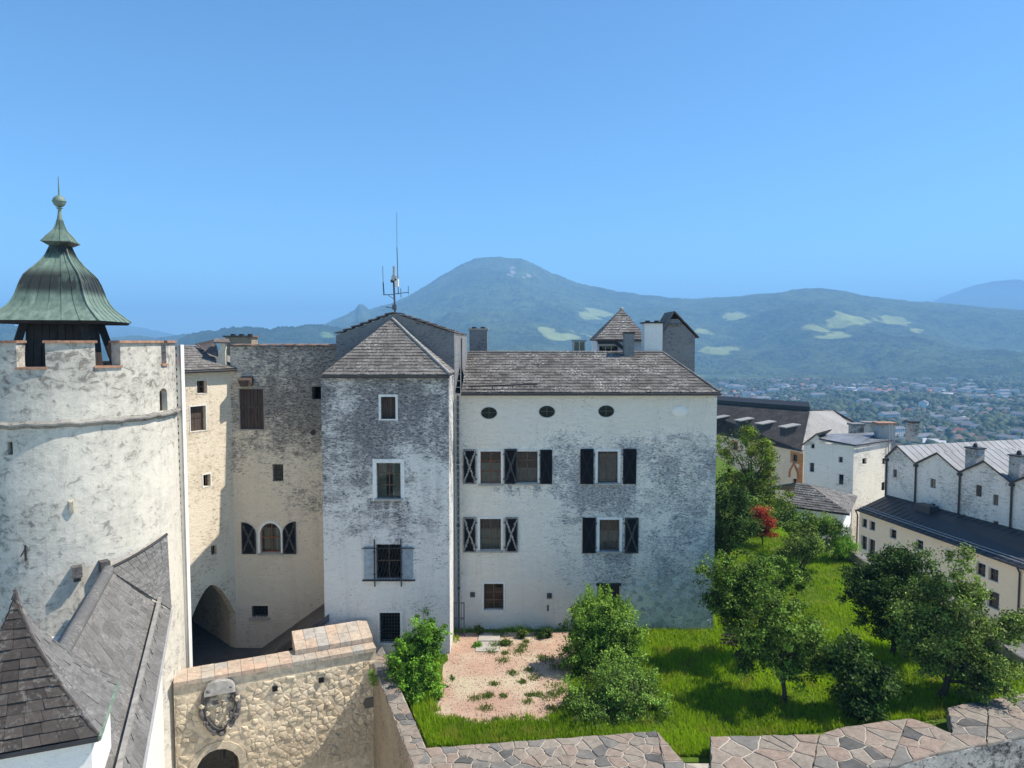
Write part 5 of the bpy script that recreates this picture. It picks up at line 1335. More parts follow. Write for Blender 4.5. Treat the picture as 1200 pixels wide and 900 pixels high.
# gabled row
FGb = Facade((UA - ud * 0.3).xy, UB.xy)
gr_ = thing('gabled_row', (45, 70, -5), 'row of pale gabled houses with grey zinc roofs above the black roof', 'building')
val = [FGb.L(1037, 531), FGb.L(1074.5, 542), FGb.L(1126, 553.5), FGb.L(1187, 567.5)]
pkk = [FGb.L(1053, 522.6), FGb.L(1100, 530.4), FGb.L(1155, 541.8)]
zv = sum(v[1] for v in val[1:]) / 3; zk = sum(v[1] for v in pkk) / 3
sv = [0.0, val[1][0], val[2][0], val[3][0]]; sv.append(sv[3] + (sv[3] - sv[2])); sk_ = [v[0] for v in pkk] + [0]; sk_[3] = (sv[3] + sv[4]) / 2
for px in ((1051.5, 529, 1056, 536), (1046.5, 550, 1051, 559.5), (1098, 538, 1102.5, 545.5), (1090, 561, 1096.5, 572), (1153, 550, 1157.5, 557.5), (1143.5, 568.5, 1150.5, 582), (1163.5, 579.5, 1170, 592.5), (1091, 590, 1096, 596), (1163.5, 610.5, 1170, 618)):
    FGb.win(*px, nx=1, ny=1, fw=0.06, frame='frame_grey' if px[0] != 1143.5 else 'frame_red', glazed=px[0] != 1143.5, leaf='planks' if px[0] == 1143.5 else None, set_=0.12, depth=0.25)
mb = MB(); FGb.panel(mb, 0, sv[4], -6, zv)
for i in range(4): mb.poly([FGb.P(sv[i], zv), FGb.P(sv[i + 1], zv), FGb.P(sk_[i], zk)])
mb.build('wall', 'gable', gr_)
FGb.build_windows(gr_)
DEP = 17.0
for i in range(4):
    for a_, b_ in ((sv[i], sk_[i]), (sv[i + 1], sk_[i])):
        e0, e1 = FGb.P(a_, zv + 0.06, -0.2), FGb.P(a_, zv + 0.06, DEP); r0, r1 = FGb.P(b_, zk + 0.06, -0.2), FGb.P(b_, zk + 0.06, DEP)
        sheet_roof(gr_, 'roof', e0, e1, r1, r0, 0.85, 'roof_zinc', 0.03)
        g = MB(); g.slab([e0 - V((0, 0, .1)), r0 - V((0, 0, .1)), r0 + V((0, 0, .06)), e0 + V((0, 0, .06))], FGb.n * 0.06); g.build('verge', 'gutter', gr_)
for i in (0, 1, 2, 3):
    g = MB(); s_ = sv[i] + (0.15 if i == 0 else 0); g.tube([FGb.P(s_, zv - 0.05, -0.12), FGb.P(s_, -3.4 if i else -2.6, -0.12)], 0.09, 8); g.build('downpipe', 'gutter', gr_)
    g = MB(); FGb.box(g, (s_ - 0.2, s_ + 0.2, zv - 0.3, zv - 0.06), -0.02, -0.25); g.build('rain_hopper', 'gutter', gr_)
for px, pyt, pyb in ((1135, 525, 556), (1186, 534, 567)):
    s0_, zt_ = FGb.L(px - 6.5, pyt); s1_, _ = FGb.L(px + 6.5, pyt); zb_2 = FGb.L(px, pyb)[1]
    g = MB(); FGb.box(g, (s0_, s1_, zb_2 - 1.2, zt_), 0.3, 1.3); c_ = g.build('chimney', 'parapet', gr_)
    g = MB(); FGb.box(g, (s0_ - 0.1, s1_ + 0.1, zt_ + 0.004, zt_ + 0.12), 0.2, 1.4); g.build('chimney_cap', 'gutter', c_)
    g = MB(); p = FGb.P((s0_ + s1_) / 2, 0, 0.8); g.lathe(p, [(0.18, zt_ + 0.12), (0.2, zt_ + 0.3), (0.1, zt_ + 0.5), (0.01, zt_ + 0.5)], 8); g.build('chimney_pot', 'gutter', c_)

# white corner block
P2 = W(998.5, 600, 75.5); P1 = W(940.5, 600, 79.0); P3 = W(1041.5, 600, 79.5)
wb = thing('white_block', (P2.x - 1, P2.y + 3, -8), 'tall white house with small square windows and a grey sheet roof', 'building')
FWa = Facade(P1.xy, P2.xy); FWb = Facade(P2.xy, (P3.x, P3.y))
zA = FWa.L(985, 521.5)[1]
for px in ((950.5, 518.5, 954.5, 525.5), (949, 542.5, 954, 553), (983, 535.5, 987.5, 542), (983, 556, 988.5, 568)): FWa.win(*px, nx=1, ny=1, fw=0.05, frame='frame', depth=0.3, surround=0.05)
for px in ((1010.5, 537, 1015.5, 544), (1034, 537, 1038, 544)): FWb.win(*px, nx=1, ny=1, fw=0.05, frame='frame', depth=0.3)
FWb.win(1033, 565, 1038, 575, nx=1, ny=1, fw=0.05, frame='frame', depth=0.3)
mb = MB(); FWa.panel(mb, 0, FWa.len, -12, zA)
a_, b_, c_ = FWa.L(941, 522), FWa.L(957, 510), FWa.L(967, 518.5)
mb.poly([FWa.P(0, zA), FWa.P(c_[0], zA), FWa.P(c_[0], c_[1]), FWa.P(b_[0], b_[1]), FWa.P(0, a_[1])]); mb.build('wall', 'white', wb)
mb = MB(); FWb.panel(mb, 0, FWb.len, -12, zA); mb.build('side_wall', 'gable', wb)
FWa.build_windows(wb); FWb.build_windows(wb)
rg0 = FWa.P(b_[0], b_[1] + 0.05, -0.2); rg1 = rg0 + V((4.6, 2.4, 0.3)); ev1 = FWa.P(FWa.len + 0.2, zA + 0.12, -0.25); ev0 = FWa.P(c_[0] - 0.6, zA + 0.5, -0.25)
sheet_roof(wb, 'roof', FWa.P(c_[0] - 0.3, zA + 0.35, -0.25), ev1, W(1030, 506.5, 83), W(960, 509, 83), 0.8, 'roof_zinc', 0.03)
mb = MB(); mb.slab([FWa.P(-0.2, a_[1], -0.2), FWa.P(b_[0], b_[1] + 0.1, -0.2), FWa.P(b_[0], b_[1] + 0.1, 5), FWa.P(-0.2, a_[1], 5)], (0, 0, 0.12)); mb.build('left_roof', 'gutter', wb)
g = MB(); g.tube([ev1, FWb.P(FWb.len, zA + 0.12, -0.2)], 0.08, 8); g.tube([ev0, ev1], 0.08, 8); g.build('gutter', 'gutter', wb)
mb = MB(); top_ = [FWb.P(0, zA + 0.1, -0.1), FWb.P(FWb.len, zA + 0.1, -0.1), W(1052, 507, 86), W(1027, 507, 83.5)]
sheet_roof(wb, 'rear_roof', top_[0], top_[1], top_[2], top_[3], 0.9, 'roof_zinc', 0.03)
def far_chimney(parent, x0, x1, yt, yb, Y, mat, cap):
    a_, b_ = W(x0, yt, Y), W(x1, yb, Y); c_ = MB().box((a_.x, Y, b_.z - 1), (b_.x, Y + 1.2, a_.z)).build('chimney', mat, parent); MB().box((a_.x - 0.15, Y - 0.15, a_.z + 0.005), (b_.x + 0.15, Y + 1.35, a_.z + 0.25)).build('chimney_cap', cap, c_)
far_chimney(wb, 1030.5, 1049, 498, 516, 80, 'parapet', 'brick_coping'); far_chimney(wb, 1068, 1076, 496, 508, 88, 'parapet', 'gutter'); far_chimney(wb, 1000, 1012, 499, 512, 84, 'parapet', 'cement_and_shade'); far_chimney(wb, 1014, 1030, 497, 508, 88, 'parapet', 'cement_and_shade')
for x in (1038.5, 1041.5):
    p = FWb.L(x, 560); g = MB(); g.tube([FWb.P(p[0], zA + 2, -0.15), FWb.P(p[0], -2.5, -0.15)], 0.06, 6); g.build('vent_pipe', 'galv', wb)

# big dark-roofed building
kz = 0.25
KA, KB = G(800, 500.5, kz), G(939, 528, kz)
FK = Facade(KA.xy, KB.xy)
kb_ = thing('dark_roof_building', (33, 95, -8), 'large building with a long dark dormered roof behind the garden trees', 'building')
FKw = Facade((KA - FK.n * 0.5).xy, (KB - FK.n * 0.5).xy)
FKw.win(928.5, 532.5, 934.5, 541, nx=1, ny=1, fw=0.06, surround=0.35, surround_mat='orange', depth=0.3); FKw.win(929, 561, 935, 570, nx=1, ny=1, fw=0.06, depth=0.3)
FKw.win(880, 522, 886, 531, nx=1, ny=1, fw=0.06, surround=0.2, surround_mat='orange', depth=0.3); FKw.win(858, 518, 864, 527, nx=1, ny=1, fw=0.06, surround=0.2, surround_mat='orange', depth=0.3)
mb = MB(); FKw.panel(mb, 0, FKw.len - 0.2, -12, kz - 0.1)
mb.slab([FKw.P(FKw.len - 0.2, -12, 0.01), FKw.P(FKw.len - 0.2, -12, 14), FKw.P(FKw.len - 0.2, kz - 0.1, 14), FKw.P(FKw.len - 0.2, kz - 0.1, 0.01)], FKw.u * -0.1); mb.build('wall', 'peach', kb_); FKw.build_windows(kb_)
for i in range(10):
    z_ = kz - 0.5 - i * 0.62; g = MB(); FKw.box(g, (FKw.len - 0.8 - 0.35 * (i % 2), FKw.len - 0.19, z_ - 0.6, z_ - 0.01), 0.02, -0.05); g.build('quoin', 'orange', kb_)
s_, z_ = FKw.L(930.5, 552); g = MB(); g.tube([FKw.P(s_ - 0.75, z_ - 0.9, -0.05), FKw.P(s_ - 0.7, z_ - 0.1, -0.05), FKw.P(s_, z_ + 1.0, -0.05), FKw.P(s_ + 0.7, z_ - 0.1, -0.05), FKw.P(s_ + 0.75, z_ - 0.9, -0.05)], 0.14, 6); g.build('ogee_frame', 'orange', kb_)
rA, rB = W(790, 469, 112), W(949, 481, 95); rA.z = rB.z
c0, c1 = FK.P(0, kz), FK.P(FK.len, kz); cR = W(1003, 500, 101); cR.z = 3.2
roof_plane(kb_, 'roof', c0, c1, rB, rA, 20, 1.0, 0.05, 'tile_far', seed=120)
roof_plane(kb_, 'roof', c1, V((cR.x + 2, cR.y, kz)), W(975, 480.5, 103), rB, 18, 0.9, 0.05, 'tile_pale_sunlit', seed=121)  # sunlit hip: the light is put into a paler shingle
g = MB(); g.slab([rA + V((0, 0, 0)), rB, rB + V((0.5, 1.5, 0.5)), rA + V((0.5, 1.5, 0.5))], (0, 0, 0.5)); g.build('ridge_walk', 'gutter', kb_)
g = MB(); g.tube([c0, c1], 0.14, 8); g.build('gutter', 'gutter', kb_)
g = MB(); p0, p1 = W(975, 480.5, 103), W(1006, 498, 101); g.tube([p0, p1], 0.18, 6); g.tube([rB, p0], 0.16, 6); g.build('hip_cap', 'gutter', kb_)
nk = (c1 - c0).cross(rA - c0).normalized(); nk = nk if nk.z > 0 else -nk
for px, py in ((846, 493), (874, 496), (899, 500), (927, 504)):
    d_ = ray(px, py); o_ = V((0, 0, CZ)); t_ = (c0 - o_).dot(nk) / d_.dot(nk); p = o_ + d_ * t_
    u_, f_ = FK.u * 0.55, FK.n
    g = MB(); g.hexa([p - u_ + f_ * 0.0 - V((0, 0, .3)), p + u_ - V((0, 0, .3)), p + u_ + f_ * 1.3 - V((0, 0, .7)), p - u_ + f_ * 1.3 - V((0, 0, .7)), p - u_ - f_ * 0.6 + V((0, 0, .5)), p + u_ - f_ * 0.6 + V((0, 0, .5)), p + u_ + f_ * 1.2 + V((0, 0, .35)), p - u_ + f_ * 1.2 + V((0, 0, .35))]); do_ = g.build('dormer', 'gutter', kb_)
    u2 = FK.u * 0.72; g = MB(); g.slab([p - u2 + f_ * 1.45 + V((0, 0, .36)), p + u2 + f_ * 1.45 + V((0, 0, .36)), p + u2 - f_ * 0.9 + V((0, 0, .65)), p - u2 - f_ * 0.9 + V((0, 0, .65))], (0, 0, 0.12)); g.build('dormer_roof', 'tile_pale_sunlit', do_)

# small hip-roofed garden house
sh_ = thing('garden_house', (22.5, 53, 0), 'small white garden house with a grey shingled hip roof behind the shrubs', 'house')
zh = 1.1; ha_, hb_ = W(926, 588, 53.5), W(996, 593, 51.0); ha_.z = hb_.z = zh
hc_, hd_ = hb_ + V((3.5, 6, 0)), ha_ + V((1.0, 7, 0)); rp0, rp1 = W(933, 567.5, 55.5), W(946.5, 567, 55.0); rp0.z = rp1.z
roof_plane(sh_, 'roof', ha_, hb_, rp1, rp0, 11, 0.5, 0.04, 'tile', seed=130); roof_plane(sh_, 'roof', hb_, hc_, rp1, rp1, 11, 0.5, 0.04, 'tile', seed=131); roof_plane(sh_, 'roof', hc_, hd_, rp0, rp1, 6, 0.7, 0.04, 'tile', seed=132)
FH = Facade((ha_ + V((0.3, 0.3, 0))).xy, (hb_ + V((-0.3, 0.3, 0))).xy); FH.win(968, 606, 976, 616, nx=2, ny=1, fw=0.04, depth=0.2)
mb = MB(); FH.panel(mb, 0, FH.len, -1.0, zh - 0.05); q5 = FH.P(FH.len, 0) + (hc_ - hb_) * 0.9; mb.poly([FH.P(FH.len, -1), V((q5.x, q5.y, -1)), V((q5.x, q5.y, zh - 0.05)), FH.P(FH.len, zh - 0.05)]); mb.build('wall', 'chapel', sh_); FH.build_windows(sh_)
g = MB(); g.tube([ha_ + V((0, 0, -0.05)), hb_ + V((0, 0, -0.05))], 0.06, 8); g.build('gutter', 'gutter', sh_)
# ------------------------------------------------------------------ far terrain
def fbm(x, y, seed, octs=5, base=1.0):
    r = np.random.default_rng(seed); out = np.zeros_like(x); amp = 1.0; f = base; tot = 0
    for o in range(octs):
        T = r.random((64, 64)); ph = r.random(2) * 64
        u, v = x * f + ph[0], y * f + ph[1]; iu, iv = np.floor(u).astype(int), np.floor(v).astype(int); fu, fv = u - iu, v - iv
        fu, fv = fu * fu * (3 - 2 * fu), fv * fv * (3 - 2 * fv)
        a, b, c, d = T[iu % 64, iv % 64], T[(iu + 1) % 64, iv % 64], T[iu % 64, (iv + 1) % 64], T[(iu + 1) % 64, (iv + 1) % 64]
        out += amp * ((a * (1 - fu) + b * fu) * (1 - fv) + (c * (1 - fu) + d * fu) * fv); tot += amp; amp *= 0.5; f *= 2.03
    return out / tot - 0.5

def terrain_mat(name, dark, mid, meadow):
    n = NT(name, 0.95, 0.05)
    a = n.noise(0.010, 6, 0.65); b = n.noise(0.04, 5, 0.8); c = n.noise(0.0022, 3, 0.5)
    cc = n.mix(n.mr(b, 0.34, 0.66), dark, mid)
    cc = n.mix(n.mr(a, 0.42, 0.66, 0, 0.7), cc, scale_col(mid, 1.35))
    cc = n.mix(n.mr(c, 0.45, 0.6, 0, 0.35), cc, scale_col(dark, 0.8))
    fm = n.attr('meadow')
    cc = n.mix(n.mr(fm, 0.35, 0.6, 0, 1), cc, n.mix(n.mr(a, 0.35, 0.65), meadow, scale_col(meadow, 1.3)))
    cc = n.mix(n.mr(n.attr('rock'), 0.4, 0.7, 0, 1), cc, (0.36, 0.34, 0.31))
    n.col(cc); n.bump(b, 1.0, 22.0)
    return n.mat
MT['mountain'] = terrain_mat('forested_slope', (0.006, 0.014, 0.005), (0.12, 0.155, 0.055), (0.30, 0.34, 0.12))
MT['hillwood'] = terrain_mat('wooded_hill', (0.006, 0.014, 0.005), (0.06, 0.09, 0.035), (0.15, 0.22, 0.07))
MT['plain'] = terrain_mat('valley_floor', (0.05, 0.075, 0.03), (0.085, 0.115, 0.045), (0.14, 0.19, 0.06))
ZP = -106.0

def hill(name, ridge, rdist, r0, zfoot, mat, n_th, n_r, back, px0, px1, power=1.3, lump=70, tree=6.0, meadows=(), rocks=(), seed=1, extra=0.25):
    """a mountain side: azimuth x distance grid rising from its foot to the ridge line, and falling away behind it"""
    xs = np.array([p[0] for p in ridge], float); ys = np.array([p[1] for p in ridge], float)
    th = np.linspace(math.atan((px0 - 600) / FOC), math.atan((px1 - 600) / FOC), n_th)
    px = 600 + FOC * np.tan(th); ry = np.interp(px, xs, ys)
    rd_ = np.interp(px, [p[0] for p in rdist], [p[1] for p in rdist])      # distance along Y
    H = CZ + (400 - ry) / FOC * rd_ * 1.0
    nb = max(6, n_r // 8); t = np.concatenate([np.linspace(0, 1, n_r), 1 + np.linspace(0.02, 1, nb) ** 1.2 * back])
    T, PX = np.meshgrid(t, px, indexing='ij'); HH = np.broadcast_to(H, T.shape); RD = np.broadcast_to(rd_, T.shape)
    Y = r0 + (RD - r0) * T; X = Y * (PX - 600) / FOC
    prof = np.where(T <= 1, (1 - extra) * np.clip(T, 0, 1) ** power + extra * (3 * np.clip(T, 0, 1) ** 2 - 2 * np.clip(T, 0, 1) ** 3), 1 - 0.5 * (T - 1) / back)
    Z = zfoot + (HH - zfoot) * prof
    env = np.clip(T * 6, 0, 1) * np.clip((1 - T) * 3.0, 0, 1)
    L1 = fbm(X / 900, Y / 1300, seed, 5); L2 = fbm(X / 230, Y / 260, seed + 1, 4)
    Rg = 0.25 - np.abs(fbm(X / 620 + 0.3 * L1, Y / 1500, seed + 7, 4)) * 2.2
    Z = Z + env * (L1 * lump * 3.0 + L2 * lump * 0.9 + Rg * lump * 1.7)
    vis = CZ + (Z - CZ)
    r_ = np.random.default_rng(seed)
    # picture position of each vertex, used only to lay out meadows on the slope
    PY = 400 - (Z - CZ) / Y * FOC
    M = np.zeros_like(Z)
    for (cx, cy, rx, ry_, k) in meadows:
        w = fbm(X / 120, Y / 120, int(cx) + 5, 3) * 1.5
        M = np.maximum(M, np.clip(1.35 - np.sqrt(((PX - cx) / rx) ** 2 + ((PY - cy - k * (PX - cx)) / ry_) ** 2) + w * 1.5, 0, 1))
    Rk = np.zeros_like(Z)
    for (cx, cy, rx, ry_) in rocks:
        Rk = np.maximum(Rk, np.clip(1.2 - np.sqrt(((PX - cx) / rx) ** 2 + ((PY - cy) / ry_) ** 2) + fbm(X / 60, Y / 60, int(cx), 3) * 2.2, 0, 1))
    tr = r_.random(Z.shape) ** 1.5 * tree + (fbm(X / 70, Y / 70, seed + 21, 3)) * tree * 3.0
    Z = Z + tr * (1 - np.clip(M * 1.6, 0, 1)) - tree * 0.4
    P = np.stack([X, Y, Z], -1).reshape(-1, 3); nr, nt = Z.shape
    idx = np.arange(nr * nt).reshape(nr, nt); F = np.stack([idx[:-1, :-1], idx[:-1, 1:], idx[1:, 1:], idx[1:, :-1]], -1).reshape(-1, 4)
    o = npmesh(name, P, F, mat, smooth=True)
    for nm, A in (('meadow', M), ('rock', Rk)):
        at = o.data.attributes.new(nm, 'FLOAT', 'POINT'); at.data.foreach_set('value', A.ravel().astype(np.float32))
    return kind(o, 'structure')

ridge_main = [(-400, 405), (150, 402), (330, 392), (380, 381), (400, 372), (417, 364), (421, 358), (425, 356.5), (429, 358.5), (433, 363), (460, 356), (480, 347), (500, 335.5), (520, 322.5), (540, 311), (557, 304), (585, 301.5),
              (610, 304.5), (630, 312), (650, 322), (680, 333), (700, 337.5), (720, 341), (745, 345), (780, 349), (810, 350.5), (835, 350), (850, 348.5), (880, 346), (910, 343.5), (930, 340.5),
              (957, 338.5), (980, 340.5), (1010, 346.5), (1050, 352), (1090, 355), (1130, 358.5), (1160, 361.5), (1200, 365), (1300, 376), (1700, 396)]
hill('mountain', ridge_main, [(-400, 4600), (380, 4800), (585, 5200), (800, 4800), (960, 4300), (1200, 4000), (1700, 3600)], 2050, ZP, 'mountain', 1150, 250, 0.35, -150, 1500,
     meadows=[(985, 377, 44, 10, -0.06), (975, 394, 38, 4, 0.0), (1048, 376, 20, 6, 0.12), (697, 369, 20, 5.5, 0), (665, 393, 24, 5, 0.05), (857, 370, 17, 4, 0), (845, 409, 24, 5, 0.05), (822, 388, 14, 4, 0.1), (640, 386, 8, 4, 0), (1075, 386, 10, 3, 0.1), (560, 430, 30, 8, 0)],
     rocks=[(600, 318, 9, 5), (618, 324, 5, 4), (572, 311, 4, 2)], seed=3)
hill('wooded_hill', [(-500, 372), (-100, 371), (0, 377.5), (40, 385), (90, 396), (150, 404), (205, 402), (222, 393), (240, 388), (262, 384.5), (290, 383), (320, 386.5), (345, 383.5), (365, 381), (385, 383), (410, 386), (450, 394), (520, 405), (700, 430), (900, 444)],
     [(-500, 2600), (1000, 3000)], 2000, ZP, 'hillwood', 520, 90, 0.4, -260, 760, lump=18, tree=9, meadows=[(386, 390, 13, 3.5, 0.1)], seed=9)
hill('far_mountain', [(900, 380), (1060, 366), (1090, 353.5), (1110, 345), (1140, 334.5), (1165, 329.5), (1185, 328), (1200, 329.5), (1240, 338), (1330, 362), (1500, 380)], [(900, 10500), (1500, 10500)], 6000, ZP, 'mountain', 240, 60, 0.3, 960, 1480, lump=60, tree=10, seed=14)
hill('far_mountain', [(-200, 392), (60, 384), (110, 382), (150, 382), (172, 384.5), (190, 389), (215, 394), (300, 402)], [(-200, 8500), (400, 8500)], 4500, ZP, 'mountain', 200, 50, 0.3, -200, 330, lump=40, tree=10, seed=19)
# valley floor and the castle rock in one sheet
th = np.linspace(math.atan(-1.3), math.atan(1.5), 260); rr = np.concatenate([np.linspace(112, 700, 60), np.linspace(715, 2300, 110)])
Rm, Tm = np.meshgrid(rr, th, indexing='ij'); X, Y = Rm * np.tan(Tm), Rm
X = Rm * np.sin(Tm) * 1.15; Y = Rm * np.cos(Tm) * 1.15
Z = ZP + (ZP * -1 - 14) * np.clip(1 - (Rm - 112) / 420, 0, 1) ** 1.4 + fbm(X / 200, Y / 200, 4, 4) * 6 * np.clip((Rm - 150) / 300, 0, 1)
idx = np.arange(Z.size).reshape(Z.shape); F = np.stack([idx[:-1, :-1], idx[:-1, 1:], idx[1:, 1:], idx[1:, :-1]], -1).reshape(-1, 4)
vf = npmesh('valley_ground', np.stack([X, Y, Z], -1).reshape(-1, 3), F, 'plain', smooth=True); kind(vf, 'structure')
at = vf.data.attributes.new('meadow', 'FLOAT', 'POINT'); at.data.foreach_set('value', (0.45 + 1.2 * fbm(X / 160, Y / 160, 8, 3)).ravel().astype(np.float32))
# castle rock under the buildings, paled to bounce light onto their walls
kind(MB().prism([(-60, -72), (62, -72), (75, 60), (60, 150), (-60, 150)], -40, -13.2).build('castle_ground', 'bounce_paving'), 'structure')

# ------------------------------------------------------------------ the town
def house_mesh(name, w, d, h, rh, wall, roof, flat=False):
    me = bpy.data.meshes.new(name)
    if flat:
        vs = [(-w, -d, 0), (w, -d, 0), (w, d, 0), (-w, d, 0), (-w, -d, h), (w, -d, h), (w, d, h), (-w, d, h)]
        fs = [(0, 1, 5, 4), (1, 2, 6, 5), (2, 3, 7, 6), (3, 0, 4, 7), (4, 5, 6, 7)]; mi = [0, 0, 0, 0, 1]
    else:
        o = 0.7
        vs = [(-w, -d, 0), (w, -d, 0), (w, d, 0), (-w, d, 0), (-w, -d, h), (w, -d, h), (w, d, h), (-w, d, h), (-w, 0, h + rh), (w, 0, h + rh),
              (-w - o, -d - o, h - 0.3), (w + o, -d - o, h - 0.3), (w + o, 0, h + rh + 0.25), (-w - o, 0, h + rh + 0.25), (-w - o, d + o, h - 0.3), (w + o, d + o, h - 0.3)]
        fs = [(0, 1, 5, 4), (1, 2, 6, 9, 5), (2, 3, 7, 6), (3, 0, 4, 8, 7), (10, 11, 12, 13), (13, 12, 15, 14)]; mi = [0, 0, 0, 0, 1, 1]
    # two storeys of dark windows on the long sides, set proud of the wall
    for sgn in (-1, 1):
        for fl in range(max(1, int(h // 3))):
            k = max(2, int(w * 2 / 3.2))
            for i in range(k):
                x = -w + (i + 0.5) * 2 * w / k; z = 1.0 + fl * 2.9; b = len(vs); y = sgn * (d + 0.05)
                vs += [(x - 0.6, y, z), (x + 0.6, y, z), (x + 0.6, y, z + 1.4), (x - 0.6, y, z + 1.4)]; fs.append((b, b + 1, b + 2, b + 3)); mi.append(2)
    me.from_pydata(vs, [], fs)
    for m_ in (wall, roof, 'inside'): me.materials.append(MT[m_])
    me.polygons.foreach_set('material_index', mi); me.update(); return me
for nm, c in (('t_white', (0.78, 0.76, 0.72)), ('t_cream', (0.70, 0.63, 0.50)), ('t_grey', (0.50, 0.50, 0.50)), ('t_red', (0.34, 0.13, 0.08)), ('t_brown', (0.17, 0.115, 0.09)), ('t_slate', (0.15, 0.15, 0.16)), ('t_flat', (0.40, 0.40, 0.41))):
    MT[nm] = simple('town_' + nm[2:], c, 0.9, 0.15, var=0.18, scale=0.05)
HV = [(house_mesh('town_house', 5.5, 4.5, 6.0, 3.2, 't_white', 't_brown'), 'small white house with a brown gable roof in the distant town', 'brown-roofed houses in the far town'),
      (house_mesh('town_house', 6, 5, 6.5, 3.6, 't_white', 't_red'), 'small white house with a red gable roof in the distant town', 'red-roofed houses in the far town'),
      (house_mesh('town_house', 6.5, 5, 7.0, 2.6, 't_cream', 't_slate'), 'cream house with a dark slate gable roof in the distant town', 'slate-roofed houses in the far town'),
      (house_mesh('apartment_block', 13, 6, 12.0, 2.6, 't_white', 't_slate'), 'long white apartment block with a dark roof in the distant town', 'apartment blocks in the far town'),
      (house_mesh('warehouse', 20, 10, 8.0, 0, 't_grey', 't_flat', True), 'low flat-roofed grey hall in the distant town', 'flat halls in the far town')]
rt_ = random.Random(12); spots = []
dens = lambda x, y: fbm(np.array([x / 190.0]), np.array([y / 230.0]), 77, 3)[0]
tries = 0
while len(spots) < 950 and tries < 16000:
    tries += 1
    Y_ = 600 + 1500 * rt_.random() ** 0.85; px = rt_.uniform(770, 1290); X_ = Y_ * (px - 600) / FOC
    if dens(X_, Y_) < -0.03: continue
    if any((X_ - s_[0]) ** 2 + (Y_ - s_[1]) ** 2 < 19 ** 2 for s_ in spots): continue
    spots.append((X_, Y_, px))
spots.sort(key=lambda s_: s_[1] + (0 if 840 < s_[2] < 1215 else 5000))
def zground(x, y):
    return ZP + 1.0
rest = []
for i, (x, y, px) in enumerate(spots):
    v = rt_.choices(range(5), (5, 1.6, 4.5, 1.4, 0.5))[0]; rz = rt_.choice((0.3, 0.3, 1.87, 1.87, rt_.uniform(0, 3))) + rt_.uniform(-0.12, 0.12); sc = rt_.uniform(0.8, 1.15)
    if i < 290:
        o = bpy.data.objects.new(HV[v][0].name.split('.')[0], HV[v][0]); C.objects.link(o); o.location = (x, y, ZP - 0.5); o.rotation_euler = (0, 0, rz); o.scale = (sc, sc, sc)
        tag(o, HV[v][1], ('house', 'house', 'house', 'apartment block', 'hall')[v], HV[v][2])
    else: rest.append((x, y, rz, sc, v))
vs, fs, mi = [], [], []
mats = ['t_white', 't_cream', 't_grey', 't_red', 't_brown', 't_slate', 't_flat', 'inside']
for x, y, rz, sc, v in rest:
    me = HV[v][0]; b = len(vs); cr_, sr_ = math.cos(rz), math.sin(rz); names = [m_.name for m_ in me.materials]
    for q_ in me.vertices: p = q_.co * sc; vs.append((x + p.x * cr_ - p.y * sr_, y + p.x * sr_ + p.y * cr_, ZP - 0.5 + p.z))
    for pl_ in me.polygons:
        fs.append(tuple(b + k for k in pl_.vertices)); nm = names[pl_.material_index]; mi.append(next((k for k, m_ in enumerate(mats) if MT[m_].name == nm), 0))
dt = obj('distant_town', vs, fs, mats); dt.data.polygons.foreach_set('material_index', mi); kind(dt, 'stuff'); dt['label'] = 'far rows of small houses in the hazy valley town'
# woods and garden trees of the town: one mass of crowns
def blobs(name, pts, rad, mat, seed=1):
    ph = (1 + 5 ** 0.5) / 2
    I = np.array([(-1, ph, 0), (1, ph, 0), (-1, -ph, 0), (1, -ph, 0), (0, -1, ph), (0, 1, ph), (0, -1, -ph), (0, 1, -ph), (ph, 0, -1), (ph, 0, 1), (-ph, 0, -1), (-ph, 0, 1)]) / 1.9
    FI = np.array([(0, 11, 5), (0, 5, 1), (0, 1, 7), (0, 7, 10), (0, 10, 11), (1, 5, 9), (5, 11, 4), (11, 10, 2), (10, 7, 6), (7, 1, 8), (3, 9, 4), (3, 4, 2), (3, 2, 6), (3, 6, 8), (3, 8, 9), (4, 9, 5), (2, 4, 11), (6, 2, 10), (8, 6, 7), (9, 8, 1)])
    r_ = np.random.default_rng(seed); n = len(pts); K = I[None] * (1 + 0.35 * r_.uniform(-1, 1, (n, 12, 1))) * (rad[:, None, None] * r_.uniform(0.8, 1.25, (n, 1, 3)))
    P = (pts[:, None, :] + K).reshape(-1, 3); F = (FI[None] + 12 * np.arange(n)[:, None, None]).reshape(-1, 3)
    return kind(npmesh(name, P, F, mat, tint=np.repeat(r_.random(n), 20)), 'stuff')
MT['wood_far'] = leafmat('far_crown', (0.014, 0.030, 0.010), (0.06, 0.085, 0.028), 0.1)
n = 25000; r_ = np.random.default_rng(33)
Yt = 560 + 1560 * r_.random(n) ** 0.8; pxt = r_.uniform(740, 1320, n); Xt = Yt * (pxt - 600) / FOC
D = fbm(Xt / 190, Yt / 230, 77, 3); keep = r_.random(n) < np.clip(0.85 - D * 3.0 + (Yt > 1900) * 0.5, 0.15, 1)
Xt, Yt = Xt[keep], Yt[keep]; rad = r_.uniform(3.0, 7.0, len(Xt)) * (1 + 0.5 * (D[keep] < -0.12))
wd = blobs('town_trees', np.stack([Xt, Yt, np.full(len(Xt), ZP) + rad * 0.7], -1), rad, 'wood_far', 5); wd['label'] = 'scattered dark tree crowns between the far town houses'

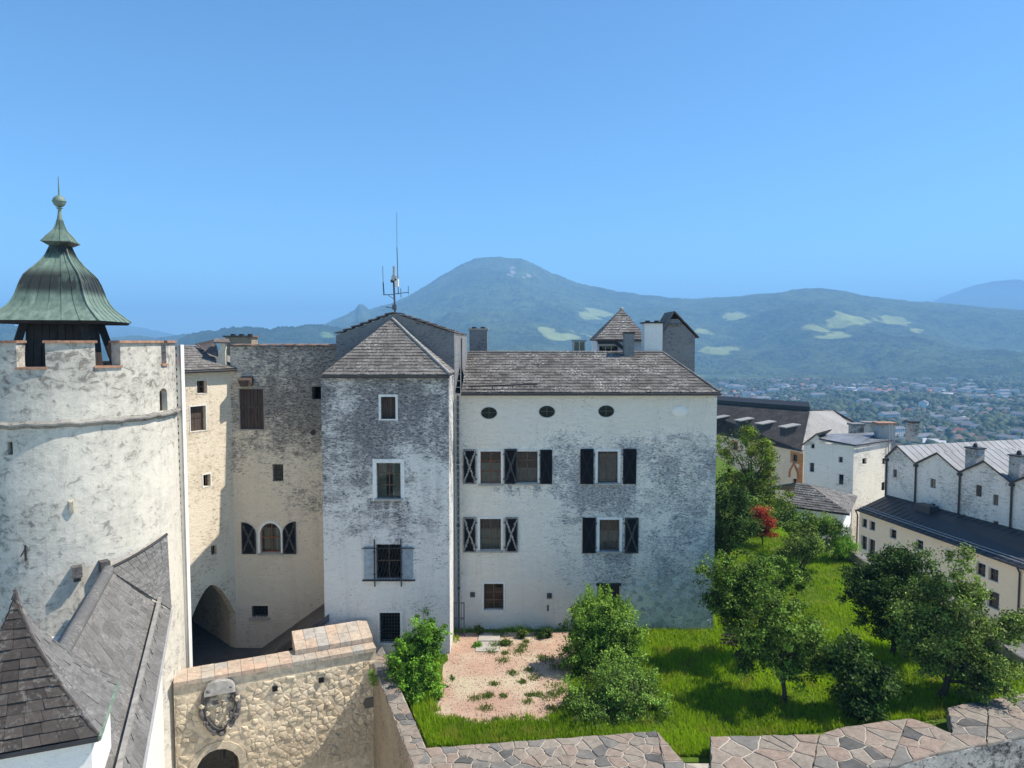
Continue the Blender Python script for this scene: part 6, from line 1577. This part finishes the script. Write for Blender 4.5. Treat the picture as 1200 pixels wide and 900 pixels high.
# ------------------------------------------------------------------ garden trees and shrubs
def leafcloud(rg, lobes, n, clump, csig, size, shell=0.55, droop=0.0, asp=0.55, sat=True):
    """leaf quads gathered in clumps through the lobes of a crown; lobes = (cx, cy, cz, rx, ry, rz)"""
    L = np.array(lobes, float); big = L.copy(); big[:, 3:] *= 0.9; sats = []
    for l in big:
        for k in range(5):
            d0 = rg.normal(size=3); d0[2] = abs(d0[2]) * 0.8 - 0.15; d0 /= np.linalg.norm(d0); q_ = rg.uniform(0.28, 0.5)
            sats.append(np.concatenate([l[:3] + d0 * l[3:] * rg.uniform(0.85, 1.12), l[3:] * q_]))
    L = np.concatenate([big, np.array(sats)]) if sat else L
    vol = (L[:, 3] * L[:, 4] * L[:, 5]) ** 0.75; pick = rg.choice(len(L), clump, p=vol / vol.sum())
    d = rg.normal(size=(clump, 3)); d /= np.linalg.norm(d, axis=1)[:, None]; rr = shell + (1 - shell) * rg.random(clump) ** 0.7; rr = np.where(rg.random(clump) < 0.25, rg.random(clump) * shell, rr)
    rr = rr * (1 + 0.24 * rg.normal(size=clump))
    cc = L[pick, :3] + d * rr[:, None] * L[pick, 3:]
    w = rg.integers(0, clump, n); g = rg.normal(size=(n, 3)); P = cc[w] + g * csig * (0.6 + 0.8 * rg.random(clump))[w][:, None] * np.array([1, 1, 0.75])
    out = P - L[pick[w], :3]; out /= np.linalg.norm(out, axis=1)[:, None] + 1e-6
    nrm = out * 0.5 + rg.normal(size=(n, 3)) * 0.7 + np.array([0, 0, 0.5]); nrm /= np.linalg.norm(nrm, axis=1)[:, None]
    t = rg.normal(size=(n, 3)) + np.array([0, 0, -droop]); t -= nrm * (t * nrm).sum(1)[:, None]; t /= np.linalg.norm(t, axis=1)[:, None] + 1e-6
    b = np.cross(nrm, t); s = size * rg.uniform(0.6, 1.35, n)[:, None]
    Q = np.stack([P - t * s * 0.5, P + b * s * asp * 0.5 - t * s * 0.05, P + t * s * 0.5, P - b * s * asp * 0.5 - t * s * 0.05], 1)
    Q[:, 0] -= nrm * s * 0.08; Q[:, 2] -= nrm * s * 0.12
    tint = np.clip(0.45 + 0.22 * rg.normal(size=n) + 0.34 * rg.normal(size=clump)[w], 0, 1)
    return Q.reshape(-1, 3), tint, cc
def tree(name, label, cat, base, lobes, n, mat, clump=160, csig=0.16, size=0.11, trunk=0.09, th=None, seed=1, group=None, shell=0.55, droop=0.0, asp=0.55, limbs=22, shoots=0, multi=False, sat=True):
    rg = np.random.default_rng(seed); base = V(base); rd = random.Random(seed)
    t = thing(name, base, label, cat, group)
    Q, tint, cc = leafcloud(rg, lobes, n, clump, csig, size, shell, droop, asp, sat)
    if shoots:     # upright leafy shoots above the crown
        L = lobes; qs, ts = [], []
        for k in range(shoots):
            l = L[rd.randrange(len(L))]; a = rd.uniform(0, 6.28); q_ = rd.random() ** 0.5 * 0.8
            p0 = V((l[0] + math.cos(a) * l[3] * q_, l[1] + math.sin(a) * l[4] * q_, l[2] + l[5] * math.sqrt(1 - q_ * q_) * 0.9)); hgt = rd.uniform(0.25, 0.75); lean = V((rd.uniform(-.25, .25), rd.uniform(-.25, .25), 1)).normalized()
            m = int(hgt * 60); f = rg.random(m)
            c_ = np.array(p0) + np.array(lean)[None] * (f * hgt)[:, None] + rg.normal(size=(m, 3)) * 0.045
            tt = rg.normal(size=(m, 3)) * 0.6 + np.array([0, 0, 1.0]); tt /= np.linalg.norm(tt, axis=1)[:, None]; bb_ = np.cross(tt, rg.normal(size=(m, 3))); bb_ /= np.linalg.norm(bb_, axis=1)[:, None]; s = size * rg.uniform(.7, 1.2, m)[:, None]
            qs.append(np.stack([c_ - tt * s * .5, c_ + bb_ * s * asp * .5, c_ + tt * s * .5, c_ - bb_ * s * asp * .5], 1).reshape(-1, 3)); ts.append(np.clip(0.75 + 0.2 * rg.normal(size=m), 0, 1))
        Q = np.concatenate([Q] + qs); tint = np.concatenate([tint] + ts)
    F = np.arange(len(Q)).reshape(-1, 4)
    Q[:, 2] = np.maximum(Q[:, 2], 0.02)
    npmesh('crown', Q, F, mat, t, tint)
    top = V((sum(l[0] for l in lobes) / len(lobes), sum(l[1] for l in lobes) / len(lobes), sum(l[2] for l in lobes) / len(lobes)))
    zf = th if th else (top.z - base.z) * 0.55
    fork = base + V(((top.x - base.x) * 0.4, (top.y - base.y) * 0.4, zf))
    if multi:
        g = MB()
        for k in range(7):
            e_ = V(cc[rd.randrange(len(cc))]); p = base + V((rd.uniform(-.15, .15), rd.uniform(-.15, .15), -0.05)); g.tube([p, p.lerp(e_, 0.5) + V((0, 0, 0.15)), e_], [trunk, trunk * 0.7, trunk * 0.25], 6)
        g.build('stem', 'bark', t)
        return t
    g = MB(); g.tube([base - V((0, 0, 0.15)), base + V((0.02, 0.01, 0.05)), base.lerp(fork, 0.5) + V((0.04, -0.03, 0)), fork, fork.lerp(top, 0.7)], [trunk * 1.5, trunk * 1.15, trunk, trunk * 0.9, trunk * 0.4], 8)
    tk = g.build('trunk', 'bark', t)
    for k in range(limbs):
        e_ = V(cc[rd.randrange(len(cc))]); s_ = base.lerp(fork, rd.uniform(0.75, 1)) if rd.random() < 0.5 else fork.lerp(top, rd.random() * 0.7)
        m_ = s_.lerp(e_, 0.5) + V((rd.uniform(-.12, .12), rd.uniform(-.12, .12), 0.12)); r0_ = trunk * rd.uniform(0.3, 0.5)
        MB().tube([s_, m_, e_], [r0_, r0_ * 0.6, r0_ * 0.2], 5).build('limb', 'bark', tk)
    return t
def lob(px, py, Y, rx, rz, ry=None): p = W(px, py, Y); return (p.x, p.y, p.z, rx, ry or rx, rz)

tree('tall_tree', 'tall yellow-green tree rising behind the right corner of the white house', 'tree', (17.1, 50, 0),
     [lob(882, 530, 50.0, 1.34, 1.46), lob(862, 560, 50.5, 1.34, 1.34), lob(900, 566, 50.0, 1.34, 1.23), lob(886, 595, 49.5, 1.79, 1.34), lob(878, 508, 50.0, 0.62, 0.67), lob(915, 590, 49.6, 1.01, 0.90), lob(850, 530, 50.5, 0.90, 1.23), lob(903, 540, 50.0, 1.01, 0.90), lob(848, 590, 50.0, 1.01, 1.01)],
     17000, 'leaf_tall', 260, 0.2, 0.16, 0.14, 3.0, seed=201, shell=0.45)
tree('dark_tree', 'dense dark green tree against the right corner of the white house', 'tree', (12.6, 41, 0),
     [lob(850, 585, 41, 1.0, 1.1), lob(858, 618, 41, 1.3, 1.4), lob(846, 640, 41.5, 1.1, 1.0), lob(868, 600, 41.5, 0.7, 0.8)], 13000, 'leaf_dark', 170, 0.2, 0.15, 0.12, 1.6, seed=202)
b = G(893, 641, 0)
tree('red_maple', 'small red-leaved maple on the lawn behind the fruit trees', 'tree', b, [lob(889, 603, b.y, 0.75, 0.65), lob(900, 613, b.y, 0.75, 0.5), lob(884, 620, b.y, 0.6, 0.45), lob(896, 624, b.y, 0.65, 0.35)], 7000, 'leaf_red', 90, 0.14, 0.11, 0.05, 0.7, seed=203)
b = G(945, 655, 0)
tree('garden_shrub', 'large rounded green shrub in front of the small garden house', 'shrub', b, [lob(938, 615, b.y, 1.3, 1.0), lob(962, 617, b.y, 1.1, 0.9), lob(920, 606, b.y + 1, 0.9, 0.8), lob(977, 622, b.y, 0.7, 0.7)], 11000, 'leaf_fruit', 150, 0.17, 0.13, 0.05, seed=204, multi=True)
b = G(937, 668, 0)
tree('garden_shrub', 'loose pale green shrub at the edge of the lawn beyond the fruit trees', 'shrub', b, [lob(940, 640, b.y, 1.2, 0.75), lob(925, 648, b.y, 0.8, 0.5), lob(955, 643, b.y, 0.7, 0.6)], 8000, 'leaf_right', 110, 0.17, 0.12, 0.04, seed=205, multi=True)
b = G(985, 657, 0)
tree('garden_shrub', 'bright lime green drooping shrub by the side wall', 'shrub', b, [lob(985, 641, b.y, 0.8, 0.6), lob(992, 635, b.y, 0.5, 0.5)], 6000, 'leaf_lime', 60, 0.17, 0.15, 0.03, seed=206, droop=1.5, asp=0.25, multi=True)
b = G(866, 775, 0)
tree('fruit_tree', 'leafy fruit tree right beside the corner of the white house', 'tree', b, [lob(866, 690, b.y, 1.40, 1.32), lob(845, 672, b.y, 0.84, 0.83), lob(890, 672, b.y, 0.95, 0.88), lob(868, 720, b.y, 1.34, 0.77), lob(915, 690, b.y + .3, 0.90, 0.66), lob(846, 708, b.y, 0.78, 0.66), lob(935, 680, b.y, 0.50, 0.39)],
     26000, 'leaf_fruit', 420, 0.12, 0.11, 0.085, 1.0, seed=207, shell=0.5)
b = G(918, 823, 0)
tree('fruit_tree', 'leafy fruit tree with a slim dark trunk in the middle of the near lawn', 'tree', b, [lob(915, 745, b.y, 1.34, 1.04), lob(890, 760, b.y, 0.90, 0.83), lob(940, 755, b.y, 0.95, 0.88), lob(912, 715, b.y, 0.90, 0.66), lob(875, 775, b.y, 0.56, 0.55), lob(955, 775, b.y, 0.56, 0.50), lob(930, 785, b.y, 0.78, 0.44)],
     26000, 'leaf_fruit', 420, 0.12, 0.11, 0.085, 0.85, seed=208, shell=0.45)
b = G(1008, 838, 0)
tree('garden_shrub', 'dark broad-leaved shrub on the near lawn between the two trunks', 'shrub', b, [lob(1005, 790, b.y, 0.95, 0.94), lob(990, 770, b.y, 0.67, 0.66), lob(1025, 805, b.y, 0.73, 0.66), lob(1005, 820, b.y, 0.90, 0.44)], 13000, 'leaf_dark', 170, 0.15, 0.15, 0.05, seed=209, multi=True)
b = G(1046, 768, 0)
tree('round_tree', 'big round dark green tree in front of the beige building', 'tree', b, [lob(1046, 695, b.y, 1.96, 1.65), lob(1020, 690, b.y, 1.12, 1.10), lob(1075, 700, b.y, 1.23, 1.21), lob(1046, 665, b.y, 1.12, 0.72), lob(1050, 735, b.y, 1.46, 0.77)], 42000, 'leaf_dark', 560, 0.14, 0.12, 0.11, 1.0, seed=210, shell=0.6)
b = G(1100, 820, 0)
tree('apple_tree', 'large loose pale green tree with a pointed top at the right edge', 'tree', b, [lob(1105, 735, b.y, 1.57, 1.32), lob(1125, 690, b.y, 0.84, 0.94), lob(1127, 660, b.y, 0.39, 0.66), lob(1075, 745, b.y, 1.06, 0.94), lob(1140, 760, b.y, 1.34, 0.99), lob(1170, 790, b.y - .4, 1.12, 0.66), lob(1178, 740, b.y, 0.78, 0.55), lob(1090, 775, b.y, 0.90, 0.66), lob(1150, 800, b.y - .8, 1.01, 0.50), lob(1195, 735, b.y, 0.67, 0.55), lob(1060, 725, b.y, 0.56, 0.44)],
     52000, 'leaf_right', 800, 0.12, 0.11, 0.12, 0.9, seed=211, shell=0.4, limbs=40)
b = V((3.75, 29.0, 0))
tree('leafy_bush', 'tall bright green bush with upright shoots in front of the white house', 'bush', b, [lob(706, 765, 29, 1.35, 1.25), lob(690, 740, 29, 0.95, 1.0), lob(728, 738, 29.2, 0.9, 1.0), lob(706, 722, 29.2, 0.85, 0.75), lob(690, 720, 29.2, 0.6, 0.6), lob(680, 775, 28.8, 0.8, 0.8), lob(735, 775, 28.8, 0.8, 0.8)], 36000, 'leaf_bush', 560, 0.12, 0.10, 0.04, seed=212, multi=True, shoots=110, shell=0.7, sat=False)
b = V((3.4, 25.1, 0))
tree('leafy_bush', 'low spreading grey-green bush behind the front parapet', 'bush', b, [lob(712, 826, 25.6, 1.35, 1.0), lob(676, 832, 25.4, 0.85, 0.8), lob(748, 828, 25.6, 1.0, 0.95), lob(722, 800, 26.2, 1.1, 0.75), lob(745, 800, 26.5, 0.8, 0.7)], 32000, 'leaf_bush2', 520, 0.11, 0.085, 0.03, seed=213, multi=True, shoots=30, shell=0.65, sat=False)
b = V((-3.35, 27.2, 0))
tree('clipped_shrub', 'glossy bright green shrub beside the base of the grey tower', 'shrub', b, [lob(500, 752, 27.6, 0.66, 0.9), lob(479, 772, 27.3, 0.72, 0.85), lob(491, 800, 26.9, 0.85, 0.95), lob(488, 826, 26.7, 0.8, 0.7), lob(476, 800, 27.0, 0.6, 0.8)], 40000, 'leaf_box', 620, 0.085, 0.095, 0.04, seed=214, multi=True, shell=0.78, sat=False)
b = G(440, 792, 0.45)
tree('wall_fern', 'small yellow-green fern growing from the edge of the narrow parapet', 'plant', b, [(b.x, b.y - .05, 0.5, 0.16, 0.16, 0.2), (b.x - .02, b.y - .1, 0.3, 0.14, 0.1, 0.22)], 500, 'leaf_lime', 14, 0.07, 0.09, 0.01, seed=215, multi=True, droop=1.0, asp=0.3)
for i, (px, py, r_, h_, mt, lb) in enumerate(((640, 741, 0.42, 0.4, 'leaf_dark', 'dark weed clump against the house wall beside the tall bush'), (612, 742, 0.22, 0.35, 'weed', 'dry tall weed against the house wall left of the dark clump'), (562, 738, 0.15, 0.45, 'weed', 'thin weed by the wall left of the doorstep slabs'),
                                    (592, 750, 0.25, 0.18, 'weed', 'weed tuft just right of the doorstep slabs'), (560, 752, 0.12, 0.15, 'leaf_lime', 'tiny green tuft left of the doorstep slabs'))):
    p = G(px, py + 6, 0); tree('weed_clump', lb, 'weed', (p.x, p.y, 0), [(p.x, p.y, h_ * 0.5, r_, r_ * 0.6, h_ * 0.5)], 900, mt, 18, 0.06, 0.09, 0.008, seed=230 + i, multi=True, shell=0.3)
# pile of old branches by the corner of the house
p = G(858, 758, 0); br = thing('branch_pile', (p.x, p.y, 0), 'brown heap of cut branches on the grass by the house corner', 'woodpile')
rd = random.Random(3)
for i in range(16):
    a = rd.uniform(-0.5, 0.5) + (0 if i % 3 else 1.2); l = rd.uniform(0.5, 1.0); c_ = V((p.x + rd.uniform(-.25, .25), p.y + rd.uniform(-.3, .3), 0.08 + 0.035 * i * 0.9)); d_ = V((math.cos(a), math.sin(a), rd.uniform(-.12, .12))) * l * 0.5
    MB().tube([c_ - d_, c_ + V((0, 0, .03)), c_ + d_], [0.04, 0.045, 0.025], 6).build('branch', 'bark', br)

# ------------------------------------------------------------------ grass, weeds, pebbles
def in_poly(X, Y, poly):
    c = np.zeros(X.shape, bool); n = len(poly)
    for i in range(n):
        (x0, y0), (x1, y1) = poly[i][:2], poly[(i + 1) % n][:2]
        with np.errstate(divide='ignore', invalid='ignore'): c ^= ((y0 > Y) != (y1 > Y)) & (X < (x1 - x0) * (Y - y0) / (y1 - y0 + 1e-12) + x0)
    return c
def blades(X, Y, h, wid, rg, lean=0.5):
    n = len(X); a = rg.uniform(0, 6.283, n); ln = rg.random(n) * lean * h; la = rg.normal(size=n) * 0.9 + 2.6
    b = np.stack([np.cos(a) * wid, np.sin(a) * wid, np.zeros(n)], -1); P = np.stack([X, Y, np.zeros(n)], -1)
    tip = P + np.stack([np.cos(la) * ln, np.sin(la) * ln, h], -1)
    mid = P * 0.55 + tip * 0.45; mid[:, 2] += h * 0.12
    return np.stack([P - b, P + b, mid + b * 0.7, tip, mid - b * 0.7], 1).reshape(-1, 3)
rg = np.random.default_rng(55)
n = 330000; Yg = 22.6 + 29 * rg.random(n) ** 1.6; Xg = rg.uniform(-5, 21.5, n)
lawn = in_poly(Xg, Yg, [(-5.45, 30.1), (-2.78, 23.05), (4.6, 23.9), (5.6, 22.3), (6.6, 22.3), (6.8, 23.4), (13, 24.4), (21.3, 26.2), (21.2, 48), (20, 52), (9.9, 52), (9.6, 32.9), (-5.45, 32.9)])
gr2 = [(p[0], p[1]) for p in gp2]
patch = fbm(Xg / 1.6, Yg / 1.6, 61, 4); wob = fbm(Xg / 0.5, Yg / 0.5, 67, 3) * 1.4; ing = in_poly(Xg + wob, Yg + wob * 0.8, gr2)
keep = lawn & (~ing)
Xg, Yg, patch = Xg[keep], Yg[keep], patch[keep]
hgt = np.clip(0.17 + 0.34 * patch + 0.05 * rg.normal(size=len(Xg)), 0.05, 0.42); hgt[Yg > 36] *= 0.7
Pn = blades(Xg, Yg, hgt, 0.011 + 0.008 * rg.random(len(Xg)), rg)
tn = np.clip(0.45 + 0.9 * fbm(Xg / 3.1, Yg / 3.1, 63, 3) + 0.6 * patch + 0.22 * rg.normal(size=len(Xg)), 0, 1)
go = kind(npmesh('grass', Pn, np.arange(len(Pn)).reshape(-1, 5), 'grass', tint=tn), 'stuff'); go['label'] = 'long sunlit green grass of the garden lawn'
# weeds scattered on the gravel
n = 5200; cxy = rg.random((46, 2)); cw_ = rg.integers(0, 46, n)
xs_a = np.array([p[0] for p in gr2]); ys_a = np.array([p[1] for p in gr2])
cx_a = xs_a.min() + (xs_a.max() - xs_a.min()) * (0.25 + 0.72 * cxy[:, 0]); cy_a = ys_a.min() + (ys_a.max() - ys_a.min()) * cxy[:, 1] ** 1.3
sp_ = 0.07 + 0.16 * rg.random(46)
Xw, Yw = cx_a[cw_] + rg.normal(size=n) * sp_[cw_], cy_a[cw_] + rg.normal(size=n) * sp_[cw_]
k_ = in_poly(Xw, Yw, gr2); Xw, Yw = Xw[k_], Yw[k_]
Pn = blades(Xw, Yw, rg.uniform(0.03, 0.14, len(Xw)), 0.016, rg, 1.4); Pn[:, 2] += 0.01
wo_ = kind(npmesh('ground_weeds', Pn, np.arange(len(Pn)).reshape(-1, 5), 'weed', tint=rg.random(len(Xw))), 'stuff'); wo_['label'] = 'sparse weeds growing through the pink gravel'
n = 9000; Xs, Ys = rg.uniform(xs_a.min(), xs_a.max(), n), rg.uniform(ys_a.min(), ys_a.max(), n); k_ = in_poly(Xs, Ys, gr2); Xs, Ys = Xs[k_], Ys[k_]
MT['pebble'] = leafmat('gravel_pebble', (0.30, 0.19, 0.14), (0.56, 0.46, 0.37), 0.0)
pe = blobs('gravel_pebbles', np.stack([Xs, Ys, np.full(len(Xs), 0.014)], -1), 0.008 + 0.022 * rg.random(len(Xs)) ** 3, 'pebble', 9); pe['label'] = 'loose pebbles on the pink gravel court'

# ------------------------------------------------------------------ haze in the valley air
hz = bpy.data.materials.new('haze'); hz.use_nodes = True
ht = hz.node_tree
for nd in list(ht.nodes): ht.nodes.remove(nd)
pv = ht.nodes.new('ShaderNodeVolumePrincipled'); ho = ht.nodes.new('ShaderNodeOutputMaterial')
pv.inputs['Color'].default_value = (0.29, 0.57, 0.93, 1); pv.inputs['Density'].default_value = 0.00021; pv.inputs['Anisotropy'].default_value = 0.0
ht.links.new(pv.outputs[0], ho.inputs['Volume'])
hb = MB().box((-9500, -80, -240), (13500, 14200, 690)).build('haze', hz); kind(hb, 'stuff'); hb['label'] = 'thin blue summer haze filling the valley air'
